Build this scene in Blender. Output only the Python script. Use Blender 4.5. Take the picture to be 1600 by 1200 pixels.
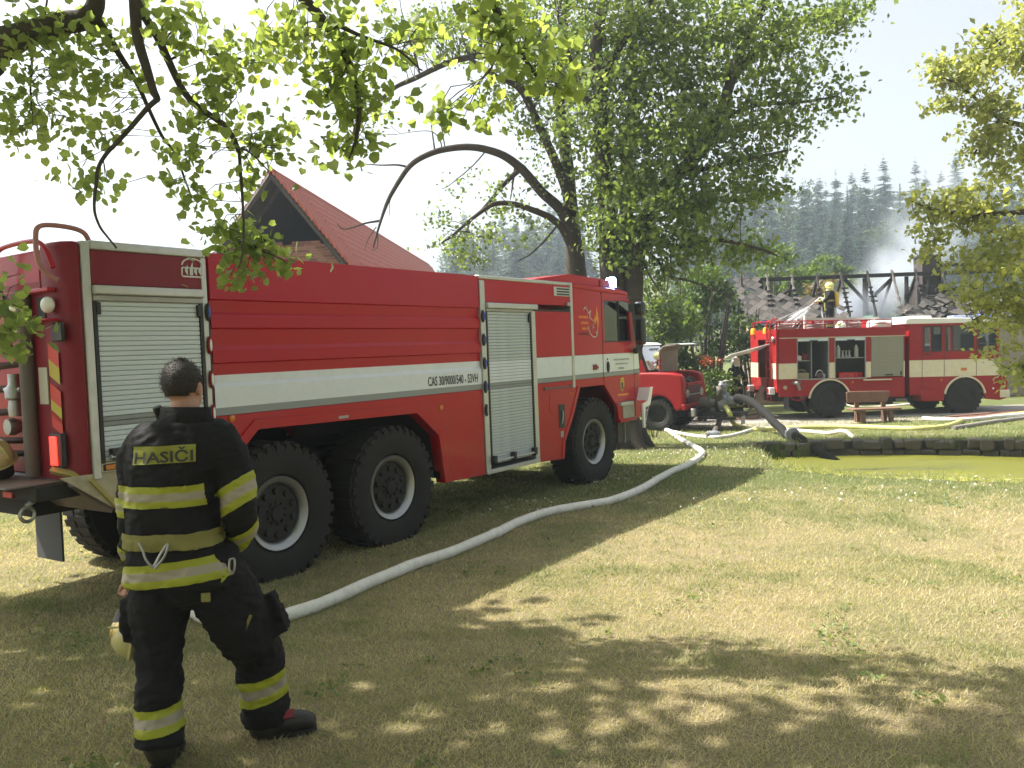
import bpy, bmesh, math, random
import numpy as np
from mathutils import Vector, Matrix, noise as mnoise
from mathutils.bvhtree import BVHTree
rad = math.radians
for _o in list(bpy.data.objects): bpy.data.objects.remove(_o)
sc = bpy.context.scene
C = sc.collection
rng = np.random.default_rng(7); random.seed(7)
PI = math.pi

# ------------------------------------------------------------------ camera, sky, sun, exposure
F_PX, PITCH, ROLL, EYE = 1330.0, rad(2.305), rad(2.163), 1.96
cam_d = bpy.data.cameras.new('camera'); cam = bpy.data.objects.new('camera', cam_d); C.objects.link(cam)
cam_d.sensor_width = 36.0; cam_d.lens = 36.0*F_PX/1600.0; cam_d.clip_start = 0.05; cam_d.clip_end = 2000
cam.matrix_world = Matrix.Translation((0, 0, EYE)) @ Matrix.Rotation(rad(90)-PITCH, 4, 'X') @ Matrix.Rotation(-ROLL, 4, 'Z')
sc.camera = cam
SUN_EL, SUN_DIR = rad(54.2), Vector((-0.938, 0.346, 0)).normalized()   # towards the sun
SUN_V = Vector((SUN_DIR.x*math.cos(SUN_EL), SUN_DIR.y*math.cos(SUN_EL), math.sin(SUN_EL)))
world = bpy.data.worlds.new('World'); sc.world = world; world.use_nodes = True
wn = world.node_tree; wn.nodes.clear()
wo = wn.nodes.new('ShaderNodeOutputWorld'); wb = wn.nodes.new('ShaderNodeBackground')
sk = wn.nodes.new('ShaderNodeTexSky'); sk.sky_type = 'NISHITA'; sk.sun_disc = False
sk.sun_elevation = SUN_EL; sk.sun_rotation = math.atan2(SUN_DIR.x, SUN_DIR.y)
sk.air_density = 1.0; sk.dust_density = 6.0; sk.ozone_density = 1.0; sk.altitude = 300
hs = wn.nodes.new('ShaderNodeHueSaturation'); hs.inputs['Saturation'].default_value = 0.3   # thin white summer overcast
wn.links.new(sk.outputs[0], hs.inputs['Color']); wn.links.new(hs.outputs[0], wb.inputs['Color'])
wb.inputs['Strength'].default_value = 0.090; wn.links.new(wb.outputs[0], wo.inputs['Surface'])
sun_d = bpy.data.lights.new('sun', 'SUN'); sun_d.energy = 5.0; sun_d.angle = rad(0.55); sun_d.color = (1.0, 0.93, 0.82)
sun = bpy.data.objects.new('sun', sun_d); C.objects.link(sun); sun.location = SUN_V*60
sun.rotation_euler = SUN_V.to_track_quat('Z', 'Y').to_euler()
sc.view_settings.view_transform = 'Standard'; sc.view_settings.look = 'None'
sc.view_settings.gamma = 1.0; sc.view_settings.use_curve_mapping = False; sc.view_settings.exposure = 1.47
sc.cycles.max_bounces = 8; sc.cycles.transparent_max_bounces = 12; sc.cycles.volume_bounces = 1
sc.cycles.use_denoising = True
sc.cycles.volume_step_rate = 2.0

# ------------------------------------------------------------------ measuring: from photograph directions to places in the world
def ray(px, py):
    x, y = (px-800)/F_PX, -(py-600)/F_PX
    c, s = math.cos(ROLL), math.sin(ROLL)
    x, y = c*x+s*y, -s*x+c*y
    cp, sp = math.cos(PITCH), math.sin(PITCH)
    return Vector((x, cp+y*sp, -sp+y*cp))
def at(px, py, Y):                       # the point at distance Y ahead
    r = ray(px, py); return Vector((r.x*Y/r.y, Y, EYE+r.z*Y/r.y))
def atz(px, py, z):                      # the point at height z
    r = ray(px, py); t = (z-EYE)/r.z; return Vector((r.x*t, r.y*t, z))
def sm(a, b, x):
    t = np.clip((x-a)/(b-a), 0, 1); return t*t*(3-2*t)
WATER = -0.47
POND = [tuple(atz(px, py, WATER)[:2]) for px, py in [(1178, 718), (1192, 714), (1240, 713.5), (1330, 711), (1420, 710), (1510, 711), (1600, 713.5)]]
POND += [(12.5, 13.6), (16, 13.2), (16, 9.6), (12, 9.9)] + [tuple(atz(px, py, 0.0)[:2]) for px, py in [(1640, 751), (1540, 747), (1440, 744), (1350, 741), (1270, 734), (1215, 726)]]
def pond_dist(x, y):                     # signed distance to the pond outline, negative inside
    x = np.asarray(x, float); y = np.asarray(y, float)
    d = np.full(x.shape, 1e9); ins = np.zeros(x.shape, bool); n = len(POND)
    for i in range(n):
        (x0, y0), (x1, y1) = POND[i], POND[(i+1) % n]
        ex, ey = x1-x0, y1-y0
        t = np.clip(((x-x0)*ex+(y-y0)*ey)/(ex*ex+ey*ey), 0, 1)
        d = np.minimum(d, np.hypot(x-x0-t*ex, y-y0-t*ey))
        c = ((y0 > y) != (y1 > y)) & (x < (x1-x0)*(y-y0)/((y1-y0) if abs(y1-y0) > 1e-9 else 1e-9)+x0)
        ins ^= c
    return np.where(ins, -d, d)
def gz0(x, y):
    z = 0.12*(1-sm(4.2, 7.0, y)) - 0.37*sm(12.5, 23, y)
    z = z + 0.02*np.sin(x*0.9+1.3)*np.cos(y*0.7) * sm(2, 5, y)
    hill = sm(70, 190, y+0.12*np.abs(x-60))*(13.0+5*sm(-10, 70, x))*(0.35+0.65*sm(-40, 20, x))
    return z+hill
def gz(x, y):
    x = np.asarray(x, float); y = np.asarray(y, float)
    z = gz0(x, y); d = pond_dist(x, y)
    return z - 1.0*(1-sm(-0.06, 0.22, d))
def g(x, y): return float(gz(np.array([x]), np.array([y]))[0])
def ground(px, py):                      # where a direction meets the ground
    z = 0.0
    for _ in range(12):
        p = atz(px, py, z); z = float(gz0(np.array(p.x), np.array(p.y)))
    return Vector((p.x, p.y, z))

# ------------------------------------------------------------------ materials
MATS = {}
def nd(nt, t, **kw):
    n = nt.nodes.new(t)
    for k, v in kw.items():
        if k in n.inputs: n.inputs[k].default_value = v
        else: setattr(n, k, v)
    return n
def M(name, col, rough=0.5, metal=0.0, var=0.12, vs=4.0, bump=0.0, bs=60.0, coat=0.0, dirt=0.0, dcol=(0.16, 0.13, 0.10), emit=None, es=1.0, spec=0.5, dz=None, col2=None):
    """a painted, woven or natural surface: colour with soft variation, fine relief and optional dust"""
    if name in MATS: return MATS[name]
    m = bpy.data.materials.new(name); m.use_nodes = True; nt = m.node_tree; L = nt.links.new
    b = nt.nodes['Principled BSDF']; tc = nd(nt, 'ShaderNodeTexCoord')
    n1 = nd(nt, 'ShaderNodeTexNoise', Scale=vs, Detail=4.0); L(tc.outputs['Object'], n1.inputs['Vector'])
    mx = nd(nt, 'ShaderNodeMix', data_type='RGBA')
    c2 = col2 or tuple(min(1, c*(1+var)) for c in col)
    mx.inputs[6].default_value = (*[c*(1-var) for c in col], 1); mx.inputs[7].default_value = (*c2, 1)
    L(n1.outputs['Fac'], mx.inputs[0]); out = mx.outputs[2]
    b.inputs['Roughness'].default_value = rough
    if dirt > 0:
        n2 = nd(nt, 'ShaderNodeTexNoise', Scale=vs*2.3, Detail=8.0, Roughness=0.7); L(tc.outputs['Object'], n2.inputs['Vector'])
        rp = nd(nt, 'ShaderNodeValToRGB'); rp.color_ramp.elements[0].position = 0.42; rp.color_ramp.elements[1].position = 0.8
        L(n2.outputs['Fac'], rp.inputs[0]); fac = rp.outputs[0]
        mu = nd(nt, 'ShaderNodeMath', operation='MULTIPLY'); mu.inputs[1].default_value = dirt; L(fac, mu.inputs[0]); fac = mu.outputs[0]
        if dz:                                   # road dust: thicker on the lower panels
            sp = nd(nt, 'ShaderNodeSeparateXYZ'); L(tc.outputs['Object'], sp.inputs[0])
            mr = nd(nt, 'ShaderNodeMapRange'); mr.inputs[1].default_value = dz[0]; mr.inputs[2].default_value = dz[1]
            mr.inputs[3].default_value = 1.0; mr.inputs[4].default_value = 0.12; L(sp.outputs[2], mr.inputs[0])
            m2 = nd(nt, 'ShaderNodeMath', operation='MULTIPLY'); L(fac, m2.inputs[0]); L(mr.outputs[0], m2.inputs[1]); fac = m2.outputs[0]
        m3 = nd(nt, 'ShaderNodeMix', data_type='RGBA'); L(fac, m3.inputs[0]); L(out, m3.inputs[6]); m3.inputs[7].default_value = (*dcol, 1); out = m3.outputs[2]
        ra = nd(nt, 'ShaderNodeMath', operation='MULTIPLY_ADD'); L(fac, ra.inputs[0]); ra.inputs[1].default_value = 0.5; ra.inputs[2].default_value = rough
        L(ra.outputs[0], b.inputs['Roughness'])
    L(out, b.inputs['Base Color'])
    b.inputs['Metallic'].default_value = metal; b.inputs['Coat Weight'].default_value = coat; b.inputs['Coat Roughness'].default_value = 0.06
    b.inputs['Specular IOR Level'].default_value = spec
    if bump > 0:
        n3 = nd(nt, 'ShaderNodeTexNoise', Scale=bs, Detail=3.0); L(tc.outputs['Object'], n3.inputs['Vector'])
        bp = nd(nt, 'ShaderNodeBump', Strength=bump, Distance=0.01); L(n3.outputs['Fac'], bp.inputs['Height']); L(bp.outputs[0], b.inputs['Normal'])
    if emit: b.inputs['Emission Color'].default_value = (*emit, 1); b.inputs['Emission Strength'].default_value = es
    MATS[name] = m; return m
def glass_mat(name, tint=(0.75, 0.82, 0.82), refl=0.05, clear=0.95):
    if name in MATS: return MATS[name]
    m = bpy.data.materials.new(name); m.use_nodes = True; nt = m.node_tree; nt.nodes.clear(); L = nt.links.new
    o = nd(nt, 'ShaderNodeOutputMaterial'); t = nd(nt, 'ShaderNodeBsdfTransparent'); t.inputs[0].default_value = (*[c*clear for c in tint], 1)
    gl = nd(nt, 'ShaderNodeBsdfGlossy', Roughness=0.02); fr = nd(nt, 'ShaderNodeFresnel', IOR=1.6)
    ad = nd(nt, 'ShaderNodeMath', operation='ADD'); ad.inputs[1].default_value = refl; L(fr.outputs[0], ad.inputs[0])
    mx = nd(nt, 'ShaderNodeMixShader'); L(ad.outputs[0], mx.inputs[0]); L(t.outputs[0], mx.inputs[1]); L(gl.outputs[0], mx.inputs[2]); L(mx.outputs[0], o.inputs[0])
    MATS[name] = m; return m
def leaf_mat(name, c1, c2, trans=0.45, rough=0.45, tcol=None):
    """leaf: two greens by the leaf's own tint, light passing through the blade"""
    if name in MATS: return MATS[name]
    m = bpy.data.materials.new(name); m.use_nodes = True; nt = m.node_tree; nt.nodes.clear(); L = nt.links.new
    o = nd(nt, 'ShaderNodeOutputMaterial'); at_ = nd(nt, 'ShaderNodeAttribute', attribute_name='tint')
    mx = nd(nt, 'ShaderNodeMix', data_type='RGBA'); L(at_.outputs['Fac'], mx.inputs[0]); mx.inputs[6].default_value = (*c1, 1); mx.inputs[7].default_value = (*c2, 1)
    b = nd(nt, 'ShaderNodeBsdfPrincipled', Roughness=rough); L(mx.outputs[2], b.inputs['Base Color']); b.inputs['Specular IOR Level'].default_value = 0.35
    tr = nd(nt, 'ShaderNodeBsdfTranslucent')
    m2 = nd(nt, 'ShaderNodeMix', data_type='RGBA', blend_type='MULTIPLY'); m2.inputs[0].default_value = 1.0
    L(mx.outputs[2], m2.inputs[6]); m2.inputs[7].default_value = (*(tcol or (2.2, 2.2, 1.0)), 1); L(m2.outputs[2], tr.inputs[0])
    ms = nd(nt, 'ShaderNodeMixShader'); ms.inputs[0].default_value = trans; L(b.outputs[0], ms.inputs[1]); L(tr.outputs[0], ms.inputs[2]); L(ms.outputs[0], o.inputs[0])
    MATS[name] = m; return m

RED = M('fire_red_paint', (0.39, 0.006, 0.016), rough=0.30, var=0.09, vs=1.6, coat=0.12, spec=0.25, bump=0.03, bs=1.7, dirt=0.42, dz=(0.35, 1.5), dcol=(0.24, 0.14, 0.10))
REDM = M('faded_maroon_and_shade_paint', (0.20, 0.011, 0.024), rough=0.42, var=0.08, coat=0.05, spec=0.25, dirt=0.12)  # maroon of the upper panel; on the engine's rear it paints in shade
WHITE = M('stripe_white_paint', (0.63, 0.68, 0.71), rough=0.35, var=0.04, coat=0.3, dirt=0.15)
GREYST = M('reflective_grey_tape', (0.23, 0.25, 0.25), rough=0.4, var=0.06)
ALU = M('brushed_aluminium', (0.50, 0.51, 0.49), rough=0.42, metal=0.55, var=0.08, dirt=0.2, bump=0.02, bs=30)
ALUD = M('dull_aluminium', (0.36, 0.36, 0.34), rough=0.5, metal=0.5, var=0.1, dirt=0.3)
SLAT = M('shutter_slat_aluminium', (0.46, 0.51, 0.54), rough=0.42, metal=0.35, var=0.06, vs=2, dirt=0.25)
SLATW = M('shutter_slat_white', (0.57, 0.63, 0.67), rough=0.4, var=0.05)
BLACK = M('black_plastic', (0.012, 0.012, 0.013), rough=0.5, var=0.2)
RUBBER = M('tyre_rubber', (0.013, 0.0125, 0.012), rough=0.85, var=0.25, vs=9, dirt=0.45, dcol=(0.040, 0.036, 0.031), bump=0.15, bs=90)
DARK = M('chassis_dark', (0.014, 0.013, 0.012), rough=0.75, var=0.3, dirt=0.4, dcol=(0.05, 0.045, 0.04))
STEEL = M('galvanised_steel', (0.42, 0.42, 0.41), rough=0.38, metal=0.85, var=0.12, dirt=0.3)
CHROME = M('polished_rim', (0.33, 0.33, 0.325), rough=0.36, metal=0.8, var=0.05, dirt=0.12)
GLASS = glass_mat('window_glass')
BROWNP = M('brown_grey_metal', (0.13, 0.105, 0.095), rough=0.55, var=0.15, dirt=0.3)
CREAM = M('cream_paint', (0.66, 0.60, 0.42), rough=0.42, var=0.06, coat=0.15, dirt=0.25)
RED2 = M('old_red_paint', (0.29, 0.008, 0.012), rough=0.40, var=0.12, coat=0.06, spec=0.22, dirt=0.22, dcol=(0.16, 0.07, 0.05))

# ------------------------------------------------------------------ mesh helpers
class MB:
    """collects shapes, then links them as one mesh object"""
    def __init__(s): s.v = []; s.f = []; s.m = []; s.cur = 0
    def add(s, vs, fs):
        o = len(s.v); s.v += [tuple(v) for v in vs]; s.f += [tuple(i+o for i in f) for f in fs]; s.m += [s.cur]*len(fs); return s
    def box(s, x0, x1, y0, y1, z0, z1, mat=None):
        vs = [Vector((x, y, z)) for z in (z0, z1) for y in (y0, y1) for x in (x0, x1)]
        if mat is not None: vs = [mat @ v for v in vs]
        return s.add(vs, [(0, 2, 3, 1), (4, 5, 7, 6), (0, 1, 5, 4), (2, 6, 7, 3), (0, 4, 6, 2), (1, 3, 7, 5)])
    def prism(s, pts, ax, a, b):
        """polygon pts in the two other axes, extruded along axis ax from a to b"""
        n = len(pts)
        def mk(p, t): return {'x': (t, p[0], p[1]), 'y': (p[0], t, p[1]), 'z': (p[0], p[1], t)}[ax]
        vs = [mk(p, a) for p in pts]+[mk(p, b) for p in pts]
        ar = sum(pts[i][0]*pts[(i+1) % n][1]-pts[(i+1) % n][0]*pts[i][1] for i in range(n))
        flip = (ar > 0) == (ax in 'xz')
        if a > b: flip = not flip
        fa, fb = tuple(range(n)), tuple(range(2*n-1, n-1, -1))
        sd = [(i, n+i, n+(i+1) % n, (i+1) % n) for i in range(n)]
        if flip: fa, fb, sd = fa[::-1], fb[::-1], [q[::-1] for q in sd]
        return s.add(vs, [fa, fb]+sd)
    def tube(s, pts, r, n=8, caps=True, flat=None):
        pts = [Vector(p) for p in pts]; k = len(pts)
        rs = list(r) if hasattr(r, '__len__') else [r]*k
        vs = []; fs = []; up = None
        for i, p in enumerate(pts):
            t = (pts[min(i+1, k-1)]-pts[max(i-1, 0)])
            if t.length < 1e-9: t = Vector((0, 0, 1))
            t.normalize()
            if up is None:
                up = Vector((0, 0, 1)) if abs(t.z) < 0.9 else Vector((1, 0, 0))
            a = t.cross(up); 
            if a.length < 1e-6: a = t.cross(Vector((0, 1, 0)))
            a.normalize(); b = a.cross(t).normalized(); up = b
            for j in range(n):
                th = 2*PI*j/n; vs.append(p+a*math.cos(th)*rs[i]+b*math.sin(th)*rs[i]*(flat or 1))
        for i in range(k-1):
            for j in range(n):
                q = (i*n+j, i*n+(j+1) % n, (i+1)*n+(j+1) % n, (i+1)*n+j); fs.append(q[::-1] if False else q)
        if caps: fs += [tuple(range(n))[::-1], tuple(range((k-1)*n, k*n))]
        return s.add(vs, fs)
    def lathe(s, prof, o=(0, 0, 0), ax='z', n=24, a0=0.0, a1=2*PI):
        """prof = [(radius, height along ax)...]"""
        o = Vector(o); vs = []; fs = []; full = abs(a1-a0-2*PI) < 1e-6; nn = n if full else n+1
        for r, h in prof:
            for j in range(nn):
                th = a0+(a1-a0)*j/n; c, q = r*math.cos(th), r*math.sin(th)
                vs.append(o+Vector({'z': (c, q, h), 'y': (q, h, c), 'x': (h, c, q)}[ax]))
        for i in range(len(prof)-1):
            for j in range(n):
                fs.append((i*nn+j, i*nn+(j+1) % nn, (i+1)*nn+(j+1) % nn, (i+1)*nn+j))
        return s.add(vs, fs)
    def ell(s, c, rx, ry, rz, nu=16, nv=10, mat=None, v0=0.0, v1=PI):
        vs = []; fs = []
        for i in range(nv+1):
            ph = v0+(v1-v0)*i/nv
            for j in range(nu):
                th = 2*PI*j/nu; v = Vector((rx*math.sin(ph)*math.cos(th), ry*math.sin(ph)*math.sin(th), rz*math.cos(ph)))
                vs.append((mat @ v if mat is not None else v)+Vector(c))
        for i in range(nv):
            for j in range(nu): fs.append((i*nu+j, (i+1)*nu+j, (i+1)*nu+(j+1) % nu, i*nu+(j+1) % nu))
        return s.add(vs, fs)
    def mesh(s, name, mats, smooth=None):
        me = bpy.data.meshes.new(name); me.from_pydata(s.v, [], s.f)
        for m in (mats if isinstance(mats, (list, tuple)) else [mats]): me.materials.append(m)
        if max(s.m, default=0): me.polygons.foreach_set('material_index', s.m)
        if len(me.polygons) < 30000:
            bm = bmesh.new(); bm.from_mesh(me); bmesh.ops.recalc_face_normals(bm, faces=bm.faces); bm.to_mesh(me); bm.free()
        if smooth is not None:
            me.polygons.foreach_set('use_smooth', [True]*len(me.polygons)); me.set_sharp_from_angle(angle=rad(smooth))
        me.update(); return me
    def build(s, name, mats, parent=None, smooth=None, bevel=0.0, seg=2):
        o = link(name, s.mesh(name, mats, smooth), parent)
        if bevel:
            bv = o.modifiers.new('bevel', 'BEVEL'); bv.width = bevel; bv.segments = seg; bv.limit_method = 'ANGLE'; bv.angle_limit = rad(40)
            if smooth is None: o.data.polygons.foreach_set('use_smooth', [True]*len(o.data.polygons)); o.data.set_sharp_from_angle(angle=rad(50))
        return o
def link(name, me, parent=None, loc=None, rot=None):
    o = bpy.data.objects.new(name, me); C.objects.link(o)
    if parent: o.parent = parent
    if loc is not None: o.location = loc
    if rot is not None: o.rotation_euler = rot
    return o
def tag(o, label=None, cat=None, group=None, kind=None):
    if label: o['label'] = label
    if cat: o['category'] = cat
    if group: o['group'] = group
    if kind: o['kind'] = kind
    return o
def thing(name, label, cat, loc=(0, 0, 0), rotz=0.0, group=None):
    o = link(name, None, None, loc, (0, 0, rotz)); o.empty_display_size = 0.2; return tag(o, label, cat, group)
def box(name, b, mat, parent, bevel=0.0): return MB().box(*b).build(name, mat, parent, bevel=bevel)
def smoothpath(pts, n=8):
    """Catmull-Rom through the points"""
    P = [Vector(p) for p in pts]; out = []
    for i in range(len(P)-1):
        p0, p1, p2, p3 = P[max(i-1, 0)], P[i], P[i+1], P[min(i+2, len(P)-1)]
        for k in range(n):
            t = k/n; out.append(0.5*((2*p1)+(p2-p0)*t+(2*p0-5*p1+4*p2-p3)*t*t+(3*p1-p0-3*p2+p3)*t**3))
    out.append(P[-1]); return out
def text_geo(body, w, h, bold=0.0, depth=0.0, res=3, shear=0.0):
    """letters as flat faces scaled to fill w x h, lower left at 0,0"""
    cu = bpy.data.curves.new('lettering', 'FONT'); cu.body = body; cu.offset = bold; cu.resolution_u = res; cu.shear = shear
    o = bpy.data.objects.new('lettering', cu); C.objects.link(o); bpy.context.view_layer.update()
    me = bpy.data.meshes.new_from_object(o.evaluated_get(bpy.context.evaluated_depsgraph_get()))
    vs = np.array([v.co[:] for v in me.vertices]); fs = [tuple(p.vertices) for p in me.polygons]
    bpy.data.objects.remove(o); bpy.data.curves.remove(cu); bpy.data.meshes.remove(me)
    lo, hi = vs.min(0), vs.max(0)
    vs = (vs-lo)/np.maximum(hi-lo, 1e-6)
    return vs[:, 0]*w, vs[:, 1]*h, fs
def np_mesh(name, verts, loops, starts, mat, tint=None, smooth=False):
    me = bpy.data.meshes.new(name); me.vertices.add(len(verts)); me.loops.add(len(loops)); me.polygons.add(len(starts))
    me.vertices.foreach_set('co', np.asarray(verts, np.float32).ravel()); me.loops.foreach_set('vertex_index', np.asarray(loops, np.int32))
    me.polygons.foreach_set('loop_start', np.asarray(starts, np.int32))
    me.update(calc_edges=True); me.validate()
    me.materials.append(mat)
    if smooth: me.polygons.foreach_set('use_smooth', np.ones(len(starts), bool))
    if tint is not None:
        a = me.attributes.new('tint', 'FLOAT', 'POINT'); a.data.foreach_set('value', np.asarray(tint, np.float32))
    return me
def evaluated(me, mods):
    """the mesh after the given modifiers"""
    o = bpy.data.objects.new('work', me); C.objects.link(o)
    for t, kw in mods:
        m = o.modifiers.new(t, t)
        for k, v in kw.items(): setattr(m, k, v)
    bpy.context.view_layer.update()
    r = bpy.data.meshes.new_from_object(o.evaluated_get(bpy.context.evaluated_depsgraph_get()))
    bpy.data.objects.remove(o); return r

# ------------------------------------------------------------------ the ground
def ground_material():
    m = bpy.data.materials.new('lawn_soil'); m.use_nodes = True; nt = m.node_tree; L = nt.links.new; b = nt.nodes['Principled BSDF']
    tc = nd(nt, 'ShaderNodeTexCoord'); o = tc.outputs['Object']
    big = nd(nt, 'ShaderNodeTexNoise', Scale=0.45, Detail=5.0, Roughness=0.6); L(o, big.inputs['Vector'])
    mid = nd(nt, 'ShaderNodeTexNoise', Scale=7.0, Detail=6.0, Roughness=0.7); L(o, mid.inputs['Vector'])
    fin = nd(nt, 'ShaderNodeTexNoise', Scale=70.0, Detail=6.0, Roughness=0.75); L(o, fin.inputs['Vector'])
    sp = nd(nt, 'ShaderNodeSeparateXYZ'); L(o, sp.inputs[0])
    mr = nd(nt, 'ShaderNodeMapRange', interpolation_type='SMOOTHSTEP'); mr.inputs[1].default_value = 7.5; mr.inputs[2].default_value = 12.5; mr.inputs[3].default_value = -0.10; mr.inputs[4].default_value = 0.24
    L(sp.outputs[1], mr.inputs[0])
    a = nd(nt, 'ShaderNodeMath', operation='ADD'); L(big.outputs['Fac'], a.inputs[0]); L(mr.outputs[0], a.inputs[1])
    a2 = nd(nt, 'ShaderNodeMath', operation='MULTIPLY_ADD'); L(mid.outputs['Fac'], a2.inputs[0]); a2.inputs[1].default_value = 0.5; L(a.outputs[0], a2.inputs[2])
    rp = nd(nt, 'ShaderNodeValToRGB'); e = rp.color_ramp.elements; e[0].position = 0.58; e[0].color = (0.36, 0.30, 0.18, 1); e[1].position = 1.0; e[1].color = (0.14, 0.17, 0.065, 1)
    L(a2.outputs[0], rp.inputs[0])
    r2 = nd(nt, 'ShaderNodeValToRGB'); q = r2.color_ramp.elements; q[0].position = 0.30; q[0].color = (0.30, 0.30, 0.30, 1); q[1].position = 0.62; q[1].color = (1.12, 1.12, 1.12, 1)
    L(fin.outputs['Fac'], r2.inputs[0])
    mx = nd(nt, 'ShaderNodeMix', data_type='RGBA', blend_type='MULTIPLY'); mx.inputs[0].default_value = 1.0; L(rp.outputs[0], mx.inputs[6]); L(r2.outputs[0], mx.inputs[7])
    L(mx.outputs[2], b.inputs['Base Color']); b.inputs['Roughness'].default_value = 0.95; b.inputs['Specular IOR Level'].default_value = 0.1
    bp = nd(nt, 'ShaderNodeBump', Strength=0.9, Distance=0.03); L(fin.outputs['Fac'], bp.inputs['Height']); L(bp.outputs[0], b.inputs['Normal'])
    return m
xs = np.unique(np.concatenate([np.linspace(-260, -40, 24), np.linspace(-40, -10, 26), np.arange(-10, 17, 0.16), np.linspace(17, 45, 24), np.linspace(45, 330, 30)]))
ys = np.unique(np.concatenate([np.linspace(-40, 0, 16), np.arange(0, 28, 0.16), np.linspace(28, 60, 26), np.linspace(60, 210, 40), np.linspace(210, 420, 8)]))
X, Y = np.meshgrid(xs, ys); Z = gz(X, Y)
nx, ny = len(xs), len(ys)
idx = np.arange(nx*ny).reshape(ny, nx)
q = np.stack([idx[:-1, :-1], idx[:-1, 1:], idx[1:, 1:], idx[1:, :-1]], -1).reshape(-1, 4)
gm = np_mesh('ground', np.stack([X, Y, Z], -1).reshape(-1, 3), q.ravel(), np.arange(len(q))*4, ground_material(), smooth=True)
tag(link('ground', gm), kind='structure')

# ------------------------------------------------------------------ gravel lane under the far engine and a pale path on the left
GRAVEL = M('gravel_lane', (0.25, 0.235, 0.215), rough=0.95, var=0.25, vs=3.0, bump=0.6, bs=55, dirt=0.5, dcol=(0.33, 0.30, 0.25))
def strip(name, line, w, mat, dz=0.006):
    pts = smoothpath(line, 14); vs = []; fs = []; k = 5
    for i, p in enumerate(pts):
        t = (pts[min(i+1, len(pts)-1)]-pts[max(i-1, 0)]).normalized(); nrm = Vector((-t.y, t.x, 0))
        for j in range(k):
            q_ = p+nrm*(j/(k-1)-0.5)*w*(1+0.08*mnoise.noise(p*0.7)*(1 if j in (0, k-1) else 0)); vs.append((q_.x, q_.y, g(q_.x, q_.y)+dz+(0.02 if j == 2 else 0)))
    for i in range(len(pts)-1):
        for j in range(k-1): fs.append((i*k+j, (i+1)*k+j, (i+1)*k+j+1, i*k+j+1))
    mb = MB(); mb.add(vs, [f[::-1] for f in fs]); o = mb.build(name, mat, smooth=60); tag(o, kind='structure'); return o
strip('road', [(-40, 29, 0), (-20, 27.2, 0), (-4, 25.6, 0), (4, 24.9, 0), (10, 24.6, 0), (16, 24.8, 0), (24, 25.4, 0), (45, 27, 0)], 3.6, GRAVEL)
strip('path', [(-30, 12.0, 0), (-18, 12.6, 0), (-10, 13.2, 0), (-6.9, 14.6, 0), (-6.6, 20, 0), (-8, 27.5, 0)], 2.0, GRAVEL, 0.008)

# ------------------------------------------------------------------ pond: duckweed water and the old stone edge
def water_material():
    m = bpy.data.materials.new('duckweed_water'); m.use_nodes = True; nt = m.node_tree; L = nt.links.new; b = nt.nodes['Principled BSDF']
    tc = nd(nt, 'ShaderNodeTexCoord'); mp = nd(nt, 'ShaderNodeMapping'); mp.inputs['Scale'].default_value = (0.35, 1.1, 1); L(tc.outputs['Object'], mp.inputs[0])
    n = nd(nt, 'ShaderNodeTexNoise', Scale=1.1, Detail=5.0, Roughness=0.6); L(mp.outputs[0], n.inputs['Vector'])
    n2 = nd(nt, 'ShaderNodeTexNoise', Scale=160.0, Detail=2.0); L(tc.outputs['Object'], n2.inputs['Vector'])
    rp = nd(nt, 'ShaderNodeValToRGB'); e = rp.color_ramp.elements; e[0].position = 0.30; e[0].color = (0.34, 0.35, 0.075, 1); e[1].position = 0.46; e[1].color = (0.74, 0.71, 0.08, 1)
    L(n.outputs['Fac'], rp.inputs[0]); mx = nd(nt, 'ShaderNodeMix', data_type='RGBA', blend_type='MULTIPLY'); mx.inputs[0].default_value = 0.5
    L(rp.outputs[0], mx.inputs[6]); L(n2.outputs['Color'], mx.inputs[7]); L(mx.outputs[2], b.inputs['Base Color'])
    r2 = nd(nt, 'ShaderNodeMapRange'); r2.inputs[1].default_value = 0.3; r2.inputs[2].default_value = 0.5; r2.inputs[3].default_value = 0.12; r2.inputs[4].default_value = 0.6
    L(n.outputs['Fac'], r2.inputs[0]); L(r2.outputs[0], b.inputs['Roughness'])
    bp = nd(nt, 'ShaderNodeBump', Strength=0.25, Distance=0.01); L(n2.outputs['Fac'], bp.inputs['Height']); L(bp.outputs[0], b.inputs['Normal'])
    return m
cx = sum(p[0] for p in POND)/len(POND); cy = sum(p[1] for p in POND)/len(POND)
mb = MB(); mb.add([(cx+(x-cx)*1.05, cy+(y-cy)*1.06, WATER) for x, y in POND], [tuple(range(len(POND)))[::-1]])
tag(mb.build('water', water_material()), kind='structure')
wall = thing('stone_wall', 'low dark mossy stone edging along the far side of the green pond', 'stone edging', (POND[3][0], POND[3][1], WATER))
STONE = [M('pond_stone_a', (0.062, 0.056, 0.048), rough=0.95, var=0.35, vs=7, bump=0.8, bs=28, dirt=0.5, dcol=(0.045, 0.05, 0.03)),
         M('pond_stone_b', (0.085, 0.074, 0.062), rough=0.95, var=0.3, vs=9, bump=0.8, bs=30, dirt=0.4, dcol=(0.05, 0.05, 0.035))]
edge = [Vector((p[0], p[1], 0)) for p in [POND[-1], POND[0], POND[1], POND[2], POND[3], POND[4], POND[5], POND[6], POND[7], POND[8]]]
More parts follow.
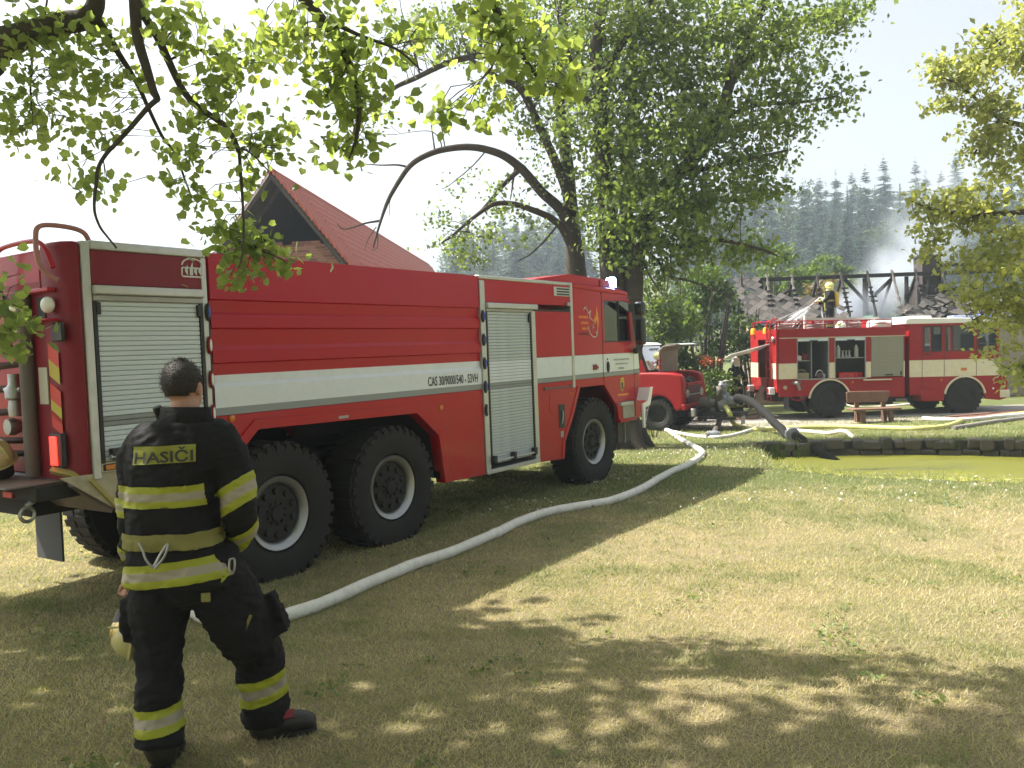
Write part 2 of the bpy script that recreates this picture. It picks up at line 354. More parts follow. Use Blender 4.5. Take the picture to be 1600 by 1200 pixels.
# walk along the far edge and lay blocks of uneven length and height
pos = []; 
for a, b_ in zip(edge[:-1], edge[1:]):
    L_ = (b_-a).length; k = max(1, int(L_/0.02))
    pos += [(a.lerp(b_, i/k), (b_-a).normalized()) for i in range(k)]
bk = MB(); bv_ = []
for p, t in pos[::15]:
    o_ = Vector((-t.y, t.x, 0))*0.10; tp_ = g(p.x, p.y+0.6)-0.02
    for w_ in (o_, o_*2.6): bv_ += [(p.x+w_.x-wall.location.x, p.y+w_.y-wall.location.y, -0.2), (p.x+w_.x-wall.location.x, p.y+w_.y-wall.location.y, tp_-WATER)]
for j in range(len(bv_)//4-1):
    a_ = 4*j; bk.f += [(a_, a_+4, a_+5, a_+1), (a_+1, a_+5, a_+7, a_+3)]; bk.m += [0, 0]
bk.v = bv_; bk.build('backing', STONE[0], wall)
i = 0
while i < len(pos)-20:
    ln = random.uniform(0.20, 0.44); k = int(ln/0.02)
    p, t = pos[min(i+k//2, len(pos)-1)]
    for course in (0, 1):
        h0 = WATER-0.05 if course == 0 else WATER+0.12+random.uniform(-.01, .02)
        top = (g(p.x-t.y*0+0, p.y+0.6) if course else WATER+0.11) + (random.uniform(-0.03, 0.06) if course else 0)
        bm = MB(); hx = ln/2-0.012
        if course: hx *= random.uniform(0.9, 1.0)
        bm.box(-hx, hx, -0.10+random.uniform(-.02, .03), 0.22, 0, max(0.08, top-h0))
        vs = [(Vector(v)+mnoise.noise_vector(Vector(v)*6+p*3)*0.05) for v in bm.v]; bm.v = [tuple(v) for v in vs]
        o = bm.build('stone', STONE[(i+course) % 2], wall, bevel=0.03)
        o.location = (p.x-wall.location.x+(random.uniform(-.12, .12) if course else 0)*t.x, p.y-wall.location.y, h0-WATER)
        o.rotation_euler = (0, random.uniform(-.03, .03), math.atan2(t.y, t.x)+random.uniform(-.05, .05))
    i += k

# ------------------------------------------------------------------ the big six-wheeled fire engine (local: x along it, y inwards from its near side, z up)
LAMP_RED = M('tail_lamp_lit', (0.5, 0.01, 0.01), rough=0.2, emit=(1.0, 0.03, 0.02), es=1.6)
LAMP_AMB = M('amber_marker', (0.55, 0.18, 0.02), rough=0.25, var=0.1)
LAMP_WHITE = M('white_lamp_lens', (0.75, 0.75, 0.72), rough=0.25, var=0.05)
BLUELENS = M('blue_lens', (0.02, 0.06, 0.35), rough=0.15, var=0.1, coat=0.5)
YELLOW = M('yellow_sign_film', (0.42, 0.36, 0.02), rough=0.45, var=0.06)
CHEVRED = M('red_sign_film', (0.55, 0.03, 0.015), rough=0.45, var=0.05)
PRINT = M('black_print', (0.02, 0.02, 0.022), rough=0.5)
WPRINT = M('white_print', (0.72, 0.68, 0.68), rough=0.5)
OPRINT = M('orange_print', (0.75, 0.22, 0.02), rough=0.5)
GOLD = M('gold_print', (0.55, 0.40, 0.06), rough=0.5)
INTERIOR = M('cab_interior', (0.035, 0.035, 0.038), rough=0.8, var=0.2)

def wheel_parts(parent, name, loc, r, w, rim_r, flip, lugs=34, hubmat=None, rimmat=None, bolts=10, studs='holes'):
    """hub disc with bolts; the tyre with its tread blocks and the rim ring are its sub-parts"""
    mb = MB(); hr = rim_r*0.80
    mb.lathe([(0.0, 0.005), (rim_r*0.20, 0.005), (rim_r*0.23, 0.03), (rim_r*0.42, 0.035), (hr*0.97, 0.045), (hr, 0.055), (hr, 0.10)], ax='y', n=28)
    for k in range(bolts):
        a = 2*PI*k/bolts; c = Vector((math.sin(a)*rim_r*0.60, 0.0, math.cos(a)*rim_r*0.60))
        mb.lathe([(0.0, 0.012), (rim_r*0.075, 0.012), (rim_r*0.095, 0.03), (rim_r*0.10, 0.05)], o=c, ax='y', n=9)
        c2 = Vector((math.sin(a)*rim_r*0.30, 0.0, math.cos(a)*rim_r*0.30)); mb.lathe([(0, 0.008), (0.016, 0.01), (0.018, 0.04)], o=c2, ax='y', n=6)
    hub = mb.build(name, hubmat or DARK, parent, smooth=35); hub.location = loc
    if flip: hub.rotation_euler = (0, 0, PI)
    rb = MB(); rb.lathe([(hr, 0.06), (hr*1.02, 0.02), (rim_r*0.88, 0.0), (rim_r*0.95, -0.012), (rim_r, -0.02), (rim_r*1.03, -0.008), (rim_r*1.03, 0.06)], ax='y', n=40)
    rb.build('rim', rimmat or CHROME, hub, smooth=40)
    tb = MB(); R = r
    tb.lathe([(rim_r*1.03, 0.02), (rim_r*1.08, -0.02), (rim_r*1.25, -0.045), (R*0.80, -0.05), (R*0.90, -0.04), (R*0.965, -0.005), (R*0.985, 0.05), (R*0.985, w-0.10), (R*0.965, w-0.045), (R*0.9, w-0.01), (rim_r*1.2, w), (rim_r, w-0.03)], ax='y', n=48)
    for k in range(lugs):
        for sd in (0, 1):
            a = 2*PI*(k+0.5*sd)/lugs; wd = 2*PI*R/lugs*0.30
            mt = Matrix.Rotation(a, 4, 'Y') @ Matrix.Translation((0, 0, R*0.955))
            y0, y1 = (-0.022, w*0.42) if sd == 0 else (w*0.52, w-0.02)
            tb.box(-wd, wd, y0, y1, -R*0.085, R*0.045, mt)
            if sd == 0: tb.box(-wd*0.8, wd*0.8, -0.047, 0.0, -R*0.14, 0.0, mt)
    tb.build('tyre', RUBBER, hub, smooth=30)
    return hub

def decal_text(body, s0, z0, w, h, mat, parent, name='lettering', y=-0.006, bold=0.0, shear=0.0):
    x, z, fs = text_geo(body, w, h, bold, shear=shear); mb = MB(); mb.add([(s0+a, y, z0+b) for a, b in zip(x, z)], fs); return mb.build(name, mat, parent)
def stroke(path, r, mat, parent, name, y=-0.006, wide=None):
    mb = MB(); mb.tube([(a, y, b) for a, b in path], wide or r, n=5); return mb.build(name, mat, parent, smooth=60)

SX0, SY0, SYAW = -4.957, 3.38, rad(55.71)
T = thing('fire_engine', 'large red six-wheeled fire engine with broad white stripe on the lawn', 'fire engine', (SX0, SY0, 0.0), SYAW)
W_ = 2.5
def side_panels():
    # rear locker: pillars, header and maroon upper panel (the opening stays free for the shutter)
    mb = MB(); mb.box(3.24, 4.42, 0.35, W_-0.02, 1.16, 2.82)
    mb.build('locker_body', RED, T, bevel=0.012)
    mb = MB(); mb.box(3.42, 4.345, -0.012, 0.34, 2.545, 2.80); mb.build('upper_panel', REDM, T, bevel=0.008)
    a = MB(); a.box(3.355, 3.418, -0.018, 0.34, 1.13, 2.86); a.box(4.345, 4.395, -0.018, 0.34, 1.24, 2.80); a.build('pillar', ALU, T, bevel=0.006)
    box('roof_edge', (3.42, 4.40, -0.016, 0.20, 2.802, 2.87), ALU, T, 0.012)
    box('header', (3.42, 4.343, -0.055, 0.30, 2.475, 2.543), ALU, T, 0.012)
    box('header_lip', (3.42, 4.343, -0.028, 0.30, 2.43, 2.473), ALUD, T, 0.006)
    box('rear_seal', (4.396, 4.43, 0.008, 0.32, 1.26, 2.44), BLACK, T)
    box('sill', (3.42, 4.343, -0.02, 0.34, 1.175, 1.245), CREAM, T, 0.006)
    # chamfered rear corner, its maroon also standing in for the deep shade there
    mb = MB(); mb.prism([(3.353, -0.012), (3.353, 0.34), (3.235, 0.34), (3.225, 0.20), (3.245, 0.10), (3.29, 0.03)], 'z', 1.10, 2.86); mb.build('corner_pillar', REDM, T, bevel=0.03, seg=3)
side_panels()
def shutter(s0, s1, z0, z1, pitch, matf, name='roller_shutter'):
    mb = MB(); mb.box(s0, s0+0.028, -0.022, 0.05, z0-0.01, z1); mb.box(s1-0.028, s1, -0.022, 0.05, z0-0.01, z1); mb.box(s0+0.03, s1-0.03, 0.012, 0.03, z0, z1)
    sh = mb.build(name, BLACK, T)
    ms = {}; n = int(round((z1-z0)/pitch)); pitch = (z1-z0)/n
    for k in range(n):
        zc = z0+(k+0.5)*pitch; m = matf(zc)
        if m.name not in ms:
            b = MB(); hh = pitch/2; b.prism([(-0.004, -hh+0.0015), (-0.0095, -hh+0.007), (-0.010, hh-0.007), (-0.005, hh-0.0015), (0.006, hh-0.0015), (0.006, -hh+0.0015)], 'x', s0+0.032, s1-0.032)
            b2 = MB(); b2.v = [(x, y, z) for x, y, z in b.v]; b2.f = b.f; b2.m = b.m; ms[m.name] = b2.mesh('slat', m)
        link('slat', ms[m.name], sh, (0, 0, zc))
    return sh
sh1 = shutter(3.42, 4.342, 1.25, 2.43, 0.0365, lambda z: GREYST if 1.49 < z < 1.565 else SLATW)
bar = MB(); bar.tube([(3.47, -0.05, 1.285), (4.30, -0.05, 1.285)], 0.016, n=8); bar.build('shutter_handle', ALU, sh1, smooth=60)
for s in (3.50, 3.56, 4.22):
    box('shutter_latch', (s-0.02, s+0.028, -0.065, -0.012, 1.262, 1.345), BLACK, sh1, 0.006)
box('guide_cap', (3.44, 3.475, -0.03, -0.012, 2.33, 2.42), BLACK, T, 0.004); box('guide_cap', (4.285, 4.33, -0.034, -0.012, 2.32, 2.415), BLACK, T, 0.004)
box('marker_housing', (3.425, 3.62, -0.028, -0.02, 1.185, 1.235), BLACK, T, 0.004); box('marker_lamp', (3.44, 3.60, -0.036, -0.0285, 1.192, 1.228), LAMP_AMB, T, 0.003)
mb = MB(); mb.prism([(3.12, 1.175), (3.42, 1.172), (4.30, 1.172), (4.40, 0.90), (4.36, 0.66), (3.48, 0.915)], 'y', -0.004, 0.018); mb.build('skirt_plate', M('beige_plate', (0.42, 0.37, 0.25), rough=0.6, var=0.1, dirt=0.5), T, bevel=0.004)
mb = MB(); mb.prism([(3.22, 1.10), (3.24, 1.16), (3.52, 0.90), (3.50, 0.86)], 'y', 0.03, 2.3); mb.build('sloping_underside', BROWNP, T)
mb = MB(); mb.tube([(3.19, 0.24, 1.215), (3.24, 0.10, 1.185), (3.34, -0.004, 1.125), (3.52, -0.012, 0.905)], [0.03, 0.03, 0.022, 0.02], n=4); mb.build('yellow_edge_strip', M('yellow_edge_paint', (0.34, 0.28, 0.06), rough=0.6, var=0.2, dirt=0.4), T)

# tank: pressed side panel with ribs, white stripe, grey tape
prof = [(2.85, 0.0), (2.475, 0.0), (2.462, 0.020), (2.365, 0.026), (2.335, 0.0), (2.235, 0.0), (2.222, 0.020), (2.085, 0.026), (2.05, 0.0), (1.945, 0.0), (1.932, 0.020), (1.84, 0.022), (1.775, 0.024), (1.738, 0.0), (1.567, 0.0), (1.503, 0.0)]
mb = MB(); x0, x1 = 4.432, 8.165
for i in range(len(prof)-1):
    (za, ya), (zb, yb) = prof[i], prof[i+1]
    mb.cur = 1 if za <= 1.841 and zb >= 1.566 else (2 if za <= 1.568 else 0)
    mb.add([(x0, ya, za), (x1, ya, za), (x1, yb, zb), (x0, yb, zb)], [(0, 1, 2, 3)])
mb.cur = 0
mb.add([(x0, 0.0, 2.85), (x1, 0.0, 2.85), (x1, 0.16, 2.862), (x0, 0.16, 2.862)], [(0, 1, 2, 3)])
for x in (x0, x1):
    mb.add([(x, y, z) for z, y in prof]+[(x, 0.3, 1.503), (x, 0.3, 2.85)], [tuple(range(len(prof)+2))])
tp = mb.build('tank_panel', [RED, WHITE, GREYST], T, bevel=0.004)
mb = MB(); mb.box(4.44, 8.16, 0.16, W_-0.03, 1.45, 2.835); mb.build('tank', RED, T, bevel=0.02)
fp = [(4.432, 1.50), (8.165, 1.50), (8.165, 0.48), (7.385, 0.50), (7.30, 1.045), (6.95, 1.325), (4.85, 1.36), (4.432, 1.02)]
mb = MB(); mb.prism(fp, 'y', 0.0, 0.05); mb.build('fender_panel', RED, T, bevel=0.005)
def lip(pts, wdt, name, y=-0.016):
    mb = MB()
    for i in range(len(pts)-1):
        a, b = Vector((pts[i][0], 0, pts[i][1])), Vector((pts[i+1][0], 0, pts[i+1][1]))
        def off(j):
            d = Vector((0, 0, 0))
            for k in (j-1, j):
                if 0 <= k < len(pts)-1:
                    t = Vector((pts[k+1][0]-pts[k][0], 0, pts[k+1][1]-pts[k][1])).normalized(); d += Vector((-t.z, 0, t.x))
            d.normalize(); return d*wdt
        oa, ob = off(i), off(i+1)
        q = [a, b, b+ob, a+oa]; n = len(mb.v)
        mb.add([(v.x, y, v.z) for v in q]+[(v.x, 0.12 if k < 2 else -0.001, v.z) for k, v in enumerate(q)], [(0, 1, 2, 3), (0, 4, 5, 1), (3, 2, 6, 7)])
    return mb.build(name, RED, T, bevel=0.004)
lip([(4.28, 0.86), (4.85, 1.352), (6.95, 1.318), (7.305, 1.042), (7.39, 0.50)], 0.095, 'fender_lip')
for s, z in ((7.37, 1.345), (4.58, 1.47)):
    mb = MB(); mb.lathe([(0.032, 0.0), (0.030, -0.016), (0.018, -0.024), (0, -0.026)], o=(s, 0, z), ax='y', n=12); mb.build('side_lamp', LAMP_AMB, T, smooth=40)
box('maker_plate', (5.80, 5.93, -0.020, -0.0162, 1.36, 1.385), ALUD, T)
# pump bay with tall shutter
box('bay_pillar', (8.172, 8.268, -0.018, 0.3, 0.50, 2.80), ALU, T, 0.006)
box('bay_pillar', (9.272, 9.375, -0.014, 0.3, 0.53, 2.455), ALU, T, 0.006)
box('bay_header', (8.27, 9.385, -0.06, 0.3, 2.468, 2.535), ALU, T, 0.012); box('bay_header_lip', (8.27, 9.30, -0.03, 0.3, 2.43, 2.466), ALUD, T, 0.005)
box('bay_sill', (8.18, 9.37, -0.02, 0.3, 0.475, 0.528), ALU, T, 0.006)
box('bay_upper_panel', (8.172, 10.29, -0.008, 0.3, 2.54, 2.815), RED, T, 0.006)
box('bay_roof_edge', (8.172, 10.33, -0.014, 0.22, 2.817, 2.862), ALU, T, 0.012)
box('bay_seam', (9.39, 10.29, -0.012, 0.1, 2.456, 2.476), BLACK, T)
mb = MB()
mb.cur = 0; mb.box(9.378, 10.29, -0.008, 0.3, 1.843, 2.452); mb.cur = 1; mb.box(9.378, 10.29, -0.008, 0.3, 1.567, 1.841); mb.cur = 2; mb.box(9.378, 10.29, -0.008, 0.3, 1.505, 1.565)
mb.build('bay_panel', [RED, WHITE, GREYST], T, bevel=0.003)
mb = MB(); mb.prism([(9.378, 1.50), (10.34, 1.50), (10.47, 1.385), (10.26, 1.00), (10.03, 0.69), (9.98, 0.44), (9.378, 0.47)], 'y', -0.006, 0.05); mb.build('lower_panel', RED, T, bevel=0.005)
lip([(9.99, 0.44), (10.03, 0.68), (10.27, 1.0), (10.48, 1.38)][::-1], -0.07, 'arch_lip', y=-0.018)
box('bay_core', (8.18, 10.28, 0.302, W_-0.02, 0.95, 2.81), RED, T)
sh2 = shutter(8.272, 9.27, 0.585, 2.43, 0.0375, lambda z: WHITE if 1.567 < z < 1.842 else (GREYST if 1.50 < z < 1.567 else SLAT), 'roller_shutter')
mb = MB(); mb.tube([(8.30, -0.05, 0.625), (9.25, -0.05, 0.625)], 0.014, n=8); mb.build('shutter_handle', ALU, sh2, smooth=60)
for s in (8.30, 8.72, 9.20):
    box('shutter_latch', (s-0.03, s+0.035, -0.07, -0.012, 0.595, 0.69), BLACK, sh2, 0.006)
box('guide_cap', (9.20, 9.25, -0.034, -0.012, 2.30, 2.41), BLACK, T, 0.004)
for z in (2.37, 2.09, 1.81, 1.53, 1.25):
    k = MB(); k.ell((8.20, -0.028, z), 0.034, 0.022, 0.075); o = k.build('clearance_lamp', BLACK, T, smooth=60)
    k = MB(); k.ell((8.205, -0.048, z), 0.017, 0.006, 0.05); k.build('lens', BLUELENS if z > 1.3 else ALUD, o, smooth=60)
for z in (2.36, 2.09, 1.81, 1.53):
    k = MB(); k.ell((4.385, -0.028, z), 0.026, 0.02, 0.075); o = k.build('clearance_lamp', BLACK if z > 2.2 else REDM, T, smooth=60)
    k = MB(); k.ell((4.385, -0.046, z), 0.012, 0.006, 0.05); k.build('lens', LAMP_WHITE if z < 2.2 else BLUELENS, o, smooth=60)
vt = MB(); vt.box(9.86, 10.28, -0.02, -0.009, 2.665, 2.79); vo = vt.build('vent_grille', ALU, T, bevel=0.004)
for k in range(3): box('louvre_slot', (9.93, 10.26, -0.0225, -0.0205, 2.678+k*0.037, 2.70+k*0.037), BLACK, vo)
box('latch', (10.18, 10.27, -0.035, -0.009, 2.535, 2.585), ALUD, T, 0.008)
box('handle_recess', (9.885, 10.045, -0.014, -0.007, 0.87, 1.19), BLACK, T, 0.01); mb = MB(); mb.tube([(9.95, -0.02, 0.93), (9.95, -0.03, 0.97), (9.97, -0.03, 1.06), (9.97, -0.02, 1.10)], 0.011, n=6); mb.build('handle', STEEL, T, smooth=60)
box('hatch', (9.66, 9.82, -0.011, -0.007, 1.11, 1.34), RED, T, 0.004); box('small_plate', (9.92, 10.0, -0.011, -0.007, 0.74, 0.82), ALUD, T)
mb = MB(); mb.tube([(9.54, -0.016, 1.425), (10.24, -0.016, 1.42)], 0.012, n=6); mb.box(9.53, 9.57, -0.025, -0.006, 1.40, 1.45); mb.box(10.21, 10.25, -0.025, -0.006, 1.40, 1.45); mb.build('step_rail', BROWNP, T, smooth=40)
for s in (10.19, 10.25): 
    mb = MB(); mb.lathe([(0.018, 0), (0.016, -0.012), (0, -0.014)], o=(s, -0.006, 1.325), ax='y', n=10); mb.build('side_lamp', LAMP_AMB, T, smooth=40)
box('body_trim', (10.295, 10.358, -0.016, 0.3, 1.40, 2.862), ALU, T, 0.005)

# cab
CW = 2.46
mb = MB()
def cabp(pts, y0, y1, mi): mb.cur = mi; mb.prism(pts, 'y', y0, y1)
cabp([(10.36, 1.845), (11.215, 1.845), (11.215, 2.76), (10.36, 2.80)], 0.0, 0.06, 0)
cabp([(10.36, 1.569), (11.215, 1.569), (11.215, 1.843), (10.36, 1.843)], 0.0, 0.06, 1)
cabp([(10.36, 1.503), (11.215, 1.503), (11.215, 1.567), (10.36, 1.567)], 0.0, 0.06, 2)
cabp([(10.36, 1.39), (11.23, 1.385), (11.215, 1.501), (10.36, 1.501)], 0.0, 0.06, 0)
mb.build('cab_side', [RED, WHITE, GREYST], T, bevel=0.004)
box('seam_strip', (11.218, 11.238, 0.006, 0.05, 1.40, 2.72), BLACK, T)
mb = MB()
cabp([(11.24, 1.845), (12.35, 1.845), (12.325, 2.02), (11.24, 2.02)], 0.0, 0.06, 0)             # below the window
cabp([(11.24, 2.022), (11.30, 2.022), (11.30, 2.64), (11.24, 2.64)], 0.0, 0.06, 0)
cabp([(11.24, 2.642), (12.16, 2.642), (12.13, 2.74), (11.24, 2.76)], 0.0, 0.06, 0)
cabp([(12.19, 2.022), (12.325, 2.022), (12.19, 2.64), (12.115, 2.64)], 0.0, 0.06, 0)
cabp([(11.24, 1.569), (12.24, 1.569), (12.24, 1.843), (11.24, 1.843)], 0.0, 0.06, 1)
cabp([(11.24, 1.503), (12.24, 1.503), (12.24, 1.567), (11.24, 1.567)], 0.0, 0.06, 2)
cabp([(11.24, 1.385), (11.64, 1.02), (11.68, 0.80), (11.80, 0.79), (11.80, 1.10), (12.24, 1.10), (12.24, 1.501), (11.24, 1.501)], 0.0, 0.06, 0)
dr = mb.build('cab_door', [RED, WHITE, GREYST], T, bevel=0.004)
box('seam_strip', (12.242, 12.256, 0.006, 0.05, 1.12, 1.84), BLACK, T)
mb = MB()
cabp([(12.258, 1.569), (12.47, 1.569), (12.44, 1.843), (12.258, 1.843)], 0.004, 0.10, 1); cabp([(12.258, 1.503), (12.475, 1.503), (12.47, 1.567), (12.258, 1.567)], 0.004, 0.10, 2); cabp([(12.258, 0.80), (12.46, 0.80), (12.48, 1.501), (12.258, 1.501)], 0.004, 0.10, 0)
mb.build('front_corner', [RED, WHITE, GREYST], T, bevel=0.02, seg=3)
mb = MB(); mb.prism([(11.30, 2.022), (12.185, 2.022), (12.11, 2.64), (11.30, 2.64)], 'y', 0.022, 0.03); mb.build('window', GLASS, dr)
mb = MB(); mb.box(11.78, 11.81, 0.012, 0.034, 2.022, 2.64); mb.box(11.302, 12.18, 0.008, 0.034, 2.022, 2.04); mb.build('window_bar', BLACK, dr)
mb = MB(); mb.prism([(11.62, 2.60), (11.70, 2.64), (12.12, 2.60), (12.14, 2.50), (12.02, 2.46)], 'y', -0.075, -0.068); mb.build('wind_deflector', M('smoked_acrylic', (0.03, 0.035, 0.04), rough=0.12, coat=0.5), T, bevel=0.003)
mb = MB(); mb.prism([(11.24, 2.762), (12.13, 2.742), (12.06, 2.80), (11.60, 2.83), (10.36, 2.86), (10.36, 2.802)], 'y', -0.014, CW); mb.build('cab_roof', RED, T, bevel=0.02, seg=3)
mb = MB(); mb.prism([(9.40, 2.87), (10.34, 2.985), (11.24, 2.965), (11.56, 2.95), (11.60, 2.84), (10.36, 2.864), (9.42, 2.864)], 'y', 0.03, CW-0.04); mb.build('roof_fairing', RED, T, bevel=0.03, seg=3)
box('fairing_slot', (11.235, 11.29, 0.016, 0.035, 2.855, 2.94), REDM, T)
mb = MB(); mb.box(11.60, 11.98, 0.05, CW-0.06, 2.835, 2.862); lb = mb.build('light_bar', BLACK, T, bevel=0.01)
for y in (0.085, CW-0.18):
    k = MB(); k.lathe([(0.0, 0.15), (0.055, 0.145), (0.075, 0.12), (0.08, 0.0)], o=(11.72, y, 2.862), n=16)
    k.build('beacon', M('blue_beacon_lit', (0.25, 0.4, 1.0), rough=0.2, emit=(0.22, 0.42, 1.0), es=45.0) if y < 1 else BLUELENS, lb, smooth=50)
box('blue_light_strip', (11.82, 11.93, 0.30, CW-0.3, 2.863, 2.93), BLUELENS, lb, 0.015)
# cab shell: rear wall, floor, windscreen frame, far side
mb = MB(); mb.box(10.37, 10.42, 0.06, CW, 1.4, 2.84); mb.box(10.42, 12.40, CW-0.06, CW, 1.39, 2.0); mb.box(10.42, 12.1, CW-0.06, CW, 2.64, 2.76); mb.box(10.42, 11.3, CW-0.06, CW, 2.0, 2.64); mb.box(11.66, 12.46, 0.11, CW-0.1, 0.82, 1.95); mb.box(10.5, 11.62, 0.20, CW-0.2, 1.40, 1.46)
mb.build('cab_shell', RED, T)
mb = MB(); mb.box(10.425, 10.435, 0.062, CW-0.062, 1.47, 2.80); mb.box(11.70, 12.30, 0.10, CW-0.12, 1.952, 2.03); mb.build('dashboard', INTERIOR, T)
for y in (0.30, 1.55):
    k = MB(); k.box(10.95, 11.45, y, y+0.55, 1.47, 1.80); k.box(10.80, 10.95, y, y+0.55, 1.75, 2.5); k.build('seat', INTERIOR, T, bevel=0.04)
k = MB(); k.lathe([(0.20, 0.0), (0.215, 0.012), (0.20, 0.024), (0.185, 0.012), (0.20, 0.0)], o=(11.62, 0.62, 2.06), ax='x', n=20); k.build('steering_wheel', BLACK, T, smooth=60)
mb = MB(); mb.add([(12.36, 0.14, 1.97), (12.36, CW-0.14, 1.97), (12.14, CW-0.18, 2.72), (12.14, 0.18, 2.72)], [(0, 1, 2, 3)]); mb.build('windscreen', GLASS, T)
mb = MB(); mb.tube([(12.36, 0.06, 1.95), (12.13, 0.08, 2.74)], 0.05, n=8); mb.tube([(12.36, CW-0.06, 1.95), (12.13, CW-0.08, 2.74)], 0.05, n=8); mb.build('windscreen_post', RED, T, smooth=50)
box('grille', (12.465, 12.48, 0.45, CW-0.45, 1.15, 1.5), BLACK, T); box('front_bumper', (12.30, 12.66, 0.30, CW-0.05, 0.50, 0.80), RED, T, 0.03)
for y in (0.35, CW-0.6): box('headlight', (12.66, 12.68, y, y+0.25, 0.58, 0.74), LAMP_WHITE, T, 0.01)
# mirror assembly on arms
mb = MB(); mb.tube([(12.08, -0.01, 2.70), (12.20, -0.10, 2.705), (12.30, -0.14, 2.70), (12.31, -0.14, 2.62)], 0.012, n=6); mb.tube([(12.22, -0.01, 1.84), (12.28, -0.1, 1.86), (12.31, -0.13, 1.94), (12.31, -0.14, 2.1)], 0.014, n=6); mo = mb.build('mirror_arm', BLACK, T, smooth=60)
for (z0, z1) in ((2.42, 2.64), (1.96, 2.39)):
    k = MB(); k.box(12.19, 12.33, -0.20, -0.06, z0, z1); k.build('mirror', BLACK, mo, bevel=0.035, seg=3)
    k = MB(); k.box(12.182, 12.188, -0.185, -0.075, z0+0.03, z1-0.03); k.build('mirror_glass', M('mirror_silver', (0.25, 0.25, 0.26), rough=0.08, metal=1.0, var=0.02), mo)
k = MB(); k.ell((12.20, -0.07, 1.87), 0.08, 0.05, 0.05); k.build('kerb_mirror', BLACK, mo, smooth=50)
# step box and unfolded step
box('step_top', (11.68, 12.12, -0.05, 0.25, 1.035, 1.09), ALU, T, 0.008); box('step_box', (11.80, 12.20, -0.012, 0.25, 0.83, 1.03), ALUD, T, 0.006); box('step_base', (11.70, 12.26, -0.016, 0.25, 0.775, 0.828), RED, T, 0.006)
FOLD = M('white_step_paint', (0.78, 0.76, 0.74), rough=0.35, var=0.05)
mb = MB(); mb.prism([(12.13, 0.66), (12.13, 1.04), (12.30, 1.07), (12.40, 1.28), (12.50, 1.285), (12.40, 1.03), (12.36, 0.995), (12.20, 0.975), (12.185, 0.66)], 'y', -0.20, -0.165); fo = mb.build('folding_step', FOLD, T, bevel=0.004)
mb = MB(); mb.add([(12.31, -0.165, 1.08), (12.405, -0.165, 1.28), (12.405, 0.02, 1.28), (12.31, 0.02, 1.08)], [(0, 1, 2, 3)]); mb.build('tread_plate', FOLD, fo)
mb = MB()
for a, b in (((12.19, 0.92), (12.33, 0.93)), ((12.19, 0.80), (12.27, 0.79)), ((12.36, 0.99), (12.19, 0.68)), ((12.25, 0.97), (12.20, 0.80))): mb.tube([(a[0], -0.18, a[1]), (b[0], -0.18, b[1])], 0.008, n=5)
mb.build('step_tie', STEEL, fo)
for s in (11.74, 11.98): box('mud_flap', (s, s+0.20, 0.06, 0.075, 0.46, 0.775), BLACK, T)
box('flap_bracket', (11.945, 11.958, 0.04, 0.058, 0.44, 0.78), ALUD, T)

# lettering and marks
decal_text('CAS 30/9000/540 - S3VH', 7.17, 1.592, 0.91, 0.105, PRINT, T, y=-0.004, bold=0.012)
decal_text('HASIČSKÝ ZÁCHRANNÝ SBOR', 11.55, 1.735, 0.52, 0.034, PRINT, T, bold=0.01); decal_text('STŘEDOČESKÉHO KRAJE', 11.60, 1.665, 0.42, 0.034, PRINT, T, bold=0.01); decal_text('Kladno', 11.72, 1.60, 0.18, 0.034, PRINT, T, bold=0.01)
mb = MB(); mb.ell((11.36, -0.012, 1.65), 0.035, 0.02, 0.085); mb.build('door_handle', BLACK, T, smooth=50); mb = MB(); mb.lathe([(0.014, 0), (0.012, -0.01), (0, -0.012)], o=(11.36, 0, 1.765), ax='y', n=8); mb.build('key_lock', BLACK, T)
mb = MB(); mb.prism([(10.90, 1.62), (11.02, 1.62), (11.02, 1.635), (11.06, 1.635), (11.06, 1.675), (11.02, 1.675), (11.02, 1.70), (10.90, 1.70)], 'y', -0.012, -0.001); mb.build('red_socket_cover', REDM, T, bevel=0.003)
# emblem: gold shield with a dark lion-like figure under a small crown
mb = MB(); mb.prism([(11.75, 1.42), (11.88, 1.42), (11.885, 1.36), (11.86, 1.29), (11.815, 1.25), (11.77, 1.29), (11.745, 1.36)], 'y', -0.005, -0.002); em = mb.build('emblem', GOLD, T)
mb = MB(); mb.prism([(11.765, 1.43), (11.87, 1.43), (11.885, 1.47), (11.85, 1.455), (11.82, 1.475), (11.79, 1.455), (11.755, 1.47)], 'y', -0.005, -0.002); mb.build('crown', GOLD, em)
mb = MB(); mb.prism([(11.785, 1.395), (11.82, 1.40), (11.845, 1.375), (11.83, 1.34), (11.85, 1.30), (11.825, 1.275), (11.80, 1.31), (11.775, 1.30), (11.79, 1.345), (11.77, 1.365)], 'y', -0.0075, -0.0055); mb.build('figure', PRINT, em)
mb = MB(); mb.add([(11.66, -0.003, 1.19), (12.02, -0.003, 1.185), (12.02, -0.003, 1.215), (11.66, -0.003, 1.22)], [(0, 1, 2, 3)]); mb.build('orange_film', OPRINT, T)
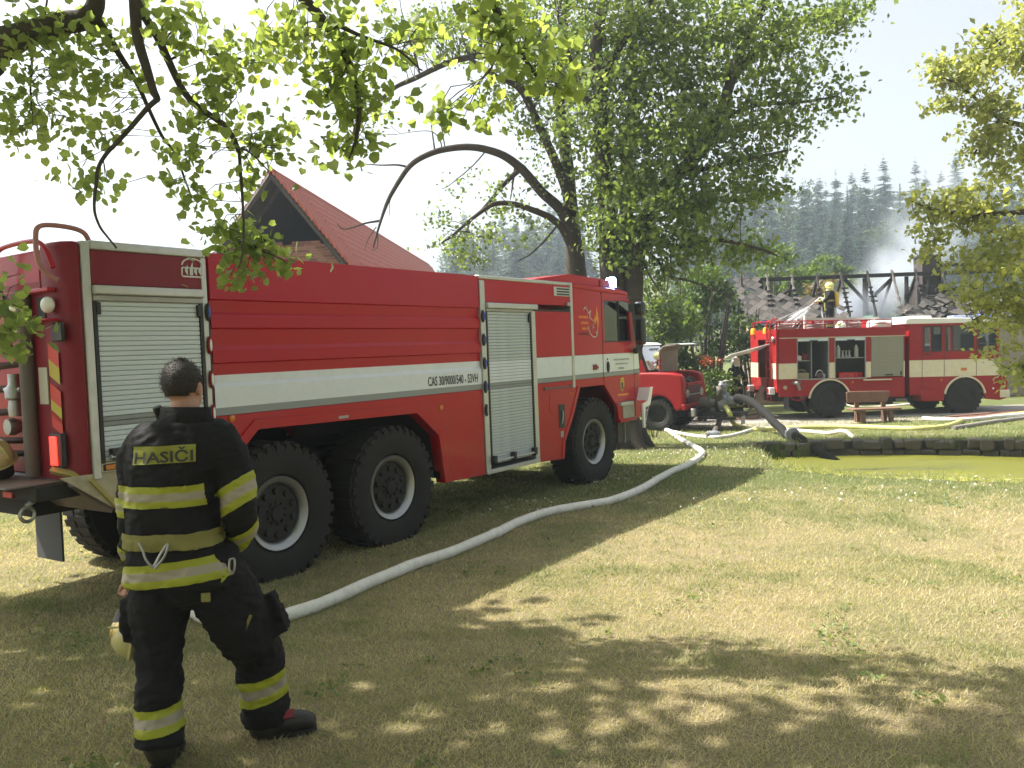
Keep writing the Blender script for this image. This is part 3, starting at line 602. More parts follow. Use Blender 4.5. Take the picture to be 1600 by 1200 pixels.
# swoosh mark with a flame and small lines of text
fl = stroke([(10.68, 2.49), (10.72, 2.53), (10.77, 2.50), (10.82, 2.44), (10.87, 2.46), (10.88, 2.49), (10.85, 2.47), (10.86, 2.41), (10.84, 2.38), (10.90, 2.36), (10.95, 2.33)], 0.007, WPRINT, T, 'swoosh')
stroke([(10.80, 2.26), (10.81, 2.20), (10.86, 2.14), (10.93, 2.10), (11.0, 2.10), (11.05, 2.13), (11.03, 2.165), (10.99, 2.15), (11.04, 2.12), (11.07, 2.20)], 0.007, WPRINT, fl, 'swoosh_tail'); stroke([(10.93, 2.29), (10.96, 2.24), (10.93, 2.225), (10.95, 2.26)], 0.006, WPRINT, fl, 'swoosh_drop')
mb = MB(); mb.prism([(10.97, 2.27), (10.965, 2.34), (10.995, 2.42), (11.005, 2.36), (11.04, 2.44), (11.055, 2.56), (11.10, 2.44), (11.12, 2.34), (11.09, 2.22), (11.065, 2.17), (11.075, 2.28), (11.05, 2.36), (11.02, 2.28), (10.99, 2.33)], 'y', -0.006, -0.003); mb.build('flame', M('flame_print', (0.80, 0.42, 0.04), rough=0.5, var=0.4, vs=9, col2=(0.85, 0.20, 0.02)), fl)
for z0, a_, b_, m_ in ((2.37, 10.53, 10.79, OPRINT), (2.285, 10.59, 10.80, OPRINT), (2.205, 10.62, 10.78, OPRINT), (2.13, 10.51, 10.79, REDM)):
    mb = MB(); x_ = a_
    while x_ < b_:
        w_ = random.uniform(0.012, 0.026); mb.box(x_, x_+w_, -0.004, -0.002, z0, z0+random.choice((0.03, 0.034, 0.045))); x_ += w_+0.008
    mb.build('faded_line', m_, fl)
# round-topped maker mark with three-letter lettering
lg = stroke([(4.172, 2.715), (4.168, 2.655), (4.18, 2.643), (4.355, 2.643), (4.368, 2.655), (4.366, 2.70)], 0.0065, WPRINT, T, 'maker_mark', y=-0.016)
stroke([(4.172+0.0, 2.735)]+[(4.27-0.096*math.cos(a), 2.735+0.055*math.sin(a)) for a in np.linspace(0.15, PI, 12)]+[(4.366, 2.705)], 0.0065, WPRINT, lg, 'arch', y=-0.016)
mb = MB(); mb.box(4.175, 4.36, -0.02, -0.0165, 2.708, 2.72)
for sx, top, w, hook in ((4.21, 2.738, 0.026, 1), (4.255, 2.765, 0.030, 0), (4.293, 2.715, 0.026, 1), (4.335, 2.738, 0.028, 1)):
    mb.prism([(sx-w/2, 2.70), (sx+w/2, top), (sx+w/2, 2.66), (sx+w/2-0.002, 2.655), (sx-w/2+(0.012 if hook else 0), 2.668 if hook else 2.655), (sx-w/2, 2.685)], 'y', -0.0195, -0.0165)
mb.build('letters_tht', M('silver_print', (0.55, 0.56, 0.54), rough=0.5), lg)

# running gear
mb = MB(); mb.box(4.3, 12.2, 0.80, 1.70, 0.62, 1.02); mb.box(4.1, 12.2, 0.55, 0.70, 0.75, 1.0); mb.box(4.1, 12.2, 1.80, 1.95, 0.75, 1.0); mb.box(7.45, 9.95, 0.10, 2.4, 0.58, 0.94)
for s in (5.06, 6.56, 10.9): mb.tube([(s, 0.25, 0.57), (s, 2.25, 0.57)], 0.12, n=10); mb.lathe([(0, -0.25), (0.2, -0.2), (0.27, 0), (0.2, 0.2), (0, 0.25)], o=(s, 1.25, 0.58), ax='y', n=12)
mb.build('chassis', DARK, T)
mb = MB()
for a, b in ((4.45, 7.36), (10.05, 11.64)):
    mb.box(a, b, 0.52, 1.98, 1.32, 1.36); mb.box(a, b, 0.055, W_-0.06, 1.40, 1.44)
mb.box(4.43, 4.46, 0.05, W_-0.05, 0.95, 1.42); mb.box(7.37, 7.41, 0.05, W_-0.05, 0.55, 1.42); mb.box(10.01, 10.04, 0.06, W_-0.05, 0.6, 1.42); mb.box(11.66, 11.69, 0.07, W_-0.05, 0.6, 1.4)
mb.build('wheel_arch_liner', DARK, T)  # dark liners added to block light behind the wheels
for s in (5.06, 6.56, 10.9):
    wheel_parts(T, 'wheel', (s, 0.03, 0.575), 0.645, 0.40, 0.328, False, hubmat=DARK)
    wheel_parts(T, 'wheel', (s, W_-0.03, 0.575), 0.645, 0.40, 0.328, True, hubmat=DARK)
# far side skin so the truck is whole from any side
mb = MB(); mb.prism([(3.36, 2.84), (10.3, 2.84), (10.3, 1.4), (9.95, 0.48), (7.4, 0.5), (6.95, 1.36), (4.85, 1.36), (4.4, 1.02), (3.36, 1.17)], 'y', W_-0.018, W_); mb.build('far_side_panel', RED, T)

# rear end: lamps, ladder rails, bumper, locker with hose fittings
mb = MB(); mb.box(3.232, 3.30, 0.20, 0.60, 1.13, 2.53); mb.build('rear_panel', REDM, T, bevel=0.01)  # maroon puts the deep shade of the rear into the colour
mb = MB(); mb.box(3.232, 3.30, 0.602, W_-0.02, 2.36, 2.53); mb.box(3.232, 3.30, 2.2, W_-0.02, 1.13, 2.358); mb.build('rear_frame', REDM, T, bevel=0.01)  # same maroon, with the rear's shade painted in
mb = MB(); mb.box(3.80, 3.82, 0.602, 2.2, 1.16, 2.36); mb.box(3.24, 3.82, 0.602, 2.2, 1.13, 1.15); mb.build('rear_locker_back', M('locker_dark', (0.05, 0.02, 0.02), rough=0.8), T)
mb = MB(); mb.tube([(3.19, 0.51, 1.16), (3.19, 0.51, 2.53)], 0.055, n=8); mb.build('rear_post', BROWNP, T, smooth=50)
mb = MB(); mb.box(3.17, 3.23, 0.12, 0.56, 2.50, 2.53); mb.build('top_ledge', RED, T, bevel=0.008)
box('dark_window', (3.222, 3.230, 0.27, 0.38, 2.31, 2.47), BLACK, T)
mb = MB(); mb.ell((3.19, 0.165, 2.405), 0.045, 0.06, 0.06); mb.build('work_lamp', LAMP_WHITE, T, smooth=50)
box('lamp_shelf', (3.13, 3.229, 0.08, 0.42, 2.29, 2.305), RED, T, 0.006)
box('side_grille', (3.20, 3.228, 0.02, 0.16, 2.14, 2.275), BLACK, T, 0.01)
for k, (m, z0) in enumerate(((CHEVRED, 1.95), (YELLOW, 1.83), (CHEVRED, 1.66), (YELLOW, 1.54), (CHEVRED, 1.46))):
    mb = MB(); mb.add([(3.224, 0.125, z0), (3.224, 0.265, z0+0.07), (3.224, 0.265, z0+0.19), (3.224, 0.125, z0+0.12)], [(0, 1, 2, 3)]); mb.build('chevron_film', m, T)
box('reflector_strip', (3.220, 3.229, 0.29, 0.41, 1.69, 1.96), M('pale_reflector', (0.45, 0.43, 0.36), rough=0.4), T)
box('tail_lamp_housing', (3.19, 3.23, 0.09, 0.26, 1.235, 1.48), BLACK, T, 0.008)
box('tail_lamp', (3.176, 3.189, 0.145, 0.235, 1.25, 1.46), LAMP_RED, T, 0.006)
mb = MB(); mb.box(3.00, 3.6, 0.10, 2.35, 1.015, 1.125); mb.box(3.3, 3.8, 0.8, 1.35, 0.80, 1.015); mb.build('rear_bumper', DARK, T, bevel=0.01)
box('bumper_plate', (2.82, 3.23, 0.14, 2.38, 1.127, 1.14), BROWNP, T, 0.004)
box('reflector', (2.985, 2.999, 0.42, 0.55, 1.03, 1.07), CHEVRED, T)
mb = MB(); mb.lathe([(0.05, -0.014), (0.064, 0), (0.05, 0.014), (0.036, 0), (0.05, -0.014)], o=(2.98, 0.20, 0.93), ax='y', n=16); mb.tube([(2.98, 0.20, 0.99), (3.04, 0.20, 1.03)], 0.02, n=6); mb.build('tow_shackle', STEEL, T, smooth=50)
for y in (1.60, ): box('mud_flap', (3.93, 3.95, y, y+0.44, 0.22, 1.08), M('flap_grey_rubber', (0.075, 0.085, 0.095), rough=0.75, var=0.12, dirt=0.3), T)
HOSE_B = M('folded_hose_brown', (0.06, 0.032, 0.028), rough=0.8, var=0.3)  # hose colour darkened to carry the deep shade inside the locker
for k, z in enumerate((1.30, 1.40, 1.62, 1.80, 1.98, 2.10)):
    mb = MB(); mb.tube([(3.40, 0.65, z), (3.27, 0.72, z+0.01), (3.25, 1.1, z), (3.27, 1.7, z+0.02), (3.4, 2.15, z)], 0.055, n=8, flat=0.55); mb.build('hose_bundle', HOSE_B, T, smooth=50)
for z, m in ((2.40, CREAM), (2.24, CREAM)):
    mb = MB(); mb.tube([(3.20, 0.57, z), (3.20, 0.90, z)], 0.035, n=8); mb.build('locker_rail', m, T, smooth=50)
mb = MB(); mb.lathe([(0.0, -0.16), (0.045, -0.16), (0.05, -0.1), (0.04, -0.04), (0.065, -0.02), (0.065, 0.05), (0.04, 0.08), (0.04, 0.16), (0, 0.16)], o=(3.19, 0.72, 1.76), ax='z', n=14); mb.tube([(3.19, 0.62, 1.80), (3.19, 0.86, 1.80)], 0.018, n=6); mb.build('outlet_fitting', STEEL, T, smooth=40)
mb = MB(); mb.lathe([(0.0, -0.04), (0.06, -0.04), (0.07, 0.0), (0.05, 0.05), (0, 0.05)], o=(3.19, 0.78, 1.52), ax='x', n=14); mb.build('outlet_cap', STEEL, T, smooth=40)
# roof: pale locker, edge beam, hand hoops
mb = MB(); mb.box(3.24, 3.7, 0.345, 2.44, 2.535, 2.60); mb.build('roof_edge_beam', REDM, T, bevel=0.01)
lk = MB(); lk.box(3.36, 3.98, 0.36, 2.40, 2.602, 2.83); lko = lk.build('roof_locker', ALU, T, bevel=0.012)
for z in (2.65, 2.70, 2.76): box('locker_rib', (3.348, 3.359, 0.38, 2.39, z, z+0.010), ALUD, lko)
for y, z in ((0.66, 2.755), (0.86, 2.65)): box('locker_latch', (3.31, 3.346, y, y+0.12, z, z+0.045), BLACK, lko, 0.01)
def hoop(pts, mat):
    mb = MB(); mb.tube(smoothpath(pts, 6), 0.018, n=8); mb.build('hand_hoop', mat, T, smooth=60)
hoop([(3.20, 0.02, 2.57), (3.13, 0.06, 2.63), (3.085, 0.06, 2.72), (3.08, 0.06, 2.86), (3.10, 0.06, 2.935), (3.18, 0.06, 2.96), (3.34, 0.06, 2.955), (3.43, 0.06, 2.925), (3.47, 0.06, 2.85)], M('hoop_pink_red', (0.36, 0.16, 0.15), rough=0.45, var=0.1))
hoop([(3.17, 0.80, 2.52), (3.15, 0.80, 2.76), (3.15, 0.75, 2.84), (3.15, 0.55, 2.865), (3.15, 0.22, 2.86), (3.16, 0.10, 2.80), (3.18, 0.04, 2.66)], RED)
mb = MB(); mb.box(3.99, 8.1, 0.5, 2.2, 2.835, 2.85); mb.build('roof_deck', ALUD, T)

# ------------------------------------------------------------------ helmets (gold-visored, cream-yellow shells)
SHELL_Y = M('helmet_pale_yellow', (0.50, 0.46, 0.20), rough=0.28, var=0.08, coat=0.5, dirt=0.25)
SHELL_W = M('helmet_white', (0.78, 0.77, 0.72), rough=0.3, var=0.05, coat=0.4)
LIME = M('lime_reflective', (0.52, 0.62, 0.02), rough=0.5, var=0.08)
def helmet(label, loc, rot, shell=None, s=1.0, visor=True):
    h = thing('helmet', label, 'helmet', loc); h.rotation_euler = rot; h.scale = (s, s, s)
    mb = MB(); mb.ell((0, 0, 0), 0.125, 0.15, 0.135, nu=24, nv=14, v1=PI*0.56)
    mb.lathe([(0.128, -0.022), (0.150, -0.030), (0.152, -0.036), (0.124, -0.032)], n=24); mb.box(-0.012, 0.012, -0.13, 0.13, 0.06, 0.08)
    mb.build('shell', shell or SHELL_Y, h, smooth=45)
    mb = MB(); mb.tube([(0, 0.145*math.cos(a), 0.138*math.sin(a)) for a in np.linspace(0.15, PI-0.15, 12)], 0.016, n=6); mb.build('crest', shell or SHELL_Y, h, smooth=50)
    mb = MB(); mb.lathe([(0.122, -0.03), (0.118, -0.12), (0.122, -0.13), (0.128, -0.04)], n=20, a0=0.4, a1=PI*2-1.1); mb.build('neck_guard', BLACK, h, smooth=50)
    if visor:
        mb = MB(); mb.ell((0, -0.015, -0.02), 0.137, 0.158, 0.13, nu=24, nv=6, v0=PI*0.36, v1=PI*0.60); mb.build('visor_band', M('gold_visor', (0.50, 0.36, 0.10), rough=0.15, metal=0.6, coat=0.5), h, smooth=50)
    mb = MB(); mb.tube(smoothpath([(0.11, 0, -0.04), (0.08, -0.03, -0.15), (0, -0.05, -0.19), (-0.08, -0.03, -0.15), (-0.11, 0, -0.04)], 5), 0.009, n=6, flat=0.5); mb.build('chin_strap', BLACK, h, smooth=50)
    return h
def truck_pt(x, y, z): return T.matrix_basis @ Vector((x, y, z))
hp = truck_pt(3.02, 0.78, 1.31)
helmet('pale gold helmet lying on the rear bumper plate of the large fire engine', hp, (rad(12), rad(-20), rad(70)), s=1.15, visor=False)

# ------------------------------------------------------------------ the older fire engine behind the pond (x along it to the right, y inwards from its near side)
YAW2, TILT2 = rad(2.0), 0.016
u2 = Vector((math.cos(YAW2), math.sin(YAW2), 0)); n2 = Vector((math.sin(YAW2), -math.cos(YAW2), 0))
o2 = u2*8.45-n2*24.0
E2 = thing('fire_engine', 'older red and cream fire engine with open lockers behind the bench', 'fire engine', (o2.x, o2.y, -0.275))
E2.matrix_world = Matrix.Translation((o2.x, o2.y, -0.275)) @ Matrix.Rotation(YAW2, 4, 'Z') @ Matrix.Rotation(TILT2, 4, 'Y')
W2 = 2.42
def rect_panel(name, segs, mats, parent, y0=0.0, y1=0.04, bevel=0.004):
    mb = MB()
    for mi, a, b, c, d in segs: mb.cur = mi; mb.box(a, b, y0, y1, c, d)
    return mb.build(name, mats, parent, bevel=bevel)
def bands(x0, x1, zlo, zhi, st=(1.10, 1.55)):
    return [(0, x0, x1, st[1], zhi), (1, x0, x1, st[0], st[1]-0.001), (0, x0, x1, zlo, st[0]-0.001)]
segs = bands(0.0, 0.525, 0.60, 2.262)+bands(1.455, 1.615, 1.06, 2.262)+bands(2.525, 2.675, 1.06, 2.262)+bands(3.625, 3.66, 0.55, 2.262)
segs += [(0, 0.527, 1.453, 1.06, 1.098), (0, 1.617, 2.523, 1.06, 1.098), (0, 2.677, 3.623, 1.06, 1.098)]
rect_panel('body_side', segs, [RED2, CREAM], E2)
mb = MB(); ap = [(0.527, 0.60), (0.88, 0.60)]+[(1.46-0.575*math.cos(a), 0.47+0.575*math.sin(a)) for a in np.linspace(0.25, PI-0.25, 16)]+[(2.04, 0.56), (3.66, 0.52), (3.66, 1.058), (0.527, 1.058)]
mb.prism(ap, 'y', 0.0, 0.04); mb.build('body_skirt', RED2, E2, bevel=0.004)
rect_panel('roof_band', [(0, 0.0, 3.68, 2.285, 2.53)], [RED2], E2, -0.012, 0.1, 0.012); box('cream_moulding', (0.02, 3.66, -0.02, 0.03, 2.262, 2.284), CREAM, E2)
mb = MB(); mb.box(0.0, 3.66, 0.08, W2, 2.43, 2.46); mb.box(0.0, 3.66, W2-0.05, W2, 0.6, 2.43); mb.box(3.60, 3.66, 0.05, W2, 0.6, 2.43); mb.box(0.02, 3.6, 0.06, W2-0.06, 1.02, 1.058); mb.box(0.02, 3.6, 1.20, 1.23, 1.06, 2.43); mb.build('body_core', RED2, E2)
mb = MB(); mb.box(0.20, 3.6, 1.17, 1.195, 1.06, 2.42); mb.box(0.51, 0.526, 0.045, 1.17, 1.06, 2.26); mb.box(1.45, 1.62, 0.045, 1.17, 1.06, 2.26); mb.build('locker_lining', M('locker_grey', (0.10, 0.10, 0.095), rough=0.7, var=0.2), E2)
def opening(x0, x1, z0, z1):
    mb = MB(); mb.box(x0, x0+0.02, -0.008, 0.05, z0, z1); mb.box(x1-0.02, x1, -0.008, 0.05, z0, z1); mb.box(x0, x1, -0.012, 0.05, z0-0.03, z0); mb.build('locker_frame', ALUD, E2)
    mb = MB(); mb.box(x0+0.022, x1-0.022, -0.02, 0.14, z1-0.09, z1); o = mb.build('rolled_shutter', SLATW, E2, bevel=0.02); box('shutter_catch', ((x0+x1)/2-0.10, (x0+x1)/2+0.12, -0.05, -0.021, z1-0.10, z1-0.06), BLACK, o, 0.008)
opening(0.527, 1.453, 1.10, 2.258); opening(1.617, 2.523, 1.10, 2.258)
SLG = M('shutter_olive_grey', (0.30, 0.29, 0.23), rough=0.5, metal=0.2, var=0.06, dirt=0.2)
mb = MB(); mb.box(2.68, 3.62, 0.012, 0.03, 1.12, 2.26); rs = mb.build('roller_shutter', SLG, E2)
b = MB(); b.prism([(0.0, -0.0195), (-0.008, -0.014), (-0.008, 0.014), (0.0, 0.0195), (0.011, 0.0195), (0.011, -0.0195)], 'x', 2.685, 3.615); sm2 = b.mesh('slat', SLG)
for k in range(28): link('slat', sm2, rs, (0, 0, 1.14+0.04*k))
box('shutter_handle', (3.08, 3.30, -0.03, -0.009, 1.145, 1.18), DARK, rs); box('shutter_handle', (3.52, 3.56, -0.02, -0.009, 1.14, 1.26), DARK, rs)
mb = MB(); mb.box(2.44, 3.24, -0.09, 0.0, 1.015, 1.05); mb.build('fold_down_step', CREAM, E2, bevel=0.006)
# locker contents stand on the shelf: things of their own
def e2pt(x, y, z): return E2.matrix_world @ Vector((x, y, z))
def in_locker(name, label, cat, x, y, z, grp=None):
    t = thing(name, label, cat, e2pt(x, y, z), YAW2, grp); t.rotation_euler = E2.matrix_world.to_euler(); return t
box('locker_shelf', (1.64, 2.50, 0.06, 1.16, 1.66, 1.68), ALUD, E2); box('locker_partition', (0.99, 1.01, 0.15, 1.16, 1.062, 2.24), ALUD, E2); box('locker_shelf', (0.53, 0.985, 0.2, 1.16, 1.60, 1.62), ALUD, E2)
REDB = M('bright_red_plastic', (0.62, 0.02, 0.02), rough=0.4, var=0.06)
for (x, w, lab) in ((1.80, 0.46, 'wider of two red cases in the right open locker'), (2.28, 0.22, 'narrower of two red cases in the right open locker')):
    t = in_locker('equipment_case', lab, 'case', x, 0.15, 1.062, 'red cases in the locker')
    MB().box(0, w, 0, 0.4, 0, 0.15).build('case_body', REDB, t, bevel=0.015); MB().box(0.0, w, -0.005, 0.405, 0.152, 0.185).build('case_lid', REDB, t, bevel=0.01); MB().box(w*0.4, w*0.6, -0.02, -0.006, 0.09, 0.11).build('handle', BLACK, t)
BEIGE = M('beige_canister', (0.36, 0.30, 0.18), rough=0.6, var=0.1)
t = in_locker('carry_box', 'beige carry box with handle on the floor of the left open locker', 'box', 0.60, 0.12, 1.062)
MB().box(0, 0.32, 0, 0.3, 0, 0.2).build('box_body', BEIGE, t, bevel=0.02); k = MB(); k.tube(smoothpath([(0.06, 0.15, 0.2), (0.08, 0.15, 0.28), (0.24, 0.15, 0.28), (0.26, 0.15, 0.2)], 4), 0.015, n=6); k.build('handle', BEIGE, t, smooth=50)
t = in_locker('power_saw', 'white and dark power saw lying in the left open locker', 'power tool', 1.06, 0.12, 1.062)
MB().box(0.02, 0.34, 0, 0.22, 0.0, 0.03).build('base', LAMP_WHITE, t, bevel=0.008); MB().box(0.10, 0.28, 0.02, 0.2, 0.032, 0.18).build('engine', M('saw_maroon', (0.12, 0.03, 0.04), rough=0.5), t, bevel=0.03); k = MB(); k.tube(smoothpath([(0.08, 0.1, 0.1), (0.14, 0.1, 0.24), (0.26, 0.1, 0.25), (0.33, 0.1, 0.1)], 4), 0.014, n=6); k.build('handle', LAMP_WHITE, t, smooth=50); MB().box(0.30, 0.36, 0.05, 0.15, 0.03, 0.16).build('guard', LAMP_WHITE, t, bevel=0.02)
for i, (x, c, lab) in enumerate(((0.62, LAMP_WHITE, 'white tool box standing on the shelf of the left open locker'), (0.80, REDM, 'dark red tool box beside the white one on the left locker shelf'))):
    t = in_locker('tool_box', lab, 'box', x, 0.3, 1.622); MB().box(0, 0.15, 0, 0.25, 0, 0.14+0.05*i).build('box_body', c, t, bevel=0.01); MB().box(0.03, 0.12, 0.1, 0.14, 0.142+0.05*i, 0.17+0.05*i).build('handle', BLACK, t, bevel=0.01)
for i, x in enumerate((1.66, 1.80, 2.33)):
    t = in_locker('canister', ('pale canister on the upper right locker shelf, by the left post', 'pale canister on the upper right locker shelf, second from the left post', 'pale canister on the upper right locker shelf, by the right post')[i], 'canister', x, 0.2, 1.682, 'canisters on the locker shelf')
    k = MB(); k.lathe([(0, 0), (0.055, 0), (0.06, 0.02), (0.06, 0.26), (0.045, 0.31), (0.02, 0.32), (0, 0.32)], n=14); k.build('body', M('pale_plastic', (0.42, 0.42, 0.38), rough=0.5, var=0.1), t, smooth=40); k = MB(); k.lathe([(0, 0.36), (0.024, 0.36), (0.024, 0.32)], n=10); k.build('cap', LAMP_WHITE if i else BLACK, t)
t = in_locker('nozzle_set', 'row of shiny nozzle fittings in the middle of the upper right locker shelf', 'nozzles', 1.95, 0.25, 1.682)
for i in range(3):
    k = MB(); k.lathe([(0.05, 0), (0.05, 0.05), (0.03, 0.08), (0.03, 0.16), (0.045, 0.2), (0, 0.21)], o=(0.1*i, 0, 0), n=12); k.build('nozzle', CHROME if i == 1 else STEEL, t, smooth=40)
# side outlets and hose fittings on the skirt
for x, z, m in ((0.17, 0.86, BEIGE), (0.41, 1.0, BROWNP), (0.57, 1.0, BROWNP), (0.64, 0.84, RED2)):
    k = MB(); k.lathe([(0.055, 0.02), (0.06, -0.02), (0.045, -0.05), (0, -0.055)], o=(x, 0, z), ax='y', n=14); k.build('outlet', m, E2, smooth=40)
for x, z in ((2.14, 0.97), (4.72, 0.98)):
    k = MB(); k.lathe([(0.035, 0), (0.03, -0.015), (0, -0.018)], o=(x, 0, z), ax='y', n=10); k.build('side_lamp', LAMP_AMB, E2, smooth=40)
k = MB(); k.tube(smoothpath([(0.30, 0.03, 0.70), (0.40, 0.0, 0.52), (0.62, 0.0, 0.50), (0.78, 0.03, 0.58)], 5), 0.02, n=6); k.build('lower_rail', RED2, E2, smooth=50)
# cab
CX0, CX1 = 3.80, 6.43
segs = []
zs, zt = 1.79, 2.60
for a, b_ in ((CX0, 4.21), (4.75, 4.86), (5.69, 5.80), (6.34, CX1)): segs.append((0, a, b_, zs, zt))
for a, b_ in ((4.212, 4.748), (4.862, 5.688), (5.802, 6.338)): segs.append((0, a, b_, 2.535, zt))
segs += [(0, CX0, CX1, 1.56, zs-0.001), (1, CX0, CX1, 1.075, 1.558), (0, CX0, 4.70, 0.55, 1.073)]
rect_panel('cab_side', segs, [RED2, CREAM], E2)
mb = MB(); mb.prism([(4.702, 0.66)]+[(5.40-0.575*math.cos(a), 0.47+0.575*math.sin(a)) for a in np.linspace(0.33, PI-0.30, 16)]+[(6.02, 0.40), (6.45, 0.36), (6.66, 0.42), (6.67, 1.0), (6.45, 1.073), (4.702, 1.073)], 'y', 0.0, 0.04); mb.build('cab_skirt', RED2, E2, bevel=0.004)
mb = MB(); mb.box(CX0, 3.86, 0.05, W2, 0.6, 2.6); mb.box(CX0, 6.4, W2-0.05, W2, 0.6, 1.79); mb.box(CX0, 6.4, W2-0.05, W2, 2.53, 2.6); mb.box(6.38, 6.43, 0.05, W2, 0.6, 1.79); mb.box(3.86, 6.38, 0.06, W2-0.06, 1.10, 1.14)
for x in (3.86, 4.75, 5.69, 6.33): mb.box(x, x+0.1, W2-0.05, W2, 1.79, 2.53)
mb.build('cab_shell', RED2, E2)
mb = MB(); mb.prism([(3.66, 2.60), (3.68, 2.74), (3.80, 2.77), (5.3, 2.75), (6.30, 2.70), (6.52, 2.655), (6.50, 2.62), (6.35, 2.60)], 'y', -0.03, W2+0.02); mb.build('cab_roof', M('white_roof_paint', (0.80, 0.79, 0.74), rough=0.4, var=0.04, dirt=0.1), E2, bevel=0.025, seg=3)
k = MB(); k.box(4.05, 4.62, 0.3, 1.6, 2.765, 2.84); k.build('roof_hatch', WHITE, E2, bevel=0.03)
for i, (a, b_) in enumerate(((4.22, 4.74), (4.87, 5.68), (5.81, 6.33))):
    k = MB(); k.box(a, b_, 0.02, 0.026, 1.80, 2.53); w = k.build('window', GLASS, E2); k = MB()
    for q in ((a, b_, 0.004, 0.034, 1.80, 1.825), (a, b_, 0.004, 0.034, 2.51, 2.533), (a, a+0.022, 0.004, 0.034, 1.826, 2.509), (b_-0.022, b_, 0.004, 0.034, 1.826, 2.509)): k.box(*q)
    k.build('window_seal', BLACK, w)
    if i == 2: box('window_bar', (a+0.03, b_-0.03, 0.03, 0.04, 1.99, 2.02), ALUD, w)
for x in (4.155, 4.80, 5.745): box('door_gap', (x, x+0.014, -0.003, 0.01, 0.68 if x < 4.7 else 1.08, 2.55), DARK, E2)
for x in (4.26, 5.84): box('door_handle', (x, x+0.14, -0.03, -0.002, 1.70, 1.73), DARK, E2)
box('side_marker', (5.30, 5.46, -0.02, -0.002, 1.235, 1.31), M('orange_plate', (0.55, 0.16, 0.02), rough=0.4), E2)
for x in (4.05, 5.0, 5.9):
    k = MB(); k.box(x, x+0.42, 0.3, 1.1, 1.15, 1.75); k.box(x, x+0.10, 0.3, 1.1, 1.7, 2.3); k.build('seat', INTERIOR, E2, bevel=0.04)
mb = MB(); mb.add([(6.40, 0.15, 1.8), (6.40, W2-0.15, 1.8), (6.36, W2-0.15, 2.52), (6.36, 0.15, 2.52)], [(0, 1, 2, 3)]); mb.build('windscreen', GLASS, E2)
mb = MB(); mb.box(4.12, 4.80, -0.04, 0.5, 0.37, 0.72); mb.build('step_box', RED2, E2, bevel=0.03)
mb = MB(); mb.box(6.44, 6.74, -0.02, W2, 0.42, 0.66); mb.build('front_bumper', CREAM, E2, bevel=0.03)
k = MB(); k.lathe([(0.03, 0), (0, -0.01)], o=(6.25, 0, 0.70), ax='y', n=10); k.build('reflector', LAMP_WHITE, E2)
LB = M('light_bar_blue', (0.10, 0.16, 0.55), rough=0.2, var=0.15, coat=0.6)
mb = MB(); mb.box(5.30, 6.10, 0.4, 0.75, 2.75, 2.83); o = mb.build('light_bar', M('light_bar_pale', (0.30, 0.36, 0.55), rough=0.25), E2, bevel=0.02); mb = MB(); mb.box(6.08, 6.45, 0.38, 0.77, 2.725, 2.85); mb.build('blue_dome', LB, o, bevel=0.05, seg=3)
def arch_ring(cx, cz, r, a0, a1):
    mb = MB(); mb.lathe([(r, 0.03), (r, -0.05), (r+0.045, -0.05), (r+0.045, 0.03)], o=(cx, 0, cz), ax='y', n=24, a0=a0, a1=a1); mb.build('fender_ring', CREAM, E2, smooth=40)
arch_ring(1.46, 0.47, 0.575, -1.45, 1.45); arch_ring(5.40, 0.47, 0.575, -1.40, 1.40)
mb = MB(); mb.box(0.1, 6.3, 0.75, 1.65, 0.42, 0.85); mb.box(2.25, 3.4, 0.2, 0.7, 0.30, 0.62)
for x in (1.46, 5.40): mb.tube([(x, 0.2, 0.5), (x, 2.2, 0.5)], 0.10, n=8)
for a, b_ in ((0.88, 2.04), (4.82, 5.98)): mb.box(a, b_, 0.45, 0.48, 0.5, 1.05); mb.box(a, b_, W2-0.48, W2-0.45, 0.5, 1.05)
mb.build('chassis', DARK, E2)
for x, rr in ((1.46, 0.52), (5.40, 0.54)):
    for y, fl_ in ((0.04, False), (W2-0.04, True)): wheel_parts(E2, 'wheel', (x, y, 0.50), rr, 0.30, 0.27, fl_, lugs=26, hubmat=DARK, rimmat=DARK, bolts=8)
box('mud_flap', (0.28, 0.30, 0.06, 0.42, 0.22, 0.62), M('flap_grey_rubber', (0.075, 0.085, 0.095)), E2); box('mud_flap', (4.30, 4.32, 1.9, 2.3, 0.25, 0.62), DARK, E2)
# rear face
rect = [(0, 0.0, 0.55), (0, 1.55, W2)]
mb = MB()
for a, b_ in ((0.042, 0.55), (1.72, W2)):
    mb.cur = 0; mb.box(-0.04, -0.001, a, b_, 1.555, 2.53); mb.cur = 1; mb.box(-0.04, -0.001, a, b_, 1.10, 1.553); mb.cur = 0; mb.box(-0.04, -0.001, a, b_, 0.72, 1.098)
mb.cur = 0; mb.box(-0.04, -0.001, 0.552, 1.718, 2.25, 2.53); mb.box(-0.04, -0.001, 0.552, 1.718, 0.72, 1.12); mb.build('rear_face', [RED2, CREAM], E2, bevel=0.004)
mb = MB(); mb.box(0.5, 0.52, 0.56, 1.71, 1.12, 2.25); mb.build('rear_locker', INTERIOR, E2)
mb = MB(); mb.box(-1.25, -0.02, 0.60, 1.70, -0.015, 0.015); o = mb.build('open_hatch', M('hatch_white', (0.78, 0.77, 0.74), rough=0.4, var=0.05), E2, bevel=0.006); o.location = (-0.03, 0, 2.22); o.rotation_euler = (rad(-9), rad(-14), 0)
k = MB()
for y in (0.42, 0.72): k.tube([(-0.10, y, 0.45), (-0.10, y, 2.72), (0.12, y, 2.86)], 0.022, n=6)
for i in range(8): k.tube([(-0.10, 0.42, 0.58+0.27*i), (-0.10, 0.72, 0.58+0.27*i)], 0.014, n=6)
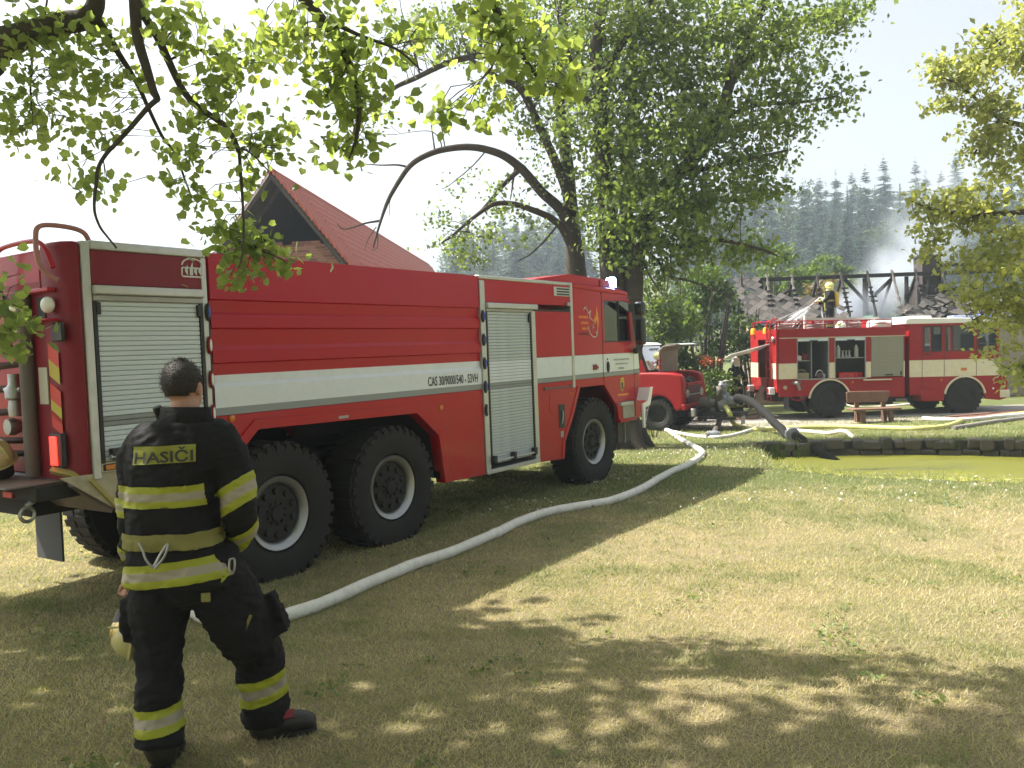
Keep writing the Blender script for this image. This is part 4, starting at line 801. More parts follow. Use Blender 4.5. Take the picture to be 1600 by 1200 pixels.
k.build('rear_ladder', RED2, E2, smooth=50)
for y in (0.9, 2.05):
    k = MB(); k.lathe([(0, 0.20), (0.06, 0.19), (0.09, 0.12), (0.09, 0.0), (0, 0)], o=(-0.06, y, 2.42), n=12); k.build('amber_beacon', M('amber_beacon', (0.85, 0.36, 0.03), rough=0.25, var=0.15), E2, smooth=50)
for y in (0.20, 2.05): 
    k = MB(); k.box(-0.22, -0.05, y-0.02, y+0.22, 0.66, 0.86); k.build('rear_lamp_box', WHITE, E2, bevel=0.02); box('lamp_lens', (-0.225, -0.221, y+0.02, y+0.18, 0.70, 0.82), CHEVRED, E2)
k = MB(); k.lathe([(0, 0.1), (0.06, 0.09), (0.09, 0.0), (0.07, -0.02), (0, -0.02)], o=(-0.10, 0.25, 2.24), ax='x', n=14); k.build('work_lamp', STEEL, E2, smooth=40)
k = MB(); k.tube(smoothpath([(-0.05, 0.03, 1.0), (-0.05, 0.03, 2.6), (-0.02, 0.03, 2.72), (0.05, 0.05, 2.76)], 5), 0.025, n=6); k.build('corner_rail', RED2, E2, smooth=50)
# roof rack with its rails
k = MB()
k.tube([(0.05, 0.05, 2.76), (3.3, 0.05, 2.74)], 0.016, n=6); k.tube([(0.05, W2-0.1, 2.78), (3.3, W2-0.1, 2.76)], 0.016, n=6); k.tube([(0.05, 0.05, 2.66), (3.3, 0.05, 2.64)], 0.012, n=6)
for x in (0.05, 0.7, 1.35, 2.0, 2.65, 3.3):
    for y in (0.05, W2-0.1): k.tube([(x, y, 2.47), (x, y, 2.76)], 0.014, n=6)
k.tube(smoothpath([(-0.02, 2.3, 2.4), (-0.02, 2.3, 2.68), (0.0, 2.2, 2.78), (0.0, 1.2, 2.78), (0.0, 0.6, 2.78)], 5), 0.02, n=6)
k.build('roof_rail', RED2, E2, smooth=50)
k = MB(); k.lathe([(0, 0.12), (0.07, 0.11), (0.08, 0), (0, 0)], o=(0.05, 1.3, 2.72), n=12); k.build('blue_beacon', M('dark_blue_dome', (0.02, 0.02, 0.14), rough=0.2, coat=0.5), E2, smooth=50)
k = MB(); k.box(0.78, 0.84, 0.10, 0.16, 2.47, 2.90); k.build('lamp_mast', LAMP_WHITE, E2, bevel=0.01)
t = in_locker('ladder', 'pale extension ladder lying along the roof of the older fire engine', 'ladder', 0.9, 0.6, 2.66)
for y in (0, 0.35): MB().box(0, 2.3, y, y+0.03, 0.12, 0.19).build('rail', ALU, t)
for i in range(9): MB().box(0.1+0.25*i, 0.13+0.25*i, 0.031, 0.349, 0.14, 0.17).build('rung', ALU, t)
for xx in (0.3, 1.9): MB().box(xx, xx+0.06, -0.02, 0.40, -0.2, 0.118).build('support', RED2, t)
for i, (x, y) in enumerate(((0.35, 0.6), (1.25, 0.45), (2.35, 0.5))):
    t = in_locker('hose_coil', ('grey hose coil on the rear end of the older engine roof', 'grey hose coil on the middle of the older engine roof', 'grey hose coil near the cab on the older engine roof')[i], 'hose coil', x, y, 2.47, 'hose coils on the roof')
    k = MB(); k.tube([(0.22*math.cos(a)*(1+a*0.01), 0.22*math.sin(a)*(1+a*.01), 0.04+0.012*a) for a in np.linspace(0, 5*PI, 60)], 0.035, n=6); k.build('coil', M('coil_grey', (0.22, 0.2, 0.19), rough=0.8, var=0.25), t, smooth=50)
h2 = helmet('white and lime helmet resting on the roof edge of the older fire engine', e2pt(1.85, 0.12, 2.58), (0, 0, 0.6), SHELL_W, 1.0, False); k = MB(); k.lathe([(0.128, 0.02), (0.12, 0.07), (0.1, 0.09)], n=20); k.build('lime_band', LIME, h2, smooth=40)
t = in_locker('bundled_cloth', 'crumpled white sheet heaped on the older engine roof by the cab', 'cloth', 3.05, 0.35, 2.46)
k = MB(); k.ell((0, 0, 0.12), 0.36, 0.3, 0.2, nu=24, nv=14); k.v = [tuple(Vector(v)+mnoise.noise_vector(Vector(v)*6)*0.09) for v in k.v]; k.build('cloth', M('white_cloth', (0.75, 0.74, 0.72), rough=0.8, bump=0.3, bs=12), t, smooth=80)

# ------------------------------------------------------------------ the small bonneted pump truck by the tree, bonnet propped open
fwd = Vector((0.85, -0.527, 0)).normalized(); p3 = ground(1029, 674)
V = thing('pump_truck', 'small red fire truck with open bonnet and front-mounted pump', 'fire truck', (p3.x, p3.y, g(p3.x, p3.y)), math.atan2(fwd.y, fwd.x))
mb = MB(); ap = [(-0.46-0.9, 0.50), (-0.47, 0.50)]+[(-0.47*math.cos(a), 0.44+0.50*math.sin(a)) for a in np.linspace(0.25, PI-0.25, 14)]+[(0.52, 0.52), (0.68, 0.60), (0.71, 0.85), (0.71, 1.22), (0.68, 1.42), (0.60, 1.50), (0.36, 1.55), (-0.26, 1.57), (-1.37, 1.57)]
mb.prism(ap, 'y', 0.0, 0.30); mb.prism(ap, 'y', 1.45, 1.75); mb.build('fender', RED2, V, bevel=0.06, seg=3)
mb = MB(); mb.box(-0.4, 0.66, 0.31, 1.44, 0.60, 0.66); mb.box(-0.36, -0.30, 0.31, 1.44, 0.66, 1.50); mb.build('engine_bay', DARK, V)
mb = MB(); mb.box(0.0, 0.55, 0.55, 1.2, 0.8, 1.32); mb.lathe([(0, 0), (0.16, 0), (0.16, 0.1), (0, 0.1)], o=(0.25, 0.85, 1.33), n=14); mb.tube(smoothpath([(0.5, 0.5, 1.2), (0.6, 0.7, 1.38), (0.55, 1.1, 1.36), (0.6, 1.3, 1.2)], 5), 0.04, n=6); mb.box(0.6, 0.7, 0.6, 0.75, 1.2, 1.34); mb.build('engine', M('engine_grime', (0.06, 0.055, 0.05), rough=0.6, metal=0.3, var=0.4), V, bevel=0.02)
mb = MB(); mb.box(0.62, 0.73, 0.302, 1.448, 1.18, 1.26); mb.build('bonnet_sill', RED2, V, bevel=0.02)
mb = MB(); mb.box(0.65, 0.71, 0.34, 1.41, 0.72, 1.178); gr = mb.build('grille', M('grille_dark', (0.03, 0.028, 0.03), rough=0.5), V)
for k_ in range(5): box('grille_bar', (0.712, 0.726, 0.40, 1.35, 0.76+0.085*k_, 0.785+0.085*k_), REDM if k_ != 2 else STEEL, gr)
for y in (0.30, 1.40): 
    k = MB(); k.lathe([(0.10, -0.02), (0.11, 0.01), (0.09, 0.03), (0, 0.045)], o=(0.715, y, 0.98), ax='x', n=16); k.build('headlight', CHROME, V, smooth=50)
mb = MB(); mb.box(0.65, 0.76, 0.0, 1.75, 0.56, 0.71); mb.build('front_apron', RED2, V, bevel=0.02)
mb = MB(); mb.prism([(-0.31, 1.572), (-0.56, 2.28), (-1.9, 2.30), (-1.9, 1.572)], 'y', 0.03, 0.06); mb.prism([(-0.31, 1.572), (-0.56, 2.28), (-1.9, 2.22), (-1.9, 1.572)], 'y', 1.69, 1.72); cb = mb.build('cab_side', RED2, V)
mb = MB(); mb.prism([(-0.50, 2.28), (-0.64, 2.35), (-1.1, 2.38), (-2.0, 2.38), (-2.0, 2.28)], 'y', 0.0, 1.75); mb.build('cab_roof', M('pale_grey_roof', (0.55, 0.54, 0.52), rough=0.5, dirt=0.3), V, bevel=0.03)
mb = MB(); mb.add([(-0.29, 0.12, 1.60), (-0.29, 1.63, 1.60), (-0.52, 1.60, 2.26), (-0.52, 0.15, 2.26)], [(0, 1, 2, 3)]); mb.build('windscreen', glass_mat('pale_windscreen', (0.55, 0.72, 0.78), 0.55, 0.6), V)
mb = MB(); mb.tube([(-0.29, 0.08, 1.58), (-0.53, 0.10, 2.28)], 0.035, n=6); mb.tube([(-0.29, 1.67, 1.58), (-0.53, 1.65, 2.28)], 0.035, n=6); mb.tube([(-0.28, 0.08, 1.60), (-0.28, 1.67, 1.60)], 0.03, n=6); mb.build('windscreen_frame', BLACK, V, smooth=50)
for y in (0.6, 1.2):
    mb = MB(); mb.tube([(-0.24, y, 1.60), (-0.33, y-0.25, 1.78), (-0.36, y-0.3, 1.86)], 0.01, n=5); mb.build('wiper', BLACK, V)
for k_ in range(4):
    mb = MB(); mb.add([(-0.475, 0.75+0.16*k_, 2.20), (-0.475, 0.87+0.16*k_, 2.20), (-0.45, 0.81+0.16*k_, 2.12)], [(0, 1, 2)]); mb.build('pennant', BLACK, V)
mb = MB(); mb.box(-1.9, -1.2, 0.2, 1.5, 0.6, 1.57); mb.box(-4.2, -2.02, 0.0, 1.75, 0.6, 2.1); mb.build('rear_body', RED2, V, bevel=0.03)
mb = MB(); mb.prism([(-0.02, 0), (0.02, 0), (0.05, 0.55), (0.16, 0.66), (0.50, 0.70), (0.50, 0.73), (0.14, 0.70), (0.0, 0.58)], 'y', 0.20, 1.55); o = mb.build('open_bonnet', M('bonnet_inside', (0.19, 0.155, 0.125), rough=0.6, var=0.12, dirt=0.2), V, bevel=0.01); o.location = (-0.02, 0, 1.56)
mb = MB(); mb.prism([(0.16, 0.735), (0.50, 0.735), (0.62, 0.71), (0.62, 0.72), (0.5, 0.748), (0.16, 0.748)], 'y', 0.30, 1.42); o = mb.build('bonnet_lip', WHITE, V); o.location = (-0.02, 0, 1.56)
mb = MB(); mb.tube([(0.06, 0.12, 1.55), (0.06, 0.12, 2.02)], 0.018, n=6); mb.box(0.03, 0.09, 0.03, 0.21, 1.86, 1.89); mb.box(0.03, 0.09, 0.06, 0.18, 1.72, 1.75); mb.build('mirror_post', REDM, V)
wheel_parts(V, 'wheel', (0, 0.05, 0.42), 0.43, 0.22, 0.22, False, lugs=24, hubmat=DARK, rimmat=DARK, bolts=6); wheel_parts(V, 'wheel', (0, 1.70, 0.42), 0.43, 0.22, 0.22, True, lugs=24, hubmat=DARK, rimmat=DARK, bolts=6)
wheel_parts(V, 'wheel', (-3.1, 0.05, 0.42), 0.43, 0.22, 0.22, False, lugs=24, hubmat=DARK, rimmat=DARK, bolts=6); wheel_parts(V, 'wheel', (-3.1, 1.70, 0.42), 0.43, 0.22, 0.22, True, lugs=24, hubmat=DARK, rimmat=DARK, bolts=6)
mb = MB(); mb.box(-4.0, 0.9, 0.45, 0.6, 0.45, 0.62); mb.box(-4.0, 0.9, 1.15, 1.3, 0.45, 0.62); mb.tube([(0, 0.2, 0.42), (0, 1.6, 0.42)], 0.07, n=8); mb.box(0.80, 0.98, 0.05, 1.7, 0.38, 0.50); mb.build('chassis', DARK, V)
box('bumper_end', (0.90, 1.0, 0.02, 0.16, 0.40, 0.60), STEEL, V, 0.01)
mb = MB(); mb.box(0.9, 2.05, 0.62, 1.12, 0.36, 0.46); mb.box(0.9, 1.9, 0.55, 0.62, 0.28, 0.34); mb.build('pump_platform', DARK, V, bevel=0.01); box('number_plate', (2.0, 2.02, 0.70, 1.0, 0.14, 0.36), M('plate_dull', (0.3, 0.29, 0.25), rough=0.6), V)
CAST = M('cast_pump_grey', (0.22, 0.235, 0.25), rough=0.5, metal=0.4, var=0.3, dirt=0.3)
mb = MB(); mb.lathe([(0, -0.42), (0.16, -0.42), (0.17, -0.2), (0.12, -0.16), (0.12, 0)], o=(1.30, 0.87, 0.68), ax='x', n=16); mb.build('pump_gear', M('gear_grime', (0.11, 0.10, 0.09), rough=0.6, metal=0.3, dirt=0.4), V, smooth=40)
mb = MB(); mb.lathe([(0.10, -0.12), (0.24, -0.10), (0.26, 0.0), (0.24, 0.10), (0.14, 0.14), (0.11, 0.30), (0.13, 0.31), (0.13, 0.36), (0, 0.36)], o=(1.52, 0.87, 0.74), ax='x', n=20); mb.tube([(1.52, 0.87, 0.95), (1.52, 0.87, 1.12), (1.48, 0.75, 1.2)], 0.07, n=10); pm = mb.build('pump', CAST, V, smooth=40)
for y in (0.68, 1.06):
    k = MB(); k.tube([(1.50, 0.87, 1.02), (1.50, y, 1.06), (1.52, y, 1.14)], 0.05, n=8); k.lathe([(0.07, 0), (0.07, 0.05), (0.05, 0.06)], o=(1.52, y, 1.13), n=12); k.build('outlet', CAST, pm, smooth=40)
    k = MB(); k.lathe([(0.07, 0), (0.085, 0.01), (0.07, 0.02), (0.055, 0.01), (0.07, 0)], o=(1.52, y, 1.26), n=14); k.tube([(1.52, y, 1.18), (1.52, y, 1.27)], 0.012, n=6); k.tube([(1.45, y, 1.27), (1.59, y, 1.27)], 0.008, n=5); k.build('valve_wheel', STEEL, pm, smooth=40)
k = MB(); k.lathe([(0.045, 0), (0.045, -0.03), (0, -0.03)], o=(1.46, 0.62, 0.92), ax='y', n=12); k.build('gauge', LAMP_WHITE, pm)
def vpt(x, y, z): return V.matrix_basis @ Vector((x, y, z))

# ------------------------------------------------------------------ hoses
def hose(name, label, pts, r, mat, cat='hose', flat=None, n=10, parts=None):
    o = thing(name, label, cat, pts[0]); o0 = Vector(pts[0]); mb = MB(); path = smoothpath([Vector(p)-o0 for p in pts], 10)
    q_ = [p+Vector((mnoise.noise(Vector(p)*2.3+o0), mnoise.noise(Vector(p)*2.3+o0*1.7), 0))*r*0.35 for p in path]
    mb.tube(q_, [r*(1+0.07*mnoise.noise(Vector(p)*5.1+o0)+(0.05 if j % 23 == 0 else 0)) for j, p in enumerate(path)], n=n, flat=flat); mb.build('hose', mat, o, smooth=70)
    for q in (parts or []):
        c = Vector(q[0])-o0; d = Vector(q[1]).normalized(); k = MB(); ln = q[2]; R = q[3]
        k.tube([c-d*ln, c-d*ln*0.8, c-d*ln*0.75, c-d*0.02, c+d*0.02, c+d*ln*0.75, c+d*ln*0.8, c+d*ln], [R*0.8, R*0.8, R, R, R*1.15, R, R*0.8, R*0.8], n=12); k.build('coupling', STEEL if mat is HW else CAST, o, smooth=35)
    return o
def gl(pts, r): return [(lambda p: Vector((p.x, p.y, g(p.x, p.y)+r*0.8)))(ground(a, b)) for a, b in pts]
HW = M('white_canvas_hose', (0.66, 0.65, 0.60), rough=0.8, var=0.10, vs=6, bump=0.25, bs=140, dirt=0.55, dcol=(0.36, 0.32, 0.24))
HY = M('yellow_hose', (0.52, 0.50, 0.17), rough=0.65, var=0.1, vs=8, dirt=0.3)
HB = M('black_suction_hose', (0.009, 0.0088, 0.0085), rough=0.85, var=0.3, vs=14, dirt=0.2, dcol=(0.05, 0.045, 0.04), spec=0.25)
HG = M('grey_hose', (0.24, 0.22, 0.20), rough=0.8, var=0.15, dirt=0.3)
HR = M('brown_red_hose', (0.26, 0.13, 0.10), rough=0.8, var=0.2)
wp = [(245, 905), (290, 955), (345, 982), (395, 984), (450, 970), (520, 944), (585, 915), (645, 890), (705, 869), (765, 844), (810, 822), (855, 806), (905, 796), (955, 787), (1000, 770), (1040, 746), (1075, 730), (1094, 717), (1097, 709), (1083, 700), (1062, 688), (1046, 676), (1036, 672)]
hose('fire_hose', 'long white hose curving over the near lawn', gl(wp, 0.052), 0.052, HW, n=12)
hose('fire_hose', 'white hose running right from the tree foot past the black suction hose', gl([(1040, 674), (1070, 681), (1100, 685), (1130, 685), (1155, 680), (1178, 673), (1205, 671), (1245, 675), (1290, 679), (1330, 683), (1360, 689)], 0.045), 0.045, HW, parts=[(gl([(1243, 675)], 0.06)[0], (1, 0, 0), 0.10, 0.075)])
pp = vpt(1.62, 0.70, 0.62); yl = gl([(1147, 664), (1160, 671), (1185, 674), (1230, 672), (1290, 670), (1340, 670), (1390, 672), (1435, 673), (1470, 671), (1490, 666), (1503, 660)], 0.06)
hose('fire_hose', 'yellow hose running from the truck pump past the bench', [pp, pp+Vector((0.08, -0.1, -0.25))]+yl, 0.065, HY)
sp_ = vpt(1.90, 0.87, 0.76); cpl = ground(1238, 688); wend = atz(1292, 716, WATER)
d_ = (wend-cpl).normalized()
cz = Vector((cpl.x, cpl.y, g(cpl.x, cpl.y)+0.12)); ys_ = lambda t: sp_.y+(cz.y-sp_.y)*t
arc = [at(px, py, ys_(t)) for px, py, t in ((1152, 621, 0.10), (1168, 625, 0.22), (1183, 634, 0.36), (1200, 650, 0.52), (1218, 668, 0.70), (1230, 681, 0.86))]
hose('suction_hose', 'thick black suction hose arching from the small truck pump down into the pond', [sp_]+arc+[cz, cz.lerp(wend, 0.45)+Vector((0, 0, 0.03)), wend+d_*0.3], 0.098, HB, n=14, parts=[(cz, (cz-arc[-1]).normalized(), 0.14, 0.14)])
q0 = vpt(1.46, 0.60, 1.10); q1 = ground(1123, 668); q2 = ground(1114, 685)
hose('suction_hose', 'brown grey delivery hose hanging from the pump to the coupling on the grass', [q0, q0+Vector((0.0, -0.16, -0.10)), q0.lerp(q1, 0.45)+Vector((-0.02, -0.05, 0)), Vector((q1.x, q1.y, g(q1.x, q1.y)+0.12)), Vector((q2.x, q2.y, g(q2.x, q2.y)+0.09))], 0.072, M('brown_grey_hose', (0.085, 0.07, 0.062), rough=0.7, var=0.3), parts=[(Vector((q2.x, q2.y, g(q2.x, q2.y)+0.09)), (1, -0.1, 0), 0.16, 0.09)])
hose('fire_hose', 'white hose at the lane edge right of the bench', gl([(1442, 657), (1480, 659), (1520, 658), (1560, 654), (1610, 650)], 0.06), 0.06, HW)
hose('fire_hose', 'grey hose slanting across the grass behind the right end of the pond', gl([(1490, 672), (1520, 667), (1560, 661), (1610, 655)], 0.055), 0.055, HG)
hose('fire_hose', 'yellow hose end lying on the lane near the right edge', gl([(1545, 655), (1570, 652), (1610, 647)], 0.06), 0.06, HY)
for k_, pts in enumerate(([(1500, 656), (1540, 653), (1580, 648), (1620, 646)], [(1480, 655), (1520, 651), (1560, 648), (1620, 643)])):
    hose('fire_hose', ('brown hose on the lane, nearer the pond', 'brown hose on the lane, nearer the front wheel')[k_], gl(pts, 0.05), 0.05, HR)
hose('fire_hose', 'thin tan hose lying across the lane behind the small truck pump', gl([(1085, 660), (1120, 652), (1160, 651), (1185, 647)], 0.04), 0.04, M('tan_hose', (0.42, 0.30, 0.17), rough=0.8, var=0.2))
eo = E2.matrix_world @ Vector((0.44, -0.06, 0.99)); eg = ground(1268, 648)
hose('fire_hose', 'grey hose drooping from the side outlet of the older engine', [eo, eo+Vector((0.05, -0.12, -0.06)), eo.lerp(Vector((eg.x, eg.y, g(eg.x, eg.y))), 0.55)+Vector((0, 0, -0.10)), Vector((eg.x, eg.y, g(eg.x, eg.y)+0.05))]+gl([(1290, 651), (1330, 652)], 0.05), 0.045, HG)
for k_, (x_, c_) in enumerate(((-0.12, HR), (0.02, HG), (-0.25, HR))):
    a_ = E2.matrix_world @ Vector((-0.12, 0.9+0.2*k_, 0.86)); b_ = ground(1178-18*k_, 655-2*k_); bz = g(b_.x, b_.y)+0.04
    hose('fire_hose', ('red brown hose hanging from the rear of the older fire engine', 'grey hose hanging from the rear of the older fire engine', 'red brown hose trailing furthest back from the rear of the older fire engine')[k_], [a_, a_+Vector((-0.1, 0, -0.3)), Vector((b_.x+0.15, b_.y, bz+0.08)), Vector((b_.x, b_.y, bz)), Vector((b_.x-0.6, b_.y-0.15, bz)), Vector((b_.x-1.1-0.3*k_, b_.y+0.1, bz))], 0.035, c_)

# ------------------------------------------------------------------ bench
bp_ = ground(1350, 662); BX = bp_.x
BE = thing('park_bench', 'weathered brown wooden bench on the grass in front of the older fire engine', 'bench', (BX, bp_.y, g(BX, bp_.y)), rad(-1))
WOOD = M('bench_wood', (0.17, 0.088, 0.055), rough=0.75, var=0.3, vs=5, bump=0.3, bs=30, dirt=0.3, dcol=(0.25, 0.2, 0.16))
for x in (0.0, 0.74): MB().box(x-0.055, x+0.055, 0.0, 0.11, 0, 0.345).build('leg', WOOD, BE, bevel=0.012)
for x in (0.0, 0.72): MB().box(x-0.05, x+0.05, 0.36, 0.45, 0, 0.345).build('leg', WOOD, BE, bevel=0.012); 
for x in (0.0, 0.72): MB().box(x-0.06, x+0.06, 0.452, 0.51, 0.0, 0.66).build('back_post', WOOD, BE, bevel=0.01)
for k_ in range(2): MB().box(-0.30, 0.98, -0.06+0.25*k_, 0.17+0.25*k_, 0.347, 0.40).build('seat_plank', WOOD, BE, bevel=0.012)
mb = MB(); mb.prism([(-0.28, 0.54), (0.80, 0.53), (0.88, 0.80), (0.82, 0.83), (-0.20, 0.85), (-0.30, 0.83)], 'y', 0.40, 0.45); mb.build('backrest', WOOD, BE, bevel=0.012)
t = in_locker('green_tarpaulin', 'dark green peaked tarpaulin on the older engine roof', 'tarpaulin', 3.02, 1.1, 2.46)
mb = MB(); mb.prism([(0, 0), (0.56, 0), (0.60, 0.16), (0.30, 0.46), (0.26, 0.46), (-0.04, 0.16)], 'y', 0, 0.7); mb.build('folded_sheet', M('tarp_green', (0.02, 0.09, 0.05), rough=0.55, var=0.2, bump=0.3, bs=10), t, bevel=0.03)
# teal container and shed roof behind the right tree
tb = ground(1578, 624); TE = thing('container', 'pale teal steel container at the right edge behind the older fire engine', 'container', (tb.x+2.0, tb.y+6.0, g(tb.x+2.0, tb.y+6.0)), rad(4))
TEAL = M('teal_paint', (0.28, 0.52, 0.44), rough=0.5, var=0.08, dirt=0.2); TEALD = M('deep_green_paint', (0.03, 0.17, 0.09), rough=0.5, var=0.15)
MB().box(0, 2.6, 0, 1.6, 0.12, 0.95).build('body', TEAL, TE, bevel=0.02); MB().box(-0.04, 2.64, -0.04, 1.64, 0.952, 1.04).build('rim', TEAL, TE, bevel=0.015); MB().box(0.05, 2.55, 0.05, 1.55, 1.041, 1.75).build('lid', TEALD, TE, bevel=0.05)
for x in (0.5, 1.3, 2.1): box('rib', (x, x+0.05, -0.03, -0.001, 0.15, 0.94), TEALD, TE)
for x in (0.1, 2.3): box('foot', (x, x+0.2, 0.1, 1.5, 0, 0.118), DARK, TE)

# ------------------------------------------------------------------ people
SKIN = M('skin', (0.42, 0.22, 0.15), rough=0.55, var=0.08, vs=12)
CLOTH = M('firefighter_cloth', (0.0075, 0.0075, 0.0095), rough=0.85, var=0.25, vs=8, bump=0.35, bs=220, spec=0.3)
HAIR = M('dark_hair', (0.018, 0.012, 0.009), rough=0.6, var=0.4, vs=30, bump=0.9, bs=160)
TAPEY = M('fluorescent_yellow_tape', (0.29, 0.315, 0.015), rough=0.6, var=0.06)
TAPEG = M('silver_tape', (0.30, 0.27, 0.21), rough=0.5, var=0.06)
BELT = M('yellow_webbing', (0.20, 0.19, 0.05), rough=0.75, var=0.15, bump=0.4, bs=180)
BOOT = M('boot_leather', (0.014, 0.012, 0.011), rough=0.45, var=0.3, dirt=0.35, dcol=(0.08, 0.065, 0.045))
def limb(mb, pts, rs, n=18, k=6, flat=None, dome=1.0):
    """tapered round limb with domed ends"""
    P = [Vector(p) for p in pts]; path = smoothpath(P, k); rr = []
    for i in range(len(P)-1): rr += [rs[i]+(rs[i+1]-rs[i])*(j/k) for j in range(k)]
    rr.append(rs[-1]); t0 = (path[0]-path[1]).normalized(); t1 = (path[-1]-path[-2]).normalized()
    a = [path[0]+t0*rr[0]*c for c in (0.9, 0.6)]; b = [path[-1]+t1*rr[-1]*c*dome for c in (0.6, 0.9)]
    mb.tube(a+path+b, [rr[0]*0.4, rr[0]*0.8]+rr+[rr[-1]*0.8, rr[-1]*0.4], n=n, flat=flat)
def fuse(mb, voxel, it=3, name='body'):
    me = mb.mesh(name, CLOTH)
    return evaluated(me, [('REMESH', dict(mode='VOXEL', voxel_size=voxel, adaptivity=0.0)), ('SMOOTH', dict(factor=0.5, iterations=it))])
def crumple(me, amp, sc_, seed=0.0, stretch=(1, 1, 2.2)):
    """soft folds in cloth"""
    nv = len(me.vertices); co = np.zeros(nv*3, np.float32); me.vertices.foreach_get('co', co); no = np.zeros(nv*3, np.float32); me.vertex_normals.foreach_get('vector', no)
    co = co.reshape(-1, 3); no = no.reshape(-1, 3); d = np.empty(nv)
    for i, c in enumerate(co):
        v = Vector((c[0]*stretch[0]+seed, c[1]*stretch[1], c[2]*stretch[2]))*sc_
        d[i] = mnoise.noise(v)*0.7+(1-abs(mnoise.noise(v*1.9)))*0.5-0.4+0.3*mnoise.noise(v*4.1)
    co += no*(d*amp)[:, None]; me.vertices.foreach_set('co', co.ravel()); me.update()
def smoothed(name, me, mat, parent, loc=None):
    me.materials.clear(); me.materials.append(mat); me.polygons.foreach_set('use_smooth', [True]*len(me.polygons)); me.name = name
    return link(name, me, parent, loc)
def band(src, co, no, w, keep, mats, parent, name='reflective_stripe', out=0.005, fr=(0.32, 0.68)):
    """a strip of tape following the cloth between two planes"""
    bm = bmesh.new(); bm.from_mesh(src); no = Vector(no).normalized(); co = Vector(co)
    geo = lambda: bm.verts[:]+bm.edges[:]+bm.faces[:]
    bmesh.ops.bisect_plane(bm, geom=geo(), plane_co=co-no*w/2, plane_no=no, clear_inner=True)
    bmesh.ops.bisect_plane(bm, geom=geo(), plane_co=co+no*w/2, plane_no=no, clear_outer=True)
    if len(mats) > 1:
        for f_ in fr: bmesh.ops.bisect_plane(bm, geom=geo(), plane_co=co+no*w*(f_-0.5), plane_no=no)
    bmesh.ops.delete(bm, geom=[f for f in bm.faces if not keep(f.calc_center_median())], context='FACES')
    for f in bm.faces:
        t = (f.calc_center_median()-co).dot(no)/w+0.5; f.material_index = (1 if fr[0] < t < fr[1] else 0) if len(mats) > 1 else 0; f.smooth = True
    bm.normal_update()
    for v in bm.verts: v.co += v.normal*out
    me = bpy.data.meshes.new(name); bm.to_mesh(me); bm.free()
    for m in mats: me.materials.append(m)
    return link(name, me, parent) if len(me.polygons) else None
def hand(mb, wrist, d, side, down, s=1.0, curl=0.6):
    """palm, four fingers of different lengths and a thumb from the side of the palm"""
    wrist, d = Vector(wrist), Vector(d).normalized(); side = (Vector(side)-d*Vector(side).dot(d)).normalized(); nrm = d.cross(side).normalized()*down
    pal = wrist+d*0.05*s
    mb.ell(pal, 0.0, 0.0, 0.0) if False else None
    for k in range(4):
        o = side*(k-1.5)*0.021*s; limb(mb, [wrist+o*0.5, wrist+d*0.085*s+o], [0.017*s, 0.0125*s], n=10, k=3)
        L = (0.066, 0.076, 0.071, 0.056)[k]*s; a = wrist+d*0.085*s+o; b = a+(d*math.cos(curl*0.6)+nrm*math.sin(curl*0.6))*L*0.5; c = b+(d*math.cos(curl*1.7)+nrm*math.sin(curl*1.7))*L*0.5
        limb(mb, [a, b, c], [0.0105*s, 0.0095*s, 0.008*s], n=8, k=3)
    a = wrist+d*0.025*s-side*0.028*s; b = a-side*0.026*s+d*0.03*s+nrm*0.012*s; c = b+d*0.03*s+nrm*0.016*s
    limb(mb, [a, b, c], [0.015*s, 0.012*s, 0.009*s], n=8, k=3)
def head_shapes(mb, c, fw, s=1.0):
    """skull, jaw, nose, lips, brow and ears; fw is where the face looks"""
    fw = Vector(fw).normalized(); rt = fw.cross(Vector((0, 0, 1))).normalized(); R = Matrix((rt, fw, Vector((0, 0, 1)))).transposed().to_4x4()
    P = lambda x, y, z: Vector(c)+R.to_3x3() @ Vector((x, y, z))*s
    mb.ell(P(0, -0.012, 0.018), 0.076*s, 0.098*s, 0.094*s, mat=R, nu=24, nv=16); mb.ell(P(0, 0.030, -0.045), 0.058*s, 0.064*s, 0.072*s, mat=R, nu=20, nv=12)
    mb.ell(P(0, 0.078, -0.090), 0.022*s, 0.016*s, 0.018*s, mat=R); mb.ell(P(0, 0.094, -0.012), 0.012*s, 0.02*s, 0.03*s, mat=R); mb.ell(P(0, 0.105, -0.028), 0.016*s, 0.014*s, 0.011*s, mat=R)
    mb.ell(P(0, 0.086, -0.06), 0.024*s, 0.010*s, 0.008*s, mat=R); mb.ell(P(0, 0.080, 0.022), 0.048*s, 0.014*s, 0.010*s, mat=R)
    for q in (-1, 1): mb.ell(P(q*0.080, -0.012, -0.008), 0.010*s, 0.020*s, 0.033*s, mat=R)
    return P, R

YP = 3.80
J = lambda px, py, dy=0.0: at(px, py, YP+dy)
b0 = Vector((J(262, 1200).x, YP+0.05, g(J(262, 1200).x, YP)))
FF = thing('person', 'firefighter in dark yellow-striped turnout gear standing with his back turned, bareheaded', 'person', b0)
JL = lambda px, py, dy=0.0: J(px, py, dy)-b0
